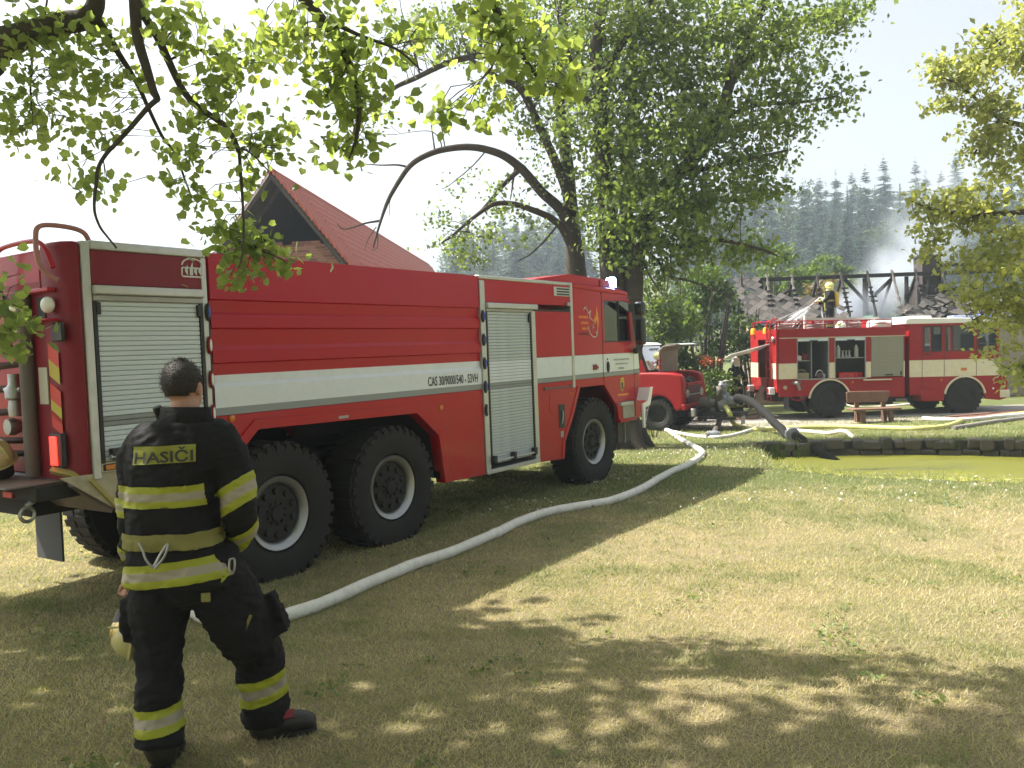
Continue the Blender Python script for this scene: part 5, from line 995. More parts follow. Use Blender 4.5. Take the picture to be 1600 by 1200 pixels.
# continuous body
mb = MB(); Ph, Rh = head_shapes(mb, JL(288, 606, 0.03), (0.12, 1, -0.04))
limb(mb, [JL(289, 628, 0.01), JL(290, 662, -0.01)], [0.060, 0.068]); limb(mb, [JL(288, 690), JL(272, 760), JL(282, 860), JL(290, 900)], [0.10, 0.115, 0.115, 0.12])
limb(mb, [JL(222, 690), JL(206, 745), JL(204, 800), JL(208, 845, 0.08), JL(208, 885, 0.13)], [0.055, 0.05, 0.042, 0.038, 0.029]); limb(mb, [JL(350, 692), JL(368, 742), JL(374, 797), JL(374, 835, 0.12), JL(345, 852, 0.27)], [0.055, 0.052, 0.043, 0.04, 0.03])
limb(mb, [JL(252, 905), JL(249, 1040, 0.02), JL(249, 1165, -0.03)], [0.095, 0.065, 0.05]); limb(mb, [JL(342, 908, 0.03), JL(400, 1022, 0.22), JL(414, 1135, 0.30)], [0.10, 0.068, 0.05])
hand(mb, JL(207, 892, 0.14), (-0.1, 0.15, -1), (0.3, 1, 0), -1, curl=1.0); hand(mb, JL(340, 853, 0.29), (-1, 0.35, -0.1), (0, 0.3, -1), 1, curl=0.5)
bd = fuse(mb, 0.0065, 3); body = smoothed('body', bd, SKIN, FF)
for q in (-1, 1):
    k = MB(); k.ell(Ph(q*0.032, 0.079, 0.004), 0.013, 0.010, 0.010, nu=12, nv=8); k.build('eye', M('eye_white', (0.6, 0.58, 0.55), rough=0.2), FF, smooth=60)
# short dark hair: crown and back of the skull, clipped at the nape
k = MB(); k.ell(Ph(0, -0.018, 0.026), 0.082, 0.104, 0.099, mat=Rh, nu=44, nv=30, v1=PI*0.74)
hv = []
for v in k.v:
    v = Vector(v); l = Rh.to_3x3().transposed() @ (v-Ph(0, 0, 0)); n_ = (v-Ph(0, -0.018, 0.02)).normalized()
    v = v+n_*(mnoise.noise(v*60)*0.004+mnoise.noise(v*140)*0.002)
    if l.y > 0.045 and l.z < 0.07: v = v-n_*0.02
    if l.z < -0.025 and abs(l.x) > 0.055 and l.y > -0.06: v = v-n_*0.02
    if l.z < -0.035: v = v-n_*(0.012+0.008*mnoise.noise(v*70))
    hv.append(tuple(v))
k.v = hv; ho = k.build('hair', HAIR, FF, smooth=80)
sv, sf = [], []
for _ in range(7000):
    i_ = random.randrange(len(hv)); v = Vector(hv[i_])+Vector(rng.normal(0, 0.005, 3)); l = Rh.to_3x3().transposed() @ (v-Ph(0, 0, 0)); nm_ = (v-Ph(0, -0.018, 0.02)).normalized()
    if (l.y > 0.05 and l.z < 0.07) or l.z < -0.075 or (l.z < -0.045 and random.random() < 0.45) or (abs(l.x) > 0.06 and l.z < -0.02 and l.y > -0.05): continue
    lng = 0.007 if l.z > 0.02 else 0.004; tip_ = v+(nm_*0.4+Vector(rng.normal(0, 0.35, 3))+Vector((0, 0, -0.35))).normalized()*lng+nm_*0.002; sd_ = nm_.cross(Vector(rng.normal(0, 1, 3))).normalized()*0.0011; o_ = len(sv)
    sv += [v-sd_, v+sd_, tip_]; sf.append((o_, o_+1, o_+2))
k = MB(); k.add(sv, sf); tag(k.build('hair_strands', HAIR, ho), kind='stuff')
# jacket
mb = MB(); rings = [(643, 290, 33, .075, 0.0), (654, 290, 38, .085, 0.0), (662, 289, 58, .105, 0.0), (674, 287, 76, .12, 0.0), (690, 284, 84, .135, 0.0), (712, 280, 82, .142, 0.0), (740, 273, 72, .145, -0.005), (790, 270, 68, .148, 0.0), (830, 273, 69, .15, 0.005), (850, 277, 74, .155, 0.01), (880, 286, 86, .168, 0.015), (907, 290, 92, .175, 0.02)]
n = 40; vs = []; fs = []
for py, cx, hw, d, dy in rings:
    for j in range(n):
        a = 2*PI*j/n; ca, sa = math.cos(a), math.sin(a); e = 0.82
        px = cx+hw*math.copysign(abs(ca)**e, ca); p = JL(px, py, dy); vs.append((p.x, p.y+d*math.copysign(abs(sa)**e, sa), p.z))
for i in range(len(rings)-1):
    for j in range(n): fs.append((i*n+j, i*n+(j+1) % n, (i+1)*n+(j+1) % n, (i+1)*n+j))
fs += [tuple(range(n)), tuple(range((len(rings)-1)*n, len(rings)*n))]
mb.add(vs, fs)
limb(mb, [JL(232, 686), JL(211, 712), JL(206, 748), JL(205, 800), JL(209, 845, 0.08), JL(210, 874, 0.12)], [0.085, 0.074, 0.067, 0.064, 0.058, 0.052], n=22)
limb(mb, [JL(338, 684), JL(358, 710), JL(368, 745), JL(374, 795, 0.0), JL(375, 832, 0.10), JL(356, 850, 0.22)], [0.092, 0.086, 0.080, 0.076, 0.066, 0.055], n=22)
jk = fuse(mb, 0.0085, 4, 'jacket'); crumple(jk, 0.015, 7.0, 2.0, (1, 1, 1.8)); crumple(jk, 0.004, 19.0, 5.0, (1.2, 1, 0.8))
jacket = smoothed('jacket', jk, CLOTH, FF)
k = MB(); cpts = [(290+41*math.cos(a), 640+4*math.sin(a*2)*0, 0.085*math.sin(a)) for a in np.linspace(0, 2*PI, 33)]
for lo, hi, rr in ((662, 636, 1.0),):
    vs = []; fs = []
    for px, py, dy in cpts[:-1]:
        for yy, f_ in ((lo, 1.12), (648, 1.0), (hi, 0.97)): vs.append(tuple(JL(290+(px-290)*f_, yy, dy*f_)))
    m_ = 32
    for i in range(m_):
        for q_ in (0, 1): fs.append((i*3+q_, ((i+1) % m_)*3+q_, ((i+1) % m_)*3+q_+1, i*3+q_+1))
    k.add(vs, fs)
o = k.build('collar', CLOTH, FF, smooth=70); sd = o.modifiers.new('thick', 'SOLIDIFY'); sd.thickness = 0.012
xr = lambda a, b: (lambda c: JL(a, 800).x < c.x < JL(b, 800).x)
mid = lambda a, b: (JL(*a)+JL(*b))/2
px2m = 1/349.0
band(jk, JL(265, 769), (0.0, 0, 1), 33*px2m, xr(198, 333), [TAPEY, TAPEG], FF)
band(jk, JL(290, 884), (-0.09, 0, 1), 36*px2m, lambda c: JL(190, 800).x < c.x < JL(385, 800).x and not (c.x > JL(352, 800).x and c.y > 0.16), [TAPEY, TAPEG], FF)
band(jk, JL(370, 772), (-0.50, 0, 0.86), 38*px2m, lambda c: c.x > JL(341, 800).x, [TAPEY, TAPEG], FF); band(jk, JL(380, 832, 0.08), (-0.45, -0.45, 0.80), 28*px2m, lambda c: c.x > JL(352, 800).x and c.y < 0.25, [TAPEY, TAPEG], FF)
band(jk, JL(200, 790), (0.15, 0, 1), 30*px2m, lambda c: c.x < JL(207, 800).x, [TAPEY, TAPEG], FF); band(jk, JL(209, 858, 0.09), (0.1, -0.5, 1), 24*px2m, lambda c: c.x < JL(204, 800).x and c.z < JL(200, 830).z, [TAPEY, TAPEG], FF)
bl = band(jk, JL(275, 837), (0, 0, 1), 25*px2m, xr(204, 345), [BELT], FF, 'waist_belt', out=0.012)
# lettered back panel laid onto the cloth
bv = BVHTree.FromPolygons([v.co[:] for v in jk.vertices], [tuple(p.vertices) for p in jk.polygons])
def onback(px, py, off):
    p = JL(px, py, -0.14); p.y -= 0.3; h = bv.ray_cast(p, Vector((0, 1, 0))); y = h[0].y if h[0] is not None else JL(px, py, -0.13).y
    return Vector((p.x, y-off, p.z))
A, B_, Cc, D_ = (205, 699), (305, 694), (306, 721), (206, 727)
quad = lambda u, v: (A[0]*(1-u)*(1-v)+B_[0]*u*(1-v)+Cc[0]*u*v+D_[0]*(1-u)*v, A[1]*(1-u)*(1-v)+B_[1]*u*(1-v)+Cc[1]*u*v+D_[1]*(1-u)*v)
nu, nv_ = 30, 8; k = MB()
hs_ = np.array([[onback(*quad(i/nu, j/nv_), 0.0).y for j in range(nv_+1)] for i in range(nu+1)])
for _ in range(6):
    t_ = hs_.copy(); t_[1:-1] = (hs_[:-2]+hs_[2:]+2*hs_[1:-1])/4; hs_ = np.minimum(t_, hs_)
def panel_pt(u, v, off):
    px, py = quad(u, v); p = JL(px, py, -0.14); i, j = min(max(u, 0), 1)*nu, min(max(v, 0), 1)*nv_; i0, j0 = min(int(i), nu-1), min(int(j), nv_-1); a, b = i-i0, j-j0
    y = hs_[i0, j0]*(1-a)*(1-b)+hs_[i0+1, j0]*a*(1-b)+hs_[i0+1, j0+1]*a*b+hs_[i0, j0+1]*(1-a)*b
    return (p.x, y-off, p.z)
k.add([panel_pt(i/nu, j/nv_, 0.010) for i in range(nu+1) for j in range(nv_+1)], [(i*(nv_+1)+j, (i+1)*(nv_+1)+j, (i+1)*(nv_+1)+j+1, i*(nv_+1)+j+1) for i in range(nu) for j in range(nv_)])
lp_ = k.build('back_panel', M('panel_lime', (0.22, 0.235, 0.02), rough=0.6, var=0.2, vs=25), FF, smooth=80)
tx, tz, tf = text_geo('HASIČI', 0.93, 0.86, bold=0.02, res=2); k = MB(); k.add([panel_pt(0.035+a, 1-(0.05+b), 0.0135) for a, b in zip(tx, tz)], tf); k.build('lettering', PRINT, lp_)
# trousers, pockets, boots
mb = MB()
limb(mb, [JL(256, 880, 0.02), JL(252, 930), JL(249, 990, 0.01), JL(249, 1040, 0.02), JL(249, 1100, 0.0), JL(250, 1160, -0.02)], [0.125, 0.135, 0.116, 0.102, 0.102, 0.108], n=24, dome=0.12)
limb(mb, [JL(335, 880, 0.02), JL(352, 930, 0.06), JL(378, 975, 0.12), JL(402, 1022, 0.22), JL(409, 1068, 0.27), JL(416, 1124, 0.30)], [0.13, 0.150, 0.138, 0.118, 0.112, 0.110], n=24, dome=0.12)
mb.ell(JL(292, 905, 0.02), 0.22, 0.15, 0.14)
mb.box(-0.075, 0.075, -0.035, 0.035, -0.10, 0.10, Matrix.Translation(JL(418, 962, 0.16)) @ Matrix.Rotation(rad(-20), 4, 'Y')); mb.box(-0.06, 0.05, -0.05, 0.05, -0.10, 0.10, Matrix.Translation(JL(216, 965, 0.0)))
tr = fuse(mb, 0.0095, 3, 'trousers'); crumple(tr, 0.020, 6.0, 9.0, (1, 1, 1.5)); crumple(tr, 0.008, 16.0, 3.0, (1, 1, 2)); smoothed('trousers', tr, CLOTH, FF)
band(tr, JL(248, 1117), (-0.07, 0, 1), 40*px2m, lambda c: c.x < JL(300, 1100).x, [TAPEY, TAPEG], FF); band(tr, JL(408, 1070, 0.27), (-0.22, -0.05, 1), 42*px2m*1.1, lambda c: c.x > JL(330, 1100).x, [TAPEY, TAPEG], FF)
k = MB(); p = JL(338, 920, 0.0); k.box(p.x-0.018, p.x+0.018, -0.16, -0.145, p.z-0.018, p.z+0.018, Matrix.Translation((0, p.y, 0)) if False else None); o = k.build('yellow_tag', BELT, FF); o.location = (0, p.y+0.02, 0); o.rotation_euler = (0, 0, 0)
p = JL(398, 962, 0.10); k = MB(); k.box(-0.007, 0.007, -0.004, 0.004, -0.04, 0.04); o = k.build('pocket_tab', BELT, FF); o.location = p+Vector((0, -0.11, 0)); o.rotation_euler = (0, rad(25), 0)
def boot(ankle, heel, toe, gz_, nm='boot'):
    mb = MB(); ankle, heel, toe = Vector(ankle), Vector(heel), Vector(toe); d = (toe-heel); d.z = 0; L = d.length; d.normalize()
    base = Vector((heel.x, heel.y, gz_))
    limb(mb, [ankle+Vector((0, 0, 0.09)), ankle, base+d*0.05+Vector((0, 0, 0.07))], [0.082, 0.076, 0.068], n=16)
    limb(mb, [base+d*0.06+Vector((0, 0, 0.055)), base+d*(L*0.55)+Vector((0, 0, 0.06)), base+d*(L*0.86)+Vector((0, 0, 0.05))], [0.055, 0.056, 0.048], n=16)
    me = fuse(mb, 0.009, 3, nm); o = smoothed(nm, me, BOOT, FF)
    side = Vector((-d.y, d.x, 0)); k = MB(); ring = []
    for t, w in ((-0.01, 0.03), (0.0, 0.045), (0.3, 0.045), (0.65, 0.056), (0.9, 0.05), (1.04, 0.02)): ring.append((base+d*L*t, w))
    out = [p+side*w for p, w in ring]+[p-side*w for p, w in ring[::-1]]; nn = len(out)
    k.add([(v.x, v.y, gz_+0.002) for v in out]+[(v.x, v.y, gz_+0.028) for v in out], [tuple(range(nn)), tuple(range(nn, 2*nn))]+[(i, (i+1) % nn, nn+(i+1) % nn, nn+i) for i in range(nn)]); k.build('sole', BLACK, o)
    return o, base, d
gl_ = lambda v: g(v.x+b0.x, v.y+b0.y)-b0.z
hl = JL(250, 1200, -0.05); boot(JL(250, 1160, -0.02), hl, hl+Vector((-0.04, 0.29, 0)), gl_(hl))
gr_ = ground(412, 1152)-b0; gt_ = ground(492, 1141)-b0; bo, bb, bd_ = boot(Vector((JL(413, 1120, 0.30).x, JL(413, 1120, 0.30).y, JL(413, 1120, 0.30).z-0.05)), gr_, gt_, gl_(gr_))
k = MB(); k.box(-0.03, 0.03, -0.01, 0.01, -0.02, 0.02); o = k.build('red_boot_patch', M('boot_red', (0.22, 0.015, 0.03), rough=0.6), FF); o.location = bb+bd_*0.13+Vector((0.0, -0.045, 0.115)); o.rotation_euler = (rad(-35), 0, math.atan2(bd_.y, bd_.x))
# carabiners on the belt, radio at the collar
k = MB(); k.tube(smoothpath([JL(217, 848, -0.17), JL(223, 860, -0.18), JL(229, 876, -0.19), JL(241, 886, -0.19), JL(250, 868, -0.19), JL(262, 850, -0.175), JL(257, 869, -0.19), JL(242, 889, -0.195)], 5), 0.0055, n=8); k.build('carabiner', CHROME, FF, smooth=60)
k = MB(); k.tube([JL(240, 884, -0.19), JL(252, 862, -0.185)], 0.004, n=6); k.build('carabiner_gate', STEEL, FF)
k = MB(); k.tube(smoothpath([JL(359, 874, -0.16), JL(366, 874, -0.16), JL(366, 890, -0.165), JL(362, 897, -0.165), JL(358, 888, -0.165), JL(359, 874, -0.16)], 4), 0.005, n=6); k.build('carabiner', CHROME, FF, smooth=60)
k = MB(); k.box(-0.02, 0.02, -0.02, 0.02, -0.04, 0.035); o = k.build('collar_radio', BLACK, FF, bevel=0.008); o.location = JL(249, 646, 0.02); o.rotation_euler = (0.2, -0.3, 0.4)
k = MB(); k.tube([JL(205, 898, 0.14), JL(198, 955, 0.10)], 0.006, n=6); k.build('held_strap', LAMP_WHITE, FF)
p = J(209, 992, 0.10); helmet('pale yellow helmet hanging by its strap from the firefighter\'s left hand', p, (rad(160), rad(12), rad(20)), s=0.78)
k = bpy.data.objects[-1] if False else None

def small_firefighter(label, base, yaw, arms, helm, extras=(), scale=1.0):
    """far figures: the same gear at less detail; local x to his right, y ahead"""
    t = thing('person', label, 'person', base, yaw); t.scale = (scale,)*3
    mb = MB(); head_shapes(mb, (0, 0.01, 1.66), (0, 1, 0)); limb(mb, [(0, 0, 1.58), (0, 0, 1.45)], [0.055, 0.06]); limb(mb, [(0, 0, 1.36), (0, 0, 1.0)], [0.14, 0.14], flat=0.65)
    for q in (-1, 1):
        limb(mb, [(q*0.10, 0, 0.92), (q*0.11, 0.02, 0.5), (q*0.12, 0, 0.08)], [0.09, 0.065, 0.045]); limb(mb, [(q*0.12, 0.02, 0.05), (q*0.13, 0.16, 0.045)], [0.045, 0.04])
        limb(mb, [(q*0.19, 0, 1.42)]+list(arms[q]), [0.05]+[0.042, 0.03]); w = Vector(arms[q][-1]); d = (w-Vector(arms[q][-2])).normalized(); hand(mb, w, d, (1, 0, 0.2) if abs(d.x) < 0.8 else (0, 1, 0), 1, curl=0.9)
    smoothed('body', fuse(mb, 0.014, 2), SKIN, t)
    for q in (-1, 1):
        k = MB(); k.ell((q*0.032, 0.089, 1.664), 0.013, 0.010, 0.010, nu=8, nv=6); k.build('eye', M('eye_white', (0.6, 0.58, 0.55)), t)
    mb = MB(); limb(mb, [(0, 0, 1.44), (0, 0, 1.25), (0, 0, 1.05), (0, 0, 0.86)], [0.17, 0.19, 0.185, 0.20], n=20, flat=0.68)
    for q in (-1, 1): limb(mb, [(q*0.17, 0, 1.44), arms[q][0], tuple(Vector(arms[q][0]).lerp(Vector(arms[q][1]), 0.85))], [0.085, 0.07, 0.058], n=14)
    jm = fuse(mb, 0.02, 2, 'jacket'); smoothed('jacket', jm, CLOTH, t)
    band(jm, (0, 0, 1.20), (0, 0, 1), 0.07, lambda c: abs(c.x) < 0.22, [TAPEY, TAPEG], t); band(jm, (0, 0, 0.90), (0, 0, 1), 0.07, lambda c: abs(c.x) < 0.24, [TAPEY, TAPEG], t)
    for q in (-1, 1):
        a, b = Vector(arms[q][0]), Vector(arms[q][1]); band(jm, a.lerp(b, 0.3), (b-a), 0.06, lambda c, q=q: c.x*q > 0.2 or c.y > 0.16, [TAPEY, TAPEG], t)
    mb = MB()
    for q in (-1, 1): limb(mb, [(q*0.09, 0, 0.92), (q*0.11, 0.02, 0.5), (q*0.12, 0, 0.16)], [0.13, 0.11, 0.10], n=14)
    tm = fuse(mb, 0.02, 2, 'trousers'); smoothed('trousers', tm, CLOTH, t); band(tm, (0, 0, 0.34), (0, 0, 1), 0.07, lambda c: True, [TAPEY, TAPEG], t)
    for q in (-1, 1):
        mb = MB(); limb(mb, [(q*0.12, 0, 0.2), (q*0.12, 0.0, 0.08)], [0.065, 0.06], n=10); limb(mb, [(q*0.12, 0.0, 0.06), (q*0.13, 0.17, 0.05)], [0.055, 0.045], n=10); smoothed('boot', fuse(mb, 0.015, 2, 'boot'), BOOT, t)
    mb = MB(); mb.ell((0, 0, 1.70), 0.125, 0.15, 0.14, nu=20, nv=12, v1=PI*0.6); mb.lathe([(0.12, 1.66), (0.15, 1.645), (0.12, 1.64)], n=20); mb.tube([(0, 0.15*math.cos(a), 1.70+0.142*math.sin(a)) for a in np.linspace(0.2, PI-0.2, 10)], 0.015, n=6); mb.lathe([(0.12, 1.65), (0.125, 1.55)], n=16, a0=0.7, a1=2*PI-1.3); mb.build('helmet', helm, t, smooth=50)
    return t
rb_ = at(1296, 441, 29.6); base_r = Vector((rb_.x, 29.6, rb_.z-1.84))
t = small_firefighter('firefighter with yellow air tank spraying water on the burnt roof', base_r, rad(75), {-1: [(-0.22, 0.16, 1.22), (-0.10, 0.42, 1.20)], 1: [(0.22, 0.14, 1.20), (0.06, 0.38, 1.14)]}, M('helmet_lime_yellow', (0.62, 0.62, 0.22), rough=0.3, coat=0.3))
AIR = M('air_tank_yellow', (0.62, 0.42, 0.02), rough=0.4)
k = MB(); k.lathe([(0, 0), (0.07, 0.02), (0.08, 0.06), (0.08, 0.44), (0.05, 0.5), (0, 0.5)], o=(0, -0.22, 1.0), n=14); k.build('air_tank', AIR, t, smooth=50)
k = MB(); k.box(-0.14, 0.14, -0.14, -0.12, 1.0, 1.45); k.build('back_plate', BLACK, t)
nz = t.matrix_basis @ Vector((-0.02, 0.48, 1.18)) if False else Matrix.Translation(base_r) @ Matrix.Rotation(rad(75), 4, 'Z') @ Vector((-0.02, 0.50, 1.16))
NZ = thing('hose_nozzle', 'hose nozzle held by the firefighter on the ladder', 'nozzle', nz); k = MB(); dirn = Vector((-0.75, -0.1, -0.62)).normalized()
k.tube([-dirn*0.25, dirn*0.12, dirn*0.2], [0.03, 0.03, 0.045], n=10); k.build('barrel', STEEL, NZ, smooth=50)
hp_ = [nz-dirn*0.25, nz+Vector((0.42, -0.12, 0.02)), nz+Vector((0.62, -0.22, -0.35)), nz+Vector((0.55, -0.3, -1.2)), Vector((nz.x+0.5, 29.1, 0.9)), Vector((nz.x+0.6, 28.6, g(nz.x+.6, 28.6)+0.05)), Vector((nz.x+2.6, 27.9, g(nz.x+2.6, 27.9)+0.05))]
hose('fire_hose', 'pale hose hanging from the nozzle of the firefighter on the ladder', hp_, 0.04, HW)
LAD = thing('ladder', 'pale metal ladder leaning on the burnt house under the firefighter', 'ladder', (base_r.x-0.05, base_r.y-0.1, 0))
lz = base_r.z+1.0
for x in (-0.24, 0.24):
    k = MB(); k.tube([(x, -0.85, -0.37), (x, 0.12, lz)], 0.03, n=6); k.build('rail', ALU, LAD)
for i in range(9):
    f_ = (i+0.7)/9.3; k = MB(); k.tube([(-0.24, -0.85+0.97*f_, -0.37+(lz+0.37)*f_), (0.24, -0.85+0.97*f_, -0.37+(lz+0.37)*f_)], 0.016, n=6); k.build('rung', ALU, LAD)
k = MB()
for i in range(46):
    dv = (dirn+Vector(rng.normal(0, 0.11, 3))).normalized(); s0 = random.uniform(0.15, 0.7); s1 = s0+random.uniform(0.3, 0.9); k.tube([nz+dv*s0, nz+dv*s1], [0.008, 0.02], n=4)
MS = bpy.data.materials.new('water_spray'); MS.use_nodes = True; MS.node_tree.nodes['Principled BSDF'].inputs['Base Color'].default_value = (0.85, 0.88, 0.9, 1); MS.node_tree.nodes['Principled BSDF'].inputs['Alpha'].default_value = 0.16
tag(k.build('water_spray', MS), kind='stuff')
pb = at(1149, 567, 26.0)
small_firefighter('firefighter in white helmet half hidden behind the rear of the older fire engine', (pb.x, 26.0, g(pb.x, 26.0)), rad(200), {-1: [(-0.30, 0.02, 1.15), (-0.27, 0.12, 0.92)], 1: [(0.30, 0.02, 1.15), (0.24, 0.18, 0.95)]}, SHELL_W)

# ------------------------------------------------------------------ trees
BARK = M('linden_bark', (0.048, 0.039, 0.032), rough=0.95, var=0.45, vs=5, bump=0.9, bs=22, dirt=0.4, dcol=(0.10, 0.10, 0.06))
BARKL = M('young_bark', (0.11, 0.09, 0.075), rough=0.9, var=0.3, vs=9, bump=0.5, bs=40)
L_LIND = leaf_mat('linden_leaf', (0.045, 0.080, 0.026), (0.20, 0.26, 0.075), 0.45, tcol=(2.1, 2.1, 1.2))
L_NEAR = leaf_mat('near_linden_leaf', (0.10, 0.15, 0.055), (0.25, 0.33, 0.11), 0.54, tcol=(2.3, 2.1, 1.1))
L_MAPLE = leaf_mat('right_tree_leaf', (0.15, 0.175, 0.06), (0.38, 0.40, 0.155), 0.45, tcol=(1.8, 1.8, 0.9))
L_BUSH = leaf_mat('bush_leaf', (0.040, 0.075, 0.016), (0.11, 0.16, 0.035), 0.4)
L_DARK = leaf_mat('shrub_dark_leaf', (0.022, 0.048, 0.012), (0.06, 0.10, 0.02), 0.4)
def unit(n):
    v = rng.normal(size=(n, 3)); return v/np.linalg.norm(v, axis=1, keepdims=True)
def leaf_geo(ctr, size, up=0.5, fold=0.25, near=False):
    """one small folded blade per centre"""
    n = len(ctr); nrm = unit(n); nrm[:, 2] += up; nrm /= np.linalg.norm(nrm, axis=1, keepdims=True)
    a = np.cross(nrm, unit(n)); a /= np.linalg.norm(a, axis=1, keepdims=True)+1e-9; a[:, 2] -= 0.25; b = np.cross(nrm, a); s = size[:, None]
    if not near:
        v = np.stack([ctr-a*s*0.55, ctr+b*s*0.42+nrm*s*fold*0.5, ctr+a*s*0.6, ctr-b*s*0.42+nrm*s*fold*0.5], 1)
        base = (np.arange(n)*4)[:, None]; tri = np.concatenate([base+[0, 1, 2], base+[0, 2, 3]], 1); k = 4
    else:                                           # heart-shaped linden leaf: six corners round a midrib
        f = nrm*s*fold
        v = np.stack([ctr-a*s*0.42, ctr-a*s*0.50+b*s*0.34+f*0.3, ctr+b*s*0.52+f*0.5, ctr+a*s*0.30+b*s*0.34+f*0.3, ctr+a*s*0.60-f*0.3, ctr+a*s*0.30-b*s*0.34+f*0.3, ctr-b*s*0.52+f*0.5, ctr-a*s*0.50-b*s*0.34+f*0.3], 1)
        base = (np.arange(n)*8)[:, None]; tri = np.concatenate([base+q for q in ([0, 1, 2], [0, 2, 3], [0, 3, 4], [0, 4, 5], [0, 5, 6], [0, 6, 7])], 1); k = 8
    return v.reshape(-1, 3), tri.reshape(-1, 3), k
def leaves(name, ctr, size, mat, parent, tint=None, near=False, up=0.5):
    v, t, k = leaf_geo(ctr, size, up, 0.14 if near else 0.25, near=near); tn = np.repeat(rng.random(len(ctr)) if tint is None else tint, k)
    me = np_mesh(name, v-np.array(parent.location) if parent else v, t.ravel(), np.arange(len(t))*3, mat, tn); return link(name, me, parent)
def blob(c, r, n, per=26, clump=0.28, shell=0.45, flat=0.55):
    """leaf positions in sprays scattered through an ellipsoid; returns (leaves, spray centres)"""
    c = np.array(c); r = np.array(r); k = max(1, n//per)
    cc = c+unit(k)*(rng.random((k, 1))**shell)*r; sp = []
    sz = clump*(0.6+0.8*rng.random((k, 1, 1)))
    q = cc[:, None, :]+rng.normal(size=(k, per, 3))*sz*np.array([1, 1, flat]); tn = (rng.random((k, 1))*0.6+rng.random((k, per))*0.4)
    return q.reshape(-1, 3), cc, tn.ravel()
def limbs_mesh(paths, base, mb=None, n=10, jitter=0.02):
    mb = mb or MB()
    for pts, r0, r1 in paths:
        P = smoothpath(pts, 6); k = len(P)
        P = [p+mnoise.noise_vector(p*1.7)*jitter*(1 if 0 < i < k-1 else 0) for i, p in enumerate(P)]
        mb.tube([p-base for p in P], [r0+(r1-r0)*(i/(k-1))**0.8 for i in range(k)], n=n)
    return mb
def twigs(mb, sprays, paths, base, prob=0.5, r=0.012, maxd=3.0):
    """thin twigs from the nearest limb out to the leaf sprays"""
    pts = np.array([p[:] for path, _, _ in paths for p in smoothpath(path, 6)])
    for s in sprays:
        if random.random() > prob: continue
        d = np.linalg.norm(pts-s, axis=1); j = int(np.argmin(d+rng.random(len(d))*0.4))
        if d[j] > maxd: continue
        a, b = Vector(pts[j]), Vector(s); m = a.lerp(b, 0.5)+Vector(rng.normal(0, 0.09, 3))*d[j]+Vector((0, 0, 0.08*d[j])); ln = d[j]
        mb.tube([a-base, a.lerp(m, 0.6)-base, m-base, m.lerp(b, 0.55)-base, b-base], [r*(0.5+ln*0.5), r*(0.45+ln*0.4), r*0.8, r*0.55, r*0.3], n=4, caps=False)
def big_tree(name, label, cat, base, trunk_paths, blobs, mat, leaf, bark=BARK, per=26, clump=0.28, tw=0.5, near=False, twr=0.012, up=0.5, group=None, flat=0.55, maxd=3.0):
    t = thing(name, label, cat, base, group=group); Q = []; S = []; TN = []
    for c, r, n in blobs:
        q, s, tn = blob(c, r, n, per, clump, flat=flat); Q.append(q); S.append(s); TN.append(tn)
    Q = np.concatenate(Q); S = np.concatenate(S); TN = np.concatenate(TN)
    mb = limbs_mesh(trunk_paths, Vector(base)); k_ = MB(); twigs(k_, S, trunk_paths, Vector(base), tw, twr, maxd)
    mb.build('trunk', bark, t, smooth=60); tag(k_.build('twigs', bark, t), kind='stuff')
    return t, Q, S, TN
def pxb(px, py, Y, rx, ry, ryd=None):
    """centre and radii of a foliage mass seen around a direction, at distance Y"""
    m = Y/F_PX; return tuple(at(px, py, Y)), (rx*m, (ryd or (rx+ry)/2)*m, ry*m)

# right-hand linden beside the lane
YB = 17.8; bB = ground(978, 692); bB = Vector((at(966, 640, YB).x, YB, g(at(975, 640, YB).x, YB)))
A_ = lambda pts, dy=0.0: [at(px, py, YB+dy*i/max(1, len(pts)-1)) for i, (px, py) in enumerate(pts)]
Bp = [([bB+Vector((0, 0, -0.2)), bB+Vector((0.02, 0, 0.15)), bB+Vector((0.0, 0, 0.7)), at(968, 600, YB), at(971, 540, YB), at(972, 500, YB)], 0.52, 0.36),
      (A_([(962, 560), (958, 470), (953, 400), (949, 337), (942, 240), (938, 150), (932, 75), (944, 0), (960, -90)], -0.6), 0.30, 0.08), (A_([(974, 560), (975, 470), (977, 400), (979, 337), (981, 225), (990, 120), (985, 20), (990, -80)], 0.8), 0.20, 0.06),
      (A_([(985, 560), (988, 470), (994, 400), (1008, 352), (1045, 289), (1090, 240), (1120, 190), (1161, 71), (1187, 22), (1215, -60)], -0.8), 0.25, 0.06),
      (A_([(1140, 130), (1165, 95), (1210, 56), (1270, 22), (1318, 16)], -0.6), 0.11, 0.03), (A_([(1060, 270), (1110, 262), (1160, 250), (1230, 235)], -1.4), 0.07, 0.02), (A_([(1000, 375), (1060, 385), (1120, 375), (1190, 390), (1215, 400)], -1.2), 0.08, 0.015),
      (A_([(1010, 395), (1030, 410), (1045, 430), (1080, 440), (1130, 458)], -1.5), 0.05, 0.012), (A_([(1000, 400), (1010, 420), (1030, 455), (1045, 470)], -1.8), 0.035, 0.01), (A_([(1120, 190), (1180, 165), (1250, 160), (1310, 150)], -0.8), 0.07, 0.015),
      (A_([(938, 150), (960, 90), (1000, 30), (1040, -40)], -1.2), 0.10, 0.03), (A_([(940, 200), (915, 150), (890, 90), (870, 20)], -1.0), 0.09, 0.03), (A_([(1100, 225), (1130, 215), (1200, 190), (1265, 200)], 1.0), 0.06, 0.02)]
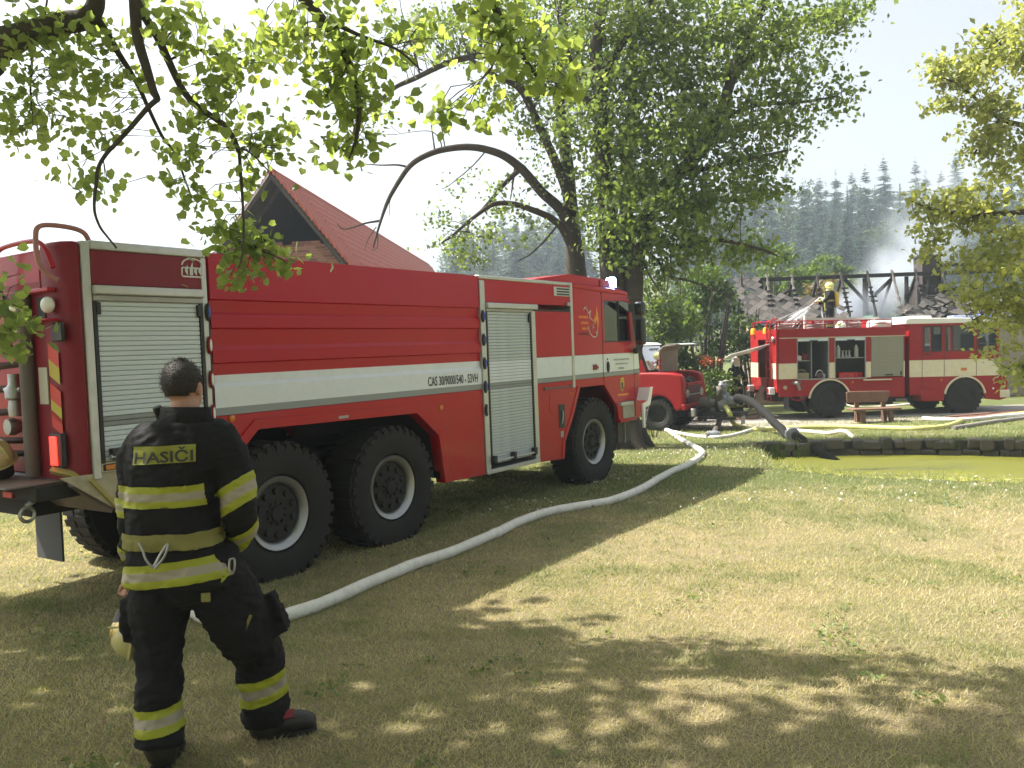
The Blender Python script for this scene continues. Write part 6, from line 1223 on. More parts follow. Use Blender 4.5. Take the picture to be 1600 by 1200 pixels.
mass = [(1050, 70, 125, 105, 2600), (960, 50, 105, 100, 2300), (1150, 70, 110, 70, 1800), (1245, 40, 80, 38, 850), (1255, 135, 70, 42, 760), (1240, 190, 50, 40, 380), (1125, 185, 95, 75, 1900), (1035, 215, 95, 95, 2500), (1010, 330, 90, 85, 2100), (1100, 315, 90, 60, 1500), (1180, 268, 55, 32, 520), (1200, 300, 34, 16, 150), (1150, 395, 55, 26, 380), (1205, 395, 22, 18, 110),
        (965, 300, 55, 110, 1500), (1060, 400, 62, 40, 620), (920, 190, 55, 90, 1000), (1330, 14, 48, 22, 420), (1290, 60, 30, 20, 130), (1310, 150, 26, 26, 120), (1000, -80, 190, 80, 1700), (955, 395, 32, 40, 260)]
bl_ = []
for px, py, rx, ry, n in mass:
    c, r = pxb(px, py, YB-0.5, rx, ry); bl_.append((c, (r[0], min(2.6, r[1]*1.3), r[2]), int(n*1.2)))
tB, Q, S, TN = big_tree('linden_tree', 'tall dense linden with several dark trunks behind the large engine cab', 'tree', bB, Bp, bl_, BARK, L_LIND, per=34, clump=0.25, tw=0.6, twr=0.010, flat=0.42)
Q = Q+0; leaves('crown', Q, 0.072+0.05*rng.random(len(Q)), L_LIND, tB, TN)
k = MB()
for i in range(5):
    a = 2*PI*i/5+0.3; k.tube([Vector((0.38*math.cos(a), 0.38*math.sin(a), 0.5)), Vector((0.52*math.cos(a), 0.52*math.sin(a), 0.2)), Vector((0.80*math.cos(a), 0.80*math.sin(a), -0.08))], [0.2, 0.16, 0.06], n=7)
k.build('root_flare', BARK, tB, smooth=60)

# left-hand linden with the bare arching limbs
YA = 19.2; bA = Vector((at(905, 600, YA).x, YA, g(at(905, 600, YA).x, YA)))
A_ = lambda pts, dy=0.0: [at(px, py, YA+dy*i/max(1, len(pts)-1)) for i, (px, py) in enumerate(pts)]
Ap = [([bA+Vector((0, 0, -0.2)), bA+Vector((0, 0, 0.8)), at(904, 480, YA), at(899, 415, YA), at(896, 380, YA)], 0.34, 0.20),
      (A_([(897, 400), (893, 333), (883, 233), (877, 183), (873, 130), (880, 60), (890, -40)], 0.6), 0.19, 0.07), (A_([(893, 330), (886, 300), (877, 277), (857, 227), (837, 187), (813, 140), (773, 118), (730, 90)], -0.8), 0.15, 0.04),
      (A_([(896, 385), (880, 333), (847, 300), (813, 262), (780, 240), (730, 230), (680, 238), (640, 260), (613, 300), (600, 330), (593, 350), (583, 388)], -1.2), 0.145, 0.018), (A_([(893, 390), (873, 350), (830, 327), (780, 317), (747, 335), (713, 363), (690, 380)], -0.8), 0.105, 0.018),
      (A_([(860, 235), (790, 100), (720, 92), (647, 123), (613, 140), (580, 170), (560, 195), (548, 215)], -1.2), 0.10, 0.015), (A_([(815, 262), (790, 285), (765, 315), (745, 338)], 0.4), 0.07, 0.03), (A_([(806, 258), (802, 280), (797, 312)], 0.2), 0.04, 0.012),
      (A_([(640, 262), (620, 258), (590, 258), (565, 256)], -0.5), 0.03, 0.008), (A_([(593, 345), (570, 350), (540, 358), (527, 350)], -0.5), 0.03, 0.008), (A_([(690, 236), (688, 220), (672, 205), (620, 210)], 0.3), 0.02, 0.006), (A_([(696, 235), (690, 200), (685, 180)], 0.3), 0.02, 0.007), (A_([(680, 238), (676, 205), (671, 175)], 0.3), 0.025, 0.008),
      (A_([(757, 238), (735, 262), (705, 288), (690, 295)], -0.5), 0.018, 0.006), (A_([(590, 360), (590, 385), (580, 392)], 0.2), 0.014, 0.005), (A_([(588, 355), (575, 375), (570, 392)], 0.2), 0.014, 0.005), (A_([(612, 300), (608, 322), (610, 340)], 0.2), 0.012, 0.005),
      (A_([(868, 355), (850, 378), (825, 400), (810, 408)], -0.4), 0.03, 0.010), (A_([(740, 340), (730, 360), (735, 365)], 0.1), 0.02, 0.01)]
mass = [(865, 60, 100, 85, 1900), (780, 35, 90, 55, 1000), (800, 140, 60, 36, 420), (905, 140, 48, 90, 800), (700, 55, 75, 45, 620), (760, 300, 60, 26, 150), (720, 378, 58, 26, 300), (690, 345, 30, 20, 80), (790, 335, 38, 28, 160), (830, 195, 40, 40, 260), (860, 250, 30, 60, 200), (640, 40, 60, 36, 300), (800, -80, 240, 90, 1600), (905, 300, 26, 70, 240), (740, 400, 26, 14, 90), (590, 190, 30, 30, 100), (830, 370, 32, 26, 90)]
bl_ = []
for px, py, rx, ry, n in mass:
    c, r = pxb(px, py, YA-0.2, rx, ry); bl_.append((c, (r[0], min(2.4, r[1]*1.3), r[2]), int(n*1.3)))
tA, Q, S, TN = big_tree('linden_tree', 'linden with bare arching limbs reaching left towards the barn roof', 'tree', bA, Ap, bl_, BARK, L_LIND, per=20, clump=0.20, tw=0.5, twr=0.010)
leaves('crown', Q, 0.062+0.045*rng.random(len(Q)), L_LIND, tA, TN)

# the near linden: trunk out to the left, boughs hanging over the rear of the engine
YC = 6.1; bC = Vector((-8.6, 6.2, g(-8.6, 6.2)))
A_ = lambda pts, dy=0.0, y=YC: [at(px, py, y+dy*i/max(1, len(pts)-1)) for i, (px, py) in enumerate(pts)]
hub = Vector((-8.1, 6.3, 4.4))
Cp = [([bC+Vector((0, 0, -0.2)), bC+Vector((0.05, 0, 1.2)), bC+Vector((0.2, 0.05, 2.8)), hub, Vector((-7.7, 6.2, 6.5)), Vector((-7.4, 6.0, 8.6))], 0.42, 0.14),
      ([hub, Vector((-6.6, 6.2, 4.9))]+A_([(-150, 90), (-40, 70), (40, 52), (93, 37), (133, 31), (150, 13), (155, -20), (175, -90)]), 0.13, 0.05), ([hub, Vector((-6.0, 6.2, 4.3))]+A_([(-60, 115), (0, 88), (50, 58), (75, 46)]), 0.08, 0.04),
      (A_([(150, 10), (153, 27), (170, 55), (187, 87), (203, 113), (218, 140), (230, 167), (253, 213), (273, 237), (290, 283), (300, 310)], 0.3), 0.032, 0.006),
      ([Vector((-7.5, 6.1, 7.2)), Vector((-5.2, 6.0, 6.3))]+A_([(205, -90), (212, -20), (213, 0), (217, 57), (230, 107), (240, 140), (247, 153)], -0.2), 0.07, 0.022), (A_([(247, 153), (230, 167), (200, 200), (180, 222), (163, 240), (150, 262), (147, 287), (145, 310), (147, 333), (156, 355), (167, 370), (182, 388)], -0.5, 5.9), 0.020, 0.006),
      (A_([(212, -10), (220, 12), (247, 57), (262, 90), (277, 123), (290, 145), (307, 163), (340, 187), (355, 200), (372, 236)], 0.0), 0.034, 0.018), (A_([(372, 236), (374, 265), (377, 300), (379, 330), (380, 360), (378, 397), (372, 420)], -0.3), 0.014, 0.005), (A_([(372, 232), (385, 236), (400, 247), (420, 268)], -0.2), 0.010, 0.004),
      (A_([(53, 55), (52, 90), (50, 133), (51, 165), (57, 190)], 0.1), 0.012, 0.004), (A_([(75, 47), (70, 20), (77, -20)], 0.1), 0.010, 0.006), (A_([(380, 370), (400, 385), (430, 400), (448, 412)], -0.2), 0.008, 0.003), (A_([(250, 65), (300, 75), (360, 90), (420, 95), (470, 100)], 0.4), 0.016, 0.005), (A_([(262, 95), (300, 80), (340, 84)], 0.4), 0.010, 0.004),
      ([Vector((-7.4, 6.0, 7.9)), Vector((-4.5, 6.4, 6.6))]+A_([(380, -120), (440, -40), (500, 30), (540, 90), (560, 150), (556, 215), (545, 248)], -0.3, 5.9), 0.07, 0.006), (A_([(500, 30), (560, 55), (620, 75), (660, 110)], -0.2, 5.7), 0.018, 0.005),
      ([Vector((-4.5, 6.4, 6.6)), Vector((-1.6, 5.9, 5.4))]+A_([(700, -100), (770, 10), (790, 60), (830, 110), (850, 150)], 0.1, 5.2), 0.05, 0.005), (A_([(790, 50), (775, 85), (760, 115), (740, 130)], 0.1, 5.2), 0.010, 0.003),
      ([Vector((-7.6, 6.1, 7.0)), Vector((-5.4, 5.6, 7.2)), Vector((-3.2, 5.5, 7.0)), Vector((-1.6, 5.6, 6.6))], 0.10, 0.03), ([Vector((-7.5, 6.1, 6.8)), Vector((-6.2, 4.6, 7.0)), Vector((-5.0, 3.8, 6.8))], 0.08, 0.03), ([Vector((-3.2, 5.5, 7.0)), Vector((-1.8, 4.9, 7.2)), Vector((-0.4, 5.2, 7.0))], 0.05, 0.02)]
near_mass = [(95, 60, 95, 50, 330), (25, 180, 42, 55, 150), (135, 125, 55, 36, 130), (60, 130, 40, 50, 90), (175, 172, 22, 18, 30), (110, 195, 26, 16, 36), (150, 220, 16, 20, 36), (150, 292, 34, 16, 60), (120, 268, 20, 10, 22), (265, 50, 70, 50, 190), (300, 190, 26, 22, 56), (335, 150, 40, 36, 110), (365, 100, 50, 45, 140), (425, 60, 75, 50, 190), (400, 210, 62, 24, 140), (455, 240, 22, 12, 26), (290, 248, 60, 26, 90), (310, 300, 32, 20, 60), (280, 290, 20, 14, 22), (392, 285, 26, 22, 46), (345, 358, 58, 14, 66), (378, 395, 40, 30, 130), (428, 405, 30, 12, 52), (375, 430, 20, 18, 50), (395, 365, 24, 20, 40), (90, 225, 16, 10, 14), (215, 120, 26, 22, 36),
             (535, 85, 52, 70, 300), (560, 175, 34, 50, 130), (548, 232, 40, 18, 90), (500, 150, 26, 36, 70), (640, 55, 60, 40, 130), (600, 130, 16, 12, 20), (480, 60, 40, 40, 90), (820, 70, 80, 60, 200), (760, 30, 60, 40, 120), (870, 120, 40, 55, 90), (700, 180, 44, 14, 50), (600, 182, 16, 14, 16), (770, 170, 40, 18, 40), (12, 480, 24, 38, 80), (10, 540, 18, 24, 50), (20, 430, 14, 14, 14)]
bl_ = []
for px, py, rx, ry, n in near_mass:
    y_ = 5.2 if px > 680 else 5.7 if px > 470 else (5.3 if py > 400 and px < 60 else 6.1); c, r = pxb(px, py, y_, rx, ry); bl_.append((c, (r[0], max(0.12, r[1]), r[2]), n))
n_in = sum((n//7)*7 if n >= 7 else 7 for *_, n in near_mass)
# the upper crown, above the picture, that shades the foreground
for c, r, n in (((-6.3, 5.9, 6.6), (1.5, 1.2, 1.0), 1150), ((-4.6, 5.6, 6.9), (1.3, 0.95, 0.8), 760), ((-3.1, 5.4, 6.9), (1.1, 0.75, 0.7), 520), ((-1.7, 4.95, 6.8), (1.0, 0.75, 0.6), 480), ((-5.6, 4.0, 6.7), (1.4, 0.9, 0.7), 1000), ((-3.6, 4.2, 7.2), (1.4, 0.9, 0.6), 900), ((-1.9, 4.4, 7.2), (1.2, 0.9, 0.5), 520), ((-0.5, 4.1, 7.0), (0.8, 0.7, 0.5), 380), ((-7.5, 6.5, 8.3), (1.6, 1.6, 1.2), 900), ((-7.6, 4.4, 6.2), (1.0, 1.0, 0.9), 600), ((0.9, 3.6, 7.0), (1.0, 0.7, 0.4), 260), ((-8.4, 5.6, 5.4), (0.8, 1.0, 0.7), 350)): bl_.append((c, r, n))
Cp += [([hub+Vector((0.3, 0, 1.5)), Vector((-6.5, 3.0, 7.2)), Vector((-4.0, 0.5, 8.0)), Vector((0.0, -1.0, 8.3)), Vector((3.5, -3.0, 8.0))], 0.16, 0.03), ([Vector((-4.0, 0.5, 8.0)), Vector((-3.0, -3.0, 8.0)), Vector((-1.0, -6.0, 7.5))], 0.08, 0.03), (A_([(-160, 420), (-60, 432), (0, 455), (15, 500), (14, 555)], 0.0, 5.3), 0.016, 0.004)]  # long limbs over the camera carry the added unseen crown
Cp.append(([Vector((-0.4, 5.2, 7.0)), Vector((0.5, 4.6, 7.1)), Vector((1.4, 4.1, 7.0))], 0.025, 0.01))
tC, Q, S, TN = big_tree('linden_tree', 'near linden whose boughs hang into the top left corner', 'tree', bC, Cp, bl_, BARK, L_NEAR, per=7, clump=0.085, tw=0.75, twr=0.0045, near=True, flat=0.8, maxd=0.5)
sz = 0.040+0.030*rng.random(len(Q)); sz[n_in:] += 0.07
for c, r, n in (((-5.0, 0.5, 8.2), (3.2, 2.6, 1.4), 2600), ((-0.5, 0.0, 8.6), (3.0, 2.6, 1.2), 2400), ((3.4, -1.6, 8.2), (2.6, 2.6, 1.2), 1900), ((-3.5, -4.5, 8.0), (3.4, 2.6, 1.6), 2200), ((2.0, -6.0, 7.4), (3.2, 2.4, 1.8), 2000), ((-2.5, -7.5, 4.6), (5.0, 1.6, 2.4), 2200), ((4.5, -7.0, 4.6), (4.0, 1.6, 2.4), 1800), ((7.5, -3.0, 6.6), (2.2, 2.6, 1.8), 1300), ((-8.5, -1.5, 7.0), (2.4, 3.0, 2.0), 1500), ((-6.9, 7.7, 6.7), (1.2, 1.0, 0.8), 800), ((-8.3, 8.2, 7.2), (1.3, 1.2, 1.0), 700), ((-5.6, 7.2, 6.7), (1.1, 0.8, 0.7), 1100)):  # unseen foliage added behind the camera to cut sky fill, and shading the rear
    q, s_, t_ = blob(c, r, n, 12, 0.34, flat=0.7); Q = np.concatenate([Q, q]); TN = np.concatenate([TN, t_]); sz = np.concatenate([sz, 0.14+0.10*rng.random(len(q))])
# the 300 biggest, nearest leaves of the hanging boughs are pieces of their own
inn = np.arange(n_in); dist = Q[:n_in, 1]; pick = inn[np.argsort(-(sz[:n_in]/dist))][:300]; rest = np.setdiff1d(np.arange(len(Q)), pick)
cr = leaves('crown', Q[rest], sz[rest], L_NEAR, tC, TN[rest], near=True)
protos = []
for i in range(8):
    v, t_, k = leaf_geo(np.zeros((1, 3)), np.array([1.0]), 0.5, near=True); protos.append(np_mesh('leaf', v, t_.ravel(), np.arange(len(t_))*3, L_NEAR, np.full(k, i/8)))
for j, i in enumerate(pick):
    o = link('leaf', protos[j % 8], tC, Vector(Q[i])-bC, (random.uniform(-.6, .6), random.uniform(-.6, .6), random.uniform(0, 6.28))); o.scale = (sz[i],)*3

# the tree on the right, trunk just outside the picture
YD = 15.5; bD = Vector((11.6, 15.2, g(11.6, 15.2)))
A_ = lambda pts, dy=0.0: [at(px, py, YD+dy*i/max(1, len(pts)-1)) for i, (px, py) in enumerate(pts)]
Dp = [([bD+Vector((0, 0, -0.2)), bD+Vector((0, 0, 1.5)), bD+Vector((-0.2, 0, 3.5)), bD+Vector((-0.5, 0, 6.0)), bD+Vector((-0.7, 0.2, 8.5))], 0.34, 0.08), ([bD+Vector((-0.15, 0, 3.0))]+A_([(1690, 330), (1620, 330), (1540, 335), (1470, 330), (1425, 315)]), 0.10, 0.012), ([bD+Vector((-0.3, 0, 4.5))]+A_([(1680, 230), (1610, 200), (1560, 185), (1510, 140), (1470, 120)]), 0.09, 0.01),
      ([bD+Vector((-0.1, 0, 2.5))]+A_([(1690, 430), (1620, 450), (1570, 470), (1520, 500)]), 0.07, 0.01), ([bD+Vector((-0.5, 0, 6.0))]+A_([(1650, 120), (1590, 90), (1555, 60)]), 0.07, 0.01), ([bD+Vector((0, 0, 2.0))]+A_([(1690, 520), (1640, 560), (1600, 590)]), 0.05, 0.01), (A_([(1560, 190), (1545, 210), (1525, 235), (1520, 250)]), 0.04, 0.008)]
mass = [(1492, 118, 46, 34, 420), (1465, 105, 20, 14, 90), (1475, 165, 26, 20, 150), (1555, 85, 48, 48, 700), (1545, 175, 48, 44, 640), (1525, 235, 34, 22, 260), (1590, 235, 44, 56, 640), (1465, 322, 46, 22, 360), (1430, 312, 16, 10, 60), (1452, 372, 24, 28, 200), (1445, 392, 14, 12, 70), (1530, 325, 56, 42, 760), (1570, 410, 50, 54, 820), (1505, 410, 28, 26, 200), (1600, 490, 44, 50, 620), (1552, 470, 44, 30, 380), (1530, 508, 30, 10, 110), (1590, 575, 26, 40, 300), (1605, 40, 44, 48, 460), (1560, 545, 20, 10, 60), (1680, 120, 80, 120, 1500), (1690, 360, 80, 140, 1700), (1680, 560, 60, 70, 500), (1500, 450, 20, 16, 90)]
bl_ = []
for px, py, rx, ry, n in mass:
    c, r = pxb(px, py, YD, rx, ry); bl_.append((c, (r[0], max(0.35, r[1]*1.2), r[2]), n))
tD, Q, S, TN = big_tree('maple_tree', 'sunlit yellow green tree leaning in at the right edge', 'tree', bD, Dp, bl_, BARKL, L_MAPLE, per=20, clump=0.13, tw=0.4, twr=0.008)
leaves('crown', Q, 0.075+0.05*rng.random(len(Q)), L_MAPLE, tD, TN, up=0.8)

# bushes and small trees behind the pump truck
def bush(name, label, cat, px, py, Y, rx, ry, n, leaf, group=None, sz=0.11, dens=1.0, top=None):
    c, r = pxb(px, py, Y, rx, ry); gx, gy = c[0], Y; b = Vector((gx, gy, g(gx, gy)))
    lb_ = []; hgt = c[2]+r[2]-b.z
    for i in range(5):
        a = rng.random()*6.28; lb_.append(([b+Vector((0.1*math.cos(a), 0.1*math.sin(a), -0.1)), b+Vector((0.4*r[0]*math.cos(a), 0.4*r[1]*math.sin(a), hgt*0.45)), b+Vector((0.6*r[0]*math.cos(a+.4), 0.6*r[1]*math.sin(a+.4), hgt*0.85))], 0.035+0.012*hgt, 0.012))
    bl = []; m = 7
    for i in range(m):
        d = unit(1)[0]*np.array([r[0], r[1], r[2]])*0.62; q = np.array(c)+d; bl.append((tuple(q), (r[0]*0.5, r[1]*0.5, r[2]*0.45), n//m))
    t, Q, S, TN = big_tree(name, label, cat, b, lb_, bl, BARKL, leaf, per=18, clump=0.10+0.10*r[2]*0.5, tw=0.3, twr=0.008, group=group)
    Q[:, 2] = np.maximum(Q[:, 2], b.z+0.05+0.1*rng.random(len(Q))); leaves('crown', Q, sz*(0.7+0.6*rng.random(len(Q))), leaf, t, TN); return t
bush('small_tree', 'leafy light green small tree behind the small pump truck cab', 'tree', 1035, 470, 27, 52, 85, 3600, L_BUSH)
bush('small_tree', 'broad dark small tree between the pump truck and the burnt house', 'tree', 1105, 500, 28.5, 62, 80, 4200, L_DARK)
bush('small_tree', 'pale topped small tree above the left end of the burnt house ridge', 'tree', 1110, 440, 33, 45, 38, 1700, L_BUSH)
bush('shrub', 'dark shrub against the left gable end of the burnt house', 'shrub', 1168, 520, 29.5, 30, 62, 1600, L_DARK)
bush('shrub', 'round light green shrub left of the rear of the older fire engine', 'shrub', 1124, 606, 25.5, 26, 34, 1500, L_BUSH, sz=0.075)
bush('shrub', 'low green shrub under the open bonnet of the pump truck', 'shrub', 1095, 606, 25, 22, 26, 800, L_BUSH, sz=0.075)
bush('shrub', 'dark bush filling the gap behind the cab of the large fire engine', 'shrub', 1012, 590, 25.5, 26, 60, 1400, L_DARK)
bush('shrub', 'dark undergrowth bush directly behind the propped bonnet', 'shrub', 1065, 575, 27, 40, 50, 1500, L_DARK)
L_OR = leaf_mat('orange_flower', (0.26, 0.05, 0.012), (0.45, 0.13, 0.03), 0.35, tcol=(1.3, 1.1, 0.9))
bush('flower_bush', 'orange flowering bush between the pump truck and the older fire engine', 'flower bush', 1102, 565, 25.6, 22, 12, 150, L_OR, sz=0.07)
L_WARM = leaf_mat('warm_garden_leaf', (0.09, 0.085, 0.03), (0.19, 0.12, 0.04), 0.4)
bush('garden_tree', 'reddish yellow garden tree seen through the burnt roof frame by the firefighter', 'tree', 1292, 462, 40, 34, 34, 1300, L_WARM, sz=0.14)
for i, (px, py, Y, rx, ry, lf, lab) in enumerate(((1215, 430, 44, 40, 48, L_BUSH, 'green garden tree behind the left part of the burnt ridge'), (1255, 450, 42, 30, 36, L_BUSH, 'pale garden tree behind the middle left of the burnt ridge'), (1345, 455, 45, 30, 34, L_BUSH, 'hazy garden tree behind the smoke in the burnt roof'), (1400, 450, 46, 32, 36, L_BUSH, 'hazy garden tree left of the burnt house chimney'), (1290, 425, 52, 40, 28, L_BUSH, 'far rounded garden tree above the middle of the burnt ridge'))):
    bush('garden_tree', lab, 'tree', px, py, Y, rx, ry, 1700, lf, sz=0.17)

# the wooded hill: spruces and broadleaf trees, a few built shapes copied
SPR = leaf_mat('spruce_needles', (0.010, 0.026, 0.016), (0.030, 0.056, 0.028), 0.16, tcol=(1.3, 1.4, 0.9))
L_HILL = leaf_mat('hill_leaf', (0.028, 0.052, 0.020), (0.065, 0.095, 0.032), 0.32)
def spruce_mesh(h, w, seed):
    r_ = np.random.default_rng(seed); V = []; F = []; T_ = []; lay = 34
    for i in range(lay):
        f = i/(lay-1); z = h*(0.06+0.93*f)+r_.normal(0, 0.12); rr = w*(1-f)**0.85*(0.75+0.5*r_.random())+0.12; nb = int(9+5*(1-f)); a0 = r_.random()*6.28
        for j in range(nb):
            a = a0+6.283*j/nb+r_.normal(0, 0.15); L_ = rr*(0.65+0.5*r_.random()); dz = -L_*(0.25+0.25*r_.random())+0.3*L_*f; c, s = math.cos(a), math.sin(a); z += r_.normal(0, 0.22); wd = L_*0.34+0.16; tn = r_.random()
            for q in range(3):
                t0, t1 = q/3, (q+1)/3; o = len(V); wx = wd*(1-0.25*q)
                V += [(c*L_*t0, s*L_*t0, z+dz*t0), (c*L_*t1-s*wx*0.6, s*L_*t1+c*wx*0.6, z+dz*t1-wx*0.5), (c*L_*(t1+0.12), s*L_*(t1+0.12), z+dz*t1*1.05), (c*L_*t1+s*wx*0.6, s*L_*t1-c*wx*0.6, z+dz*t1-wx*0.5)]; F += [(o, o+1, o+2), (o, o+2, o+3)]; T_ += [tn]*4
    F = np.array(F); return np_mesh('spruce_crown', np.array(V), F.ravel(), np.arange(len(F))*3, SPR, T_)
def broad_mesh(h, w, seed):
    q = []; tn = []
    for i in range(12):
        d = unit(1)[0]; c = np.array([d[0]*w*0.6, d[1]*w*0.6, h*0.62+d[2]*h*0.28]); a, s, t = blob(c, (w*0.5, w*0.5, h*0.17), 180, 18, 0.35, flat=0.8); q.append(a); tn.append(t)
    q = np.concatenate(q); v, t, k = leaf_geo(q, 0.34+0.25*rng.random(len(q)), 0.4); return np_mesh('broad_crown', v, t.ravel(), np.arange(len(t))*3, L_HILL, np.repeat(np.concatenate(tn), k))
sp_m = [spruce_mesh(22, 5.2, 1), spruce_mesh(19, 4.8, 2), spruce_mesh(25, 5.2, 3), broad_mesh(20, 4.4, 5)]; br_m = [broad_mesh(13, 4.2, 1), broad_mesh(11, 4.6, 2)]
tk = MB(); tk.tube([(0, 0, -0.5), (0, 0, 6), (0, 0, 20)], [0.32, 0.24, 0.05], n=6); sp_t = tk.mesh('spruce_trunk', BARK); tk = MB(); tk.tube([(0, 0, -0.5), (0, 0, 4), (0.3, 0, 9)], [0.28, 0.2, 0.08], n=6); br_t = tk.mesh('broad_trunk', BARKL)
def forest(kind, px, Y, sc_, m, label, group, cat='tree'):
    r = ray(px, 500); x = r.x*Y/r.y; t = thing(kind, label, cat, (x, Y, g(x, Y)-0.3), rng.random()*6.28, group); t.scale = (sc_,)*3
    link('crown', m, t); link('trunk', sp_t if m in sp_m[:3] else br_t, t); return t
GS, GBR = 'spruces on the wooded hill', 'broadleaf trees at the foot of the hill'
for row, (Y0, n, s0) in enumerate(((112, 34, 0.66), (126, 36, 0.74), (142, 38, 0.80), (160, 38, 0.84), (178, 36, 0.88))):
    for i in range(n):
        px = 700+(i+0.5+random.uniform(-.35, .35))*940/n
        if (row == 0 and px < 900) or 915 < px < 1075: continue
        kind_ = random.choice((0, 0, 1, 1, 2, 2, 3, 3))
        forest('spruce_tree' if kind_ < 3 else 'broadleaf_tree', px, Y0+random.uniform(-6, 6), s0*random.uniform(0.78, 1.02), sp_m[kind_], ('hazy spruce' if kind_ < 3 else 'hazy broadleaf tree')+' on the hill '+('left of the lindens' if px < 905 else 'behind the lindens' if px < 1130 else 'above the burnt house' if px < 1420 else 'behind the right tree')+(', in front' if row < 3 else ', on the skyline'), GS if kind_ < 3 else 'broadleaf trees among the spruces')
for i in range(44):
    px = 730+(i+random.random())*900/44; forest('broadleaf_tree', px, random.uniform(72, 100), random.uniform(0.34, 0.56), random.choice(br_m), 'pale rounded tree at the hill foot '+('left of the lindens' if px < 905 else 'behind the lindens' if px < 1130 else 'behind the burnt house' if px < 1420 else 'behind the right tree'), GBR)

# ------------------------------------------------------------------ the brick barn with the open gable and the red tiled roof
BRICKM = [M('old_brick_a', (0.26, 0.115, 0.075), rough=0.9, var=0.3, vs=14, bump=0.5, bs=60, dirt=0.5, dcol=(0.32, 0.26, 0.20)), M('old_brick_b', (0.32, 0.165, 0.115), rough=0.9, var=0.25, vs=12, bump=0.5, bs=60, dirt=0.4, dcol=(0.36, 0.30, 0.24)), M('old_brick_c', (0.20, 0.09, 0.065), rough=0.9, var=0.3, vs=12, bump=0.5, bs=60)]
MORT = M('lime_mortar', (0.34, 0.30, 0.24), rough=0.95, var=0.2, bump=0.4, bs=40)
TILEM = [M('red_roof_tile_a', (0.47, 0.11, 0.065), rough=0.7, var=0.22, vs=3, dirt=0.4, dcol=(0.30, 0.16, 0.12)), M('red_roof_tile_b', (0.38, 0.085, 0.052), rough=0.7, var=0.25, vs=4, dirt=0.5, dcol=(0.22, 0.13, 0.10))]
OLDW = M('old_beam', (0.06, 0.05, 0.045), rough=0.9, var=0.3, vs=6, bump=0.4, bs=30)
YG = 22.0; ap = at(430, 272, YG); bl0 = at(548, 412, YG); psi = math.atan(86/F_PX)
BN = thing('barn', 'old brick barn with dark open gable and steep red tiled roof', 'barn', (ap.x, YG, g(ap.x, YG)), -psi)
hz = ap.z-BN.location.z; sl = (ap.z-bl0.z)/(bl0.x-ap.x); hw = 4.6; ez = hz-hw*sl; LB_ = 24.0; wz = at(430, 377, YG).z-BN.location.z
# roof planes: courses of tiles, each tile its own small step; nearest courses tile by tile
slen = math.hypot(hw, hw*sl); sa = math.atan(sl); exp_ = 0.150; nc = int(slen/exp_)
tb = MB(); tb.box(-0.085, 0.085, -0.02, 0.155, 0.0, 0.05); tm_ = [tb.mesh('tile', m) for m in TILEM]
cnt = 0; rowmb = [MB() for _ in range(2)]
for side in (1, -1):
    for i in range(nc):
        d = exp_*(i+0.5); z = hz-d*math.sin(sa)+0.02; x = side*d*math.cos(sa)
        if side == 1 and z > 1.95-BN.location.z+0.2 and i < 34 and cnt < 300:
            for j in range(9):
                o = link('tile', tm_[(i*7+j*3) % 2], BN, (x, -0.30+0.175*j, z+random.uniform(-.004, .006))); o.rotation_euler = (0, sa+rad(4)+random.uniform(-.015, .015), PI/2 if False else 0); cnt += 1
                o.rotation_euler = Matrix.Rotation(sa+rad(14), 3, 'Y').to_euler(); o.rotation_euler.z += 0
                o.data = tm_[(i*7+j*3) % 2]
        y = -0.30+(0.175*9 if side == 1 and i < 34 else 0)
        mb = rowmb[i % 2]; cs, sn = math.cos(sa+rad(14)), math.sin(sa+rad(14))
        while y < LB_:
            ln = 0.7+random.random()*0.9; dz = random.uniform(-.004, .005)
            mb2 = MB(); mt = Matrix.Translation((x, y, z+dz)) @ Matrix.Rotation(side*(sa+rad(14)), 4, 'Y'); mb.box(-0.155 if side == 1 else -0.02, 0.02 if side == 1 else 0.155, 0, ln-0.006, 0, 0.014, mt) if False else mb.box(-0.085, 0.10, 0.0, ln-0.006, 0.0, 0.05, mt); y += ln
for q_, mb in enumerate(rowmb): tag(mb.build('tile_courses', TILEM[q_], BN), kind='stuff')
# the separately laid tiles need their slope: rebuild their shared shape lying across the slope
for m_ in tm_:
    for v in m_.vertices: v.co = (v.co.y-0.08, v.co.x, v.co.z)
k = MB(); k.lathe([(0.12, 0), (0.12, LB_+0.3)], o=(0, -0.3, hz-0.03), ax='y', n=12); k.build('ridge_tiles', TILEM[1], BN, smooth=60)
for side in (1, -1):
    k = MB(); mt = Matrix.Translation((0, 0, hz-0.06)) @ Matrix.Rotation(side*sa, 4, 'Y') if side == 1 else Matrix.Translation((0, 0, hz-0.06)) @ Matrix.Rotation(PI-sa, 4, 'Y')
    a, b_ = Vector((side*0.02, -0.32, hz-0.10)), Vector((side*hw, -0.32, ez-0.10))
    for y0 in (-0.33, 0.6):
        k.tube([(a.x, y0, a.z), (b_.x, y0, b_.z)], 0.075, n=4)
    k.build('verge_rafter', OLDW, BN)
    k = MB(); k.add([(side*0.0, -0.25, hz-0.06), (side*hw, -0.25, ez-0.06), (side*hw, LB_, ez-0.06), (0, LB_, hz-0.06)], [(0, 1, 2, 3)]); k.build('roof_boards', OLDW, BN)
k = MB(); k.tube([(-1.9, 0.1, hz-1.95*sl), (1.9, 0.1, hz-1.95*sl)], 0.09, n=4); k.build('collar_beam', OLDW, BN)
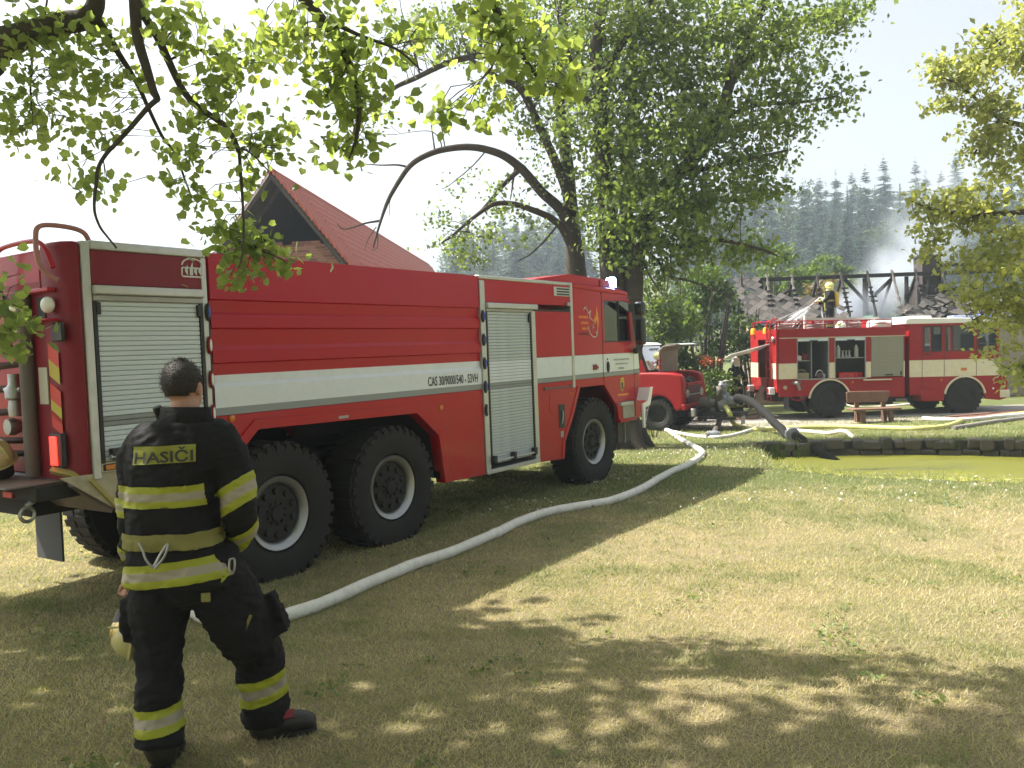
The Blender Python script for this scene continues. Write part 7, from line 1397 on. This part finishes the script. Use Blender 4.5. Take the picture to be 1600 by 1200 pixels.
# gable wall up to the open loft, with its bricks
k = MB(); xw = lambda z: (hz-z)/sl-0.1
k.prism([(-hw+0.25, 0), (hw-0.25, 0), (xw(ez+0.2), ez+0.1), (xw(wz)-0.05, wz-0.12), (-xw(wz)+0.05, wz-0.12), (-xw(ez+0.2), ez+0.1)], 'y', 0.02, 0.45); k.build('gable_wall', MORT, BN)
k = MB(); k.box(-hw+0.25, -hw+0.6, 0.46, LB_, 0, ez-0.1); k.box(hw-0.6, hw-0.25, 0.46, LB_, 0, ez-0.1); k.box(-hw+0.6, hw-0.6, LB_-0.4, LB_, 0, ez); k.box(-xw(wz-0.2)+0.2, xw(wz-0.2)-0.2, 0.46, LB_-0.4, wz-0.3, wz-0.2); k.build('walls', BRICKM[1], BN)
k = MB(); k.prism([(-hw+0.7, ez), (hw-0.7, ez), (0, hz-0.5)], 'y', 6.0, 6.1); k.build('loft_partition', OLDW, BN)
bm_ = MB(); bm_.box(-0.118, 0.118, 0, 0.10, 0, 0.062); bms = [bm_.mesh('brick', m) for m in BRICKM]; nb = 0; restb = MB(); i = 0
z = wz-0.02
while z > 0.3:
    z -= 0.074; off = 0.0 if i % 2 else 0.124; x = -xw(z)+0.15+off
    while x < xw(z)-0.15:
        if i == 0 and random.random() < 0.45: x += 0.248; continue
        if nb < 300 and z > wz-1.1 and abs(x+0.2) < 3.4:
            link('brick', bms[int(rng.integers(3))], BN, (x, -0.006+random.uniform(-.008, .008), z)).rotation_euler = (0, random.uniform(-.02, .02), random.uniform(-.03, .03)); nb += 1
        else: restb.box(x-0.118, x+0.118, 0.002, 0.1, z, z+0.062)
        x += 0.248
    i += 1
tag(restb.build('bricks', BRICKM[0], BN), kind='stuff')

# ------------------------------------------------------------------ the burnt house
CHAR = M('charred_timber', (0.014, 0.013, 0.013), rough=0.9, var=0.5, vs=9, bump=0.6, bs=35, dirt=0.35, dcol=(0.11, 0.10, 0.095))
ASH = M('ash_grey_timber', (0.10, 0.092, 0.086), rough=0.95, var=0.35, vs=7, bump=0.5, bs=40)
SLATEM = [M('grey_shingle_a', (0.095, 0.088, 0.082), rough=0.85, var=0.25, vs=5, dirt=0.4, dcol=(0.08, 0.075, 0.07)), M('grey_shingle_b', (0.135, 0.122, 0.112), rough=0.85, var=0.2, vs=5), M('grey_shingle_c', (0.065, 0.060, 0.057), rough=0.85, var=0.25, vs=5)]
PLAST = M('house_plaster', (0.30, 0.25, 0.19), rough=0.9, var=0.2, bump=0.3, bs=20, dirt=0.5, dcol=(0.10, 0.09, 0.08)); SOOTB = M('sooty_brick', (0.045, 0.036, 0.034), rough=0.9, var=0.4, vs=8, bump=0.5, bs=30)
YR = 32.0; rl = at(1160, 437.5, YR); rr_ = at(1512, 424, YR); gzh = g(rl.x+5, YR)
H = thing('burnt_house', 'burnt out house with bare charred roof frame and slipping grey shingles', 'house', (rl.x, YR, gzh))
HL = rr_.x-rl.x+3.2; RZ = (rl.z+rr_.z)/2-gzh; EY = -1.55; EZ = at(1300, 505, YR+EY).z-gzh; dx = at(1196, 440, YR).x-at(1157, 440, YR).x
box('ridge_beam', (-0.05, HL-1.2, -0.07, 0.07, RZ-0.09, RZ+0.05), CHAR, H, 0.01)
slope = (RZ-EZ)/(-EY); on = lambda x, y: Vector((x, y, RZ+y*slope+0.02))      # a point on the front roof plane
for i in range(10):
    x = dx*i+random.uniform(-.05, .05); lean = random.uniform(-.05, .05)-0.30
    k = MB(); P = [Vector((x+lean*t, EY*t, RZ-(RZ-EZ)*t+0.06)) for t in np.linspace(-0.06, 1.0, 16)]
    k.tube(P, [0.042+0.012*math.sin(j*2.3+i)+(0.016 if j % 2 else 0) for j in range(16)], n=5); k.build('rafter', ASH if i in (0, 1, 2, 6) else CHAR, H)
    k = MB(); k.tube([(x+0.04, 0.02, RZ), (x+0.08, -EY, EZ)], 0.06, n=5); k.build('rear_rafter', CHAR, H)
    if i not in (0, 6):
        k = MB()
        for j in range(6 if i in (4, 7, 8) else 4):
            t = 0.35+0.1*j; p = Vector((x+lean*t, EY*t, RZ-(RZ-EZ)*t+0.13)); k.box(p.x-random.uniform(0.06, 0.13), p.x+random.uniform(0.06, 0.16), p.y-0.03, p.y+0.03, p.z-0.02, p.z+0.03)
        tag(k.build('batten_stubs', CHAR, H), kind='stuff')
posts = [(dx*0.75, 0.10, 0.9), (dx*4.95, 0.11, 2.3), (dx*6.6, 0.08, 1.6), (dx*8.1, 0.07, 1.5)]
for x, r, d in posts: k = MB(); k.tube([(x, 0.05, RZ-0.1), (x-0.02, 0.05, RZ-d)], r, n=4); k.build('post', CHAR, H)
for a, b_ in (((dx*4.1, RZ-0.1), (dx*4.9, RZ-0.95)), ((dx*5.05, RZ-0.95), (dx*6.1, RZ-0.08)), ((dx*1.25, RZ-0.75), (dx*1.9, RZ-0.42)), ((dx*7.25, RZ-1.6), (dx*7.5, RZ-0.2))): k = MB(); k.tube([(a[0], 0.03, a[1]), (b_[0], 0.03, b_[1])], 0.07, n=4); k.build('brace', CHAR, H)
box('collar_beam', (dx*7.6, dx*9.2, -0.3, -0.2, RZ-0.72, RZ-0.60), CHAR, H); box('upper_beam', (dx*8.0, dx*9.4, 0.1, 0.25, RZ+0.22, RZ+0.34), CHAR, H); box('post', (dx*8.95, dx*9.08, 0.1, 0.22, RZ-0.55, RZ+0.21), CHAR, H)
box('gable_board', (-0.16, -0.08, -0.35, -0.29, RZ-0.85, RZ+0.22), ASH, H)
cx_ = at(1450, 430, YR+0.5).x-rl.x
k = MB(); k.box(cx_-0.36, cx_+0.36, 0.2, 0.9, 0.5, RZ+0.62); k.box(cx_-0.42, cx_+0.42, 0.14, 0.96, RZ+0.621, RZ+0.70); k.box(cx_-0.10, cx_+0.14, 0.4, 0.7, RZ+0.701, RZ+0.85); k.build('chimney', SOOTB, H, bevel=0.01)
k = MB(); k.box(cx_-0.62, cx_+0.55, 0.1, 0.95, 0.5, RZ-0.45); k.build('chimney_breast', SOOTB, H, bevel=0.02)
# battens in the still standing parts
for j in range(12):
    t = 0.52+0.042*j
    k = MB(); k.tube([on(dx*7.0, EY*t), on(dx*9.6, EY*t)+Vector((0, 0, random.uniform(-.06, .03)))], 0.03, n=4); k.build('batten', CHAR, H)
k = MB(); k.add([on(-0.3, -1.0*math.cos(math.atan(slope))*0.9)+Vector((0, 0, 0.03)), on(2.7, -1.15*math.cos(math.atan(slope)))+Vector((0, 0, 0.03)), on(2.9, EY)+Vector((0, 0, 0.03)), on(-0.3, EY)+Vector((0, 0, 0.03))], [(0, 1, 2, 3)]); k.build('roof_boarding', CHAR, H)
# diamond shingles lying in courses; the patch that is left on the left side and the heap on the right
dm = MB(); W2_, H2_ = 0.174, 0.141
dm.add([(-W2_, 0, 0), (0, -H2_, 0), (W2_, 0, 0), (0, H2_, 0), (-W2_, 0, 0.014), (0, -H2_, 0.014), (W2_, 0, 0.014), (0, H2_, 0.014)], [(3, 2, 1, 0), (4, 5, 6, 7), (0, 1, 5, 4), (1, 2, 6, 5), (2, 3, 7, 6), (3, 0, 4, 7)])
dms = [dm.mesh('shingle', m) for m in SLATEM]; ta = math.atan(slope); ns = 0; slp = math.hypot(EY, RZ-EZ)
i = 0; v = 0.12
def put(x, v_, jit=1.0, lift=0.0):
    global ns
    y = -v_*math.cos(ta); p = Vector((x, y, RZ-v_*math.sin(ta)+0.09+lift)); o = link('shingle', dms[int(rng.integers(3))], H, p)
    o.rotation_euler = (ta+rad(3)+random.gauss(0, 0.03)*jit, random.gauss(0, 0.03)*jit, random.gauss(0, 0.02)*jit); ns += 1
while v < slp+0.1:
    x = -0.25+(0.185 if i % 2 else 0)
    while x < dx*9.8:
        top = 0.0 if x < 0.55 else (0.80+0.22*(x-0.55) if x < 2.2 else 1.16+0.45*(x-2.2)+0.12*math.sin(x*5))
        if v > top and x < 3.3 and random.random() > 0.05 and not (x > 2.2 and random.random() < 0.22): put(x, v)
        x += 0.37
    v += 0.15; i += 1
for j in range(110):
    x = random.uniform(dx*5.6, dx*9.9); v = random.uniform(slp*0.62 if x > dx*6.6 else slp*0.8, slp+0.1); put(x, v, 7.0, random.uniform(0, 0.12))
k = MB()
k.box(-0.05, HL, EY+0.15, EY+0.45, 0, EZ-0.02); k.box(-0.05, HL, -EY-0.45, -EY-0.15, 0, EZ-0.02); k.box(HL-0.3, HL, EY+0.46, -EY-0.46, 0, EZ); k.prism([(EY+0.46, 0), (-EY-0.46, 0), (-EY-0.46, EZ), (-0.35, RZ-0.9), (0.35, RZ-0.9), (EY+0.46, EZ)], 'x', -0.05, 0.25); k.build('wall', PLAST, H)
k = MB(); k.box(0.3, HL-0.3, EY+0.5, -EY-0.5, EZ-0.35, EZ-0.2); k.build('loft_floor', CHAR, H)
for x in (1.2, 3.4, 5.6, 7.8):
    k = MB(); k.box(x, x+0.9, EY+0.12, EY+0.149, 0.9, 2.0); w = k.build('window', WHITE, H); box('pane', (x+0.08, x+0.82, EY+0.10, EY+0.119, 0.98, 1.92), M('dark_pane', (0.03, 0.035, 0.04), rough=0.1), w); box('sill', (x-0.08, x+0.98, EY+0.02, EY+0.149, 0.84, 0.895), ASH, w)
k = MB(); k.box(-0.2, 3.6, EY-0.08, EY+0.05, EZ-0.06, EZ+0.02); k.build('eaves_board', CHAR, H)

# ------------------------------------------------------------------ grass blades and clover over the lawn
def blade_points():
    P = []
    for (y0, y1, dens) in ((1.6, 2.9, 2600), (2.9, 5.0, 5200), (5.0, 7.5, 3200), (7.5, 11, 1600), (11, 16, 700), (16, 24, 240)):
        xa, xb = -0.66*y1-2.2, 0.66*y1+2.2; n = int((xb-xa)*(y1-y0)*dens); x = xa+rng.random(n)*(xb-xa); y = y0+rng.random(n)*(y1-y0)
        P.append(np.stack([x, y], 1))
    return np.concatenate(P)
P2 = blade_points(); x, y = P2[:, 0], P2[:, 1]
keep = (np.abs(x) < 0.63*y+2.2) & (pond_dist(x, y) > 0.02)
vn = np.array([mnoise.noise(Vector((a*0.9, b*0.9, 3.1)))*0.6+mnoise.noise(Vector((a*3.1, b*3.1, 8.0)))*0.5+mnoise.noise(Vector((a*8.5, b*8.5, 1.0)))*0.3 for a, b in zip(x[keep], y[keep])])
x, y = x[keep], y[keep]; n = len(x)
lush = np.clip(vn*1.25+0.40+0.45*sm(8, 13, y)+0.2*(pond_dist(x, y) < 1.0), 0, 1)
z = gz0(x, y); h = (0.016+0.022*rng.random(n)**2+0.022*lush*rng.random(n))*(1+0.035*np.maximum(y-5, 0)); tuft = (vn > 0.52) & (rng.random(n) < 0.5); h = np.where(tuft, h*1.9, h)
h = np.where((pond_dist(x, y) < 0.5) & (rng.random(n) < 0.25), h*2.4, h)
wd = (0.0016+0.0022*rng.random(n))*(1+0.14*np.maximum(y-4, 0)); a = rng.random(n)*6.283; ln = h*(0.4+1.0*rng.random(n)); b = rng.random(n)*6.283
base = np.stack([x, y, z-0.004], 1); sd = np.stack([np.cos(a), np.sin(a), np.zeros(n)], 1)*wd[:, None]; tip = base+np.stack([np.cos(b)*ln, np.sin(b)*ln, h], 1)
V = np.stack([base-sd, base+sd, tip], 1).reshape(-1, 3); tn = np.clip(lush*0.85+0.75*(rng.random(n)-0.5), 0, 1)
GR = leaf_mat('grass_blade', (0.51, 0.44, 0.275), (0.165, 0.215, 0.08), 0.40, rough=0.55, tcol=(1.5, 1.5, 0.9))
tag(link('grass', np_mesh('grass', V, np.arange(3*n), np.arange(n)*3, GR, np.repeat(tn, 3))), kind='stuff')
# low leafy weeds in patches
m = 30000; wy = 3.1+rng.random(m)**1.3*12; wx = (rng.random(m)-0.5)*1.25*wy
ok = np.array([mnoise.noise(Vector((p*1.3, q_*1.3, 2.2)))+0.6*mnoise.noise(Vector((p*4.3, q_*4.3, 9.2))) for p, q_ in zip(wx, wy)]) > 0.50
wx, wy = wx[ok], wy[ok]; w3 = np.stack([wx, wy, gz0(wx, wy)+0.012+0.025*rng.random(len(wx))], 1); w3 = w3[pond_dist(wx, wy) > 0.1]
wv, wt, wk = leaf_geo(w3, (0.012+0.016*rng.random(len(w3)))*(1+0.06*w3[:, 1]), 1.3); WEED = leaf_mat('weed_leaf', (0.07, 0.11, 0.03), (0.16, 0.21, 0.07), 0.35)
tag(link('ground_cover', np_mesh('ground_cover', wv, wt.ravel(), np.arange(len(wt))*3, WEED, np.repeat(rng.random(len(w3)), wk))), kind='stuff')
m = 1500; cy_ = 9.5+rng.random(m)**0.8*7; cx_2 = (rng.random(m)-0.5)*1.2*cy_; ok = (pond_dist(cx_2, cy_) > 0.1) & (np.array([mnoise.noise(Vector((p*0.7, q_*0.7, 5.5))) for p, q_ in zip(cx_2, cy_)]) > -0.05)
cx_2, cy_ = cx_2[ok], cy_[ok]; c3 = np.stack([cx_2, cy_, gz0(cx_2, cy_)+0.05+0.03*rng.random(len(cx_2))], 1)
DAISY = leaf_mat('white_clover', (0.55, 0.55, 0.48), (0.75, 0.74, 0.68), 0.2, tcol=(1, 1, 1))
vv, tt, kk = leaf_geo(c3, 0.022+0.014*rng.random(len(c3)), 2.0); v2, t2, _ = leaf_geo(c3, 0.022+0.014*rng.random(len(c3)), 0.0)
tag(link('clover_flowers', np_mesh('clover_flowers', np.concatenate([vv, v2]), np.concatenate([tt, t2+len(vv)]).ravel(), np.arange(len(tt)*2)*3, DAISY, rng.random(len(vv)*2))), kind='stuff')
# tall weeds by the pond edge and at the tree foot
for i, (px, py, hh, nn, lab) in enumerate(((1212, 716, 0.42, 26, 'tuft of tall grass at the left end of the pond'), (1246, 714, 0.38, 9, 'thin weed stalk by the suction hose at the pond'), (1490, 700, 0.25, 9, 'small pale weed on the stone edge of the pond'), (1022, 684, 0.42, 14, 'weed at the foot of the big linden'), (1060, 690, 0.3, 14, 'tuft of dry grass beside the white hose near the tree foot'))):
    b_ = ground(px, py); t = thing('weed', lab, 'plant', (b_.x, b_.y, float(gz0(np.array(b_.x), np.array(b_.y)))-0.02)); k = MB()
    for j in range(nn):
        a = random.uniform(0, 6.28); r0 = random.uniform(0, 0.16); H_ = hh*random.uniform(0.5, 1.1); p = Vector((r0*math.cos(a), r0*math.sin(a), 0)); q_ = p+Vector((0.25*H_*math.cos(a), 0.25*H_*math.sin(a), H_))
        k.tube([p, p.lerp(q_, 0.5)+Vector((0, 0, 0.06*H_)), q_], [0.007, 0.006, 0.001], n=3)
    k.build('blades', L_BUSH if i != 4 else BEIGE, t)

# ------------------------------------------------------------------ smoke and the hazy air
def volume(name, col, dens, noise=None, aniso=0.25, zfade=None):
    m = bpy.data.materials.new(name); m.use_nodes = True; nt = m.node_tree; nt.nodes.clear(); L = nt.links.new
    o = nd(nt, 'ShaderNodeOutputMaterial'); v = nd(nt, 'ShaderNodeVolumePrincipled'); v.inputs['Color'].default_value = (*col, 1); v.inputs['Density'].default_value = dens; v.inputs['Anisotropy'].default_value = aniso
    if noise:
        tc = nd(nt, 'ShaderNodeTexCoord'); n_ = nd(nt, 'ShaderNodeTexNoise', Scale=noise, Detail=4.0, Roughness=0.6); L(tc.outputs['Object'], n_.inputs['Vector'])
        r_ = nd(nt, 'ShaderNodeMapRange', interpolation_type='SMOOTHSTEP'); r_.inputs[1].default_value = 0.42; r_.inputs[2].default_value = 0.80; r_.inputs[3].default_value = 0.0; r_.inputs[4].default_value = dens; L(n_.outputs['Fac'], r_.inputs[0]); L(r_.outputs[0], v.inputs['Density'])
    L(v.outputs[0], o.inputs['Volume']); return m
def puff_material(name, dens):
    m = volume(name, (0.78, 0.85, 0.96), dens); nt = m.node_tree; L = nt.links.new; v = [n for n in nt.nodes if n.type == 'PRINCIPLED_VOLUME'][0]
    tc = nd(nt, 'ShaderNodeTexCoord'); sb = nd(nt, 'ShaderNodeVectorMath', operation='SUBTRACT'); sb.inputs[1].default_value = (0.5, 0.5, 0.5); L(tc.outputs['Generated'], sb.inputs[0])
    ln = nd(nt, 'ShaderNodeVectorMath', operation='LENGTH'); L(sb.outputs[0], ln.inputs[0])
    f = nd(nt, 'ShaderNodeMapRange', interpolation_type='SMOOTHERSTEP'); f.inputs[1].default_value = 0.5; f.inputs[2].default_value = 0.05; f.inputs[3].default_value = 0; f.inputs[4].default_value = 1; L(ln.outputs['Value'], f.inputs[0])
    n_ = nd(nt, 'ShaderNodeTexNoise', Scale=0.9, Detail=4.0, Roughness=0.6); L(tc.outputs['Object'], n_.inputs['Vector'])
    r_ = nd(nt, 'ShaderNodeMapRange'); r_.inputs[1].default_value = 0.36; r_.inputs[2].default_value = 0.66; r_.inputs[3].default_value = 0.12; r_.inputs[4].default_value = 1.6; L(n_.outputs['Fac'], r_.inputs[0])
    mu = nd(nt, 'ShaderNodeMath', operation='MULTIPLY'); L(f.outputs[0], mu.inputs[0]); L(r_.outputs[0], mu.inputs[1])
    m2 = nd(nt, 'ShaderNodeMath', operation='MULTIPLY'); m2.inputs[1].default_value = dens; L(mu.outputs[0], m2.inputs[0]); L(m2.outputs[0], v.inputs['Density']); return m
for px, py, Y, rx, ry, rz, dn in ((1352, 482, 32.2, 1.7, 1.1, 1.2, 2.4), (1325, 478, 32.6, 1.1, 0.9, 0.9, 1.4), (1392, 440, 33.5, 1.9, 1.4, 1.7, 0.95), (1425, 395, 35.5, 2.4, 1.8, 2.3, 0.36), (1462, 350, 38, 3.0, 2.4, 2.7, 0.22), (1495, 300, 41, 3.2, 2.8, 2.8, 0.08)):
    k = MB(); k.ell((0, 0, 0), rx, ry, rz, nu=20, nv=14); o = k.build('smoke', puff_material('smoke_puff', dn), smooth=80); o.location = at(px, py, Y); tag(o, kind='stuff')
HZ = MB(); HZ.box(-290, 350, -60, 300, -3.0, 62); tag(HZ.build('haze', volume('hazy_air', (0.72, 0.86, 1.0), 0.0012, aniso=0.3)), kind='stuff')
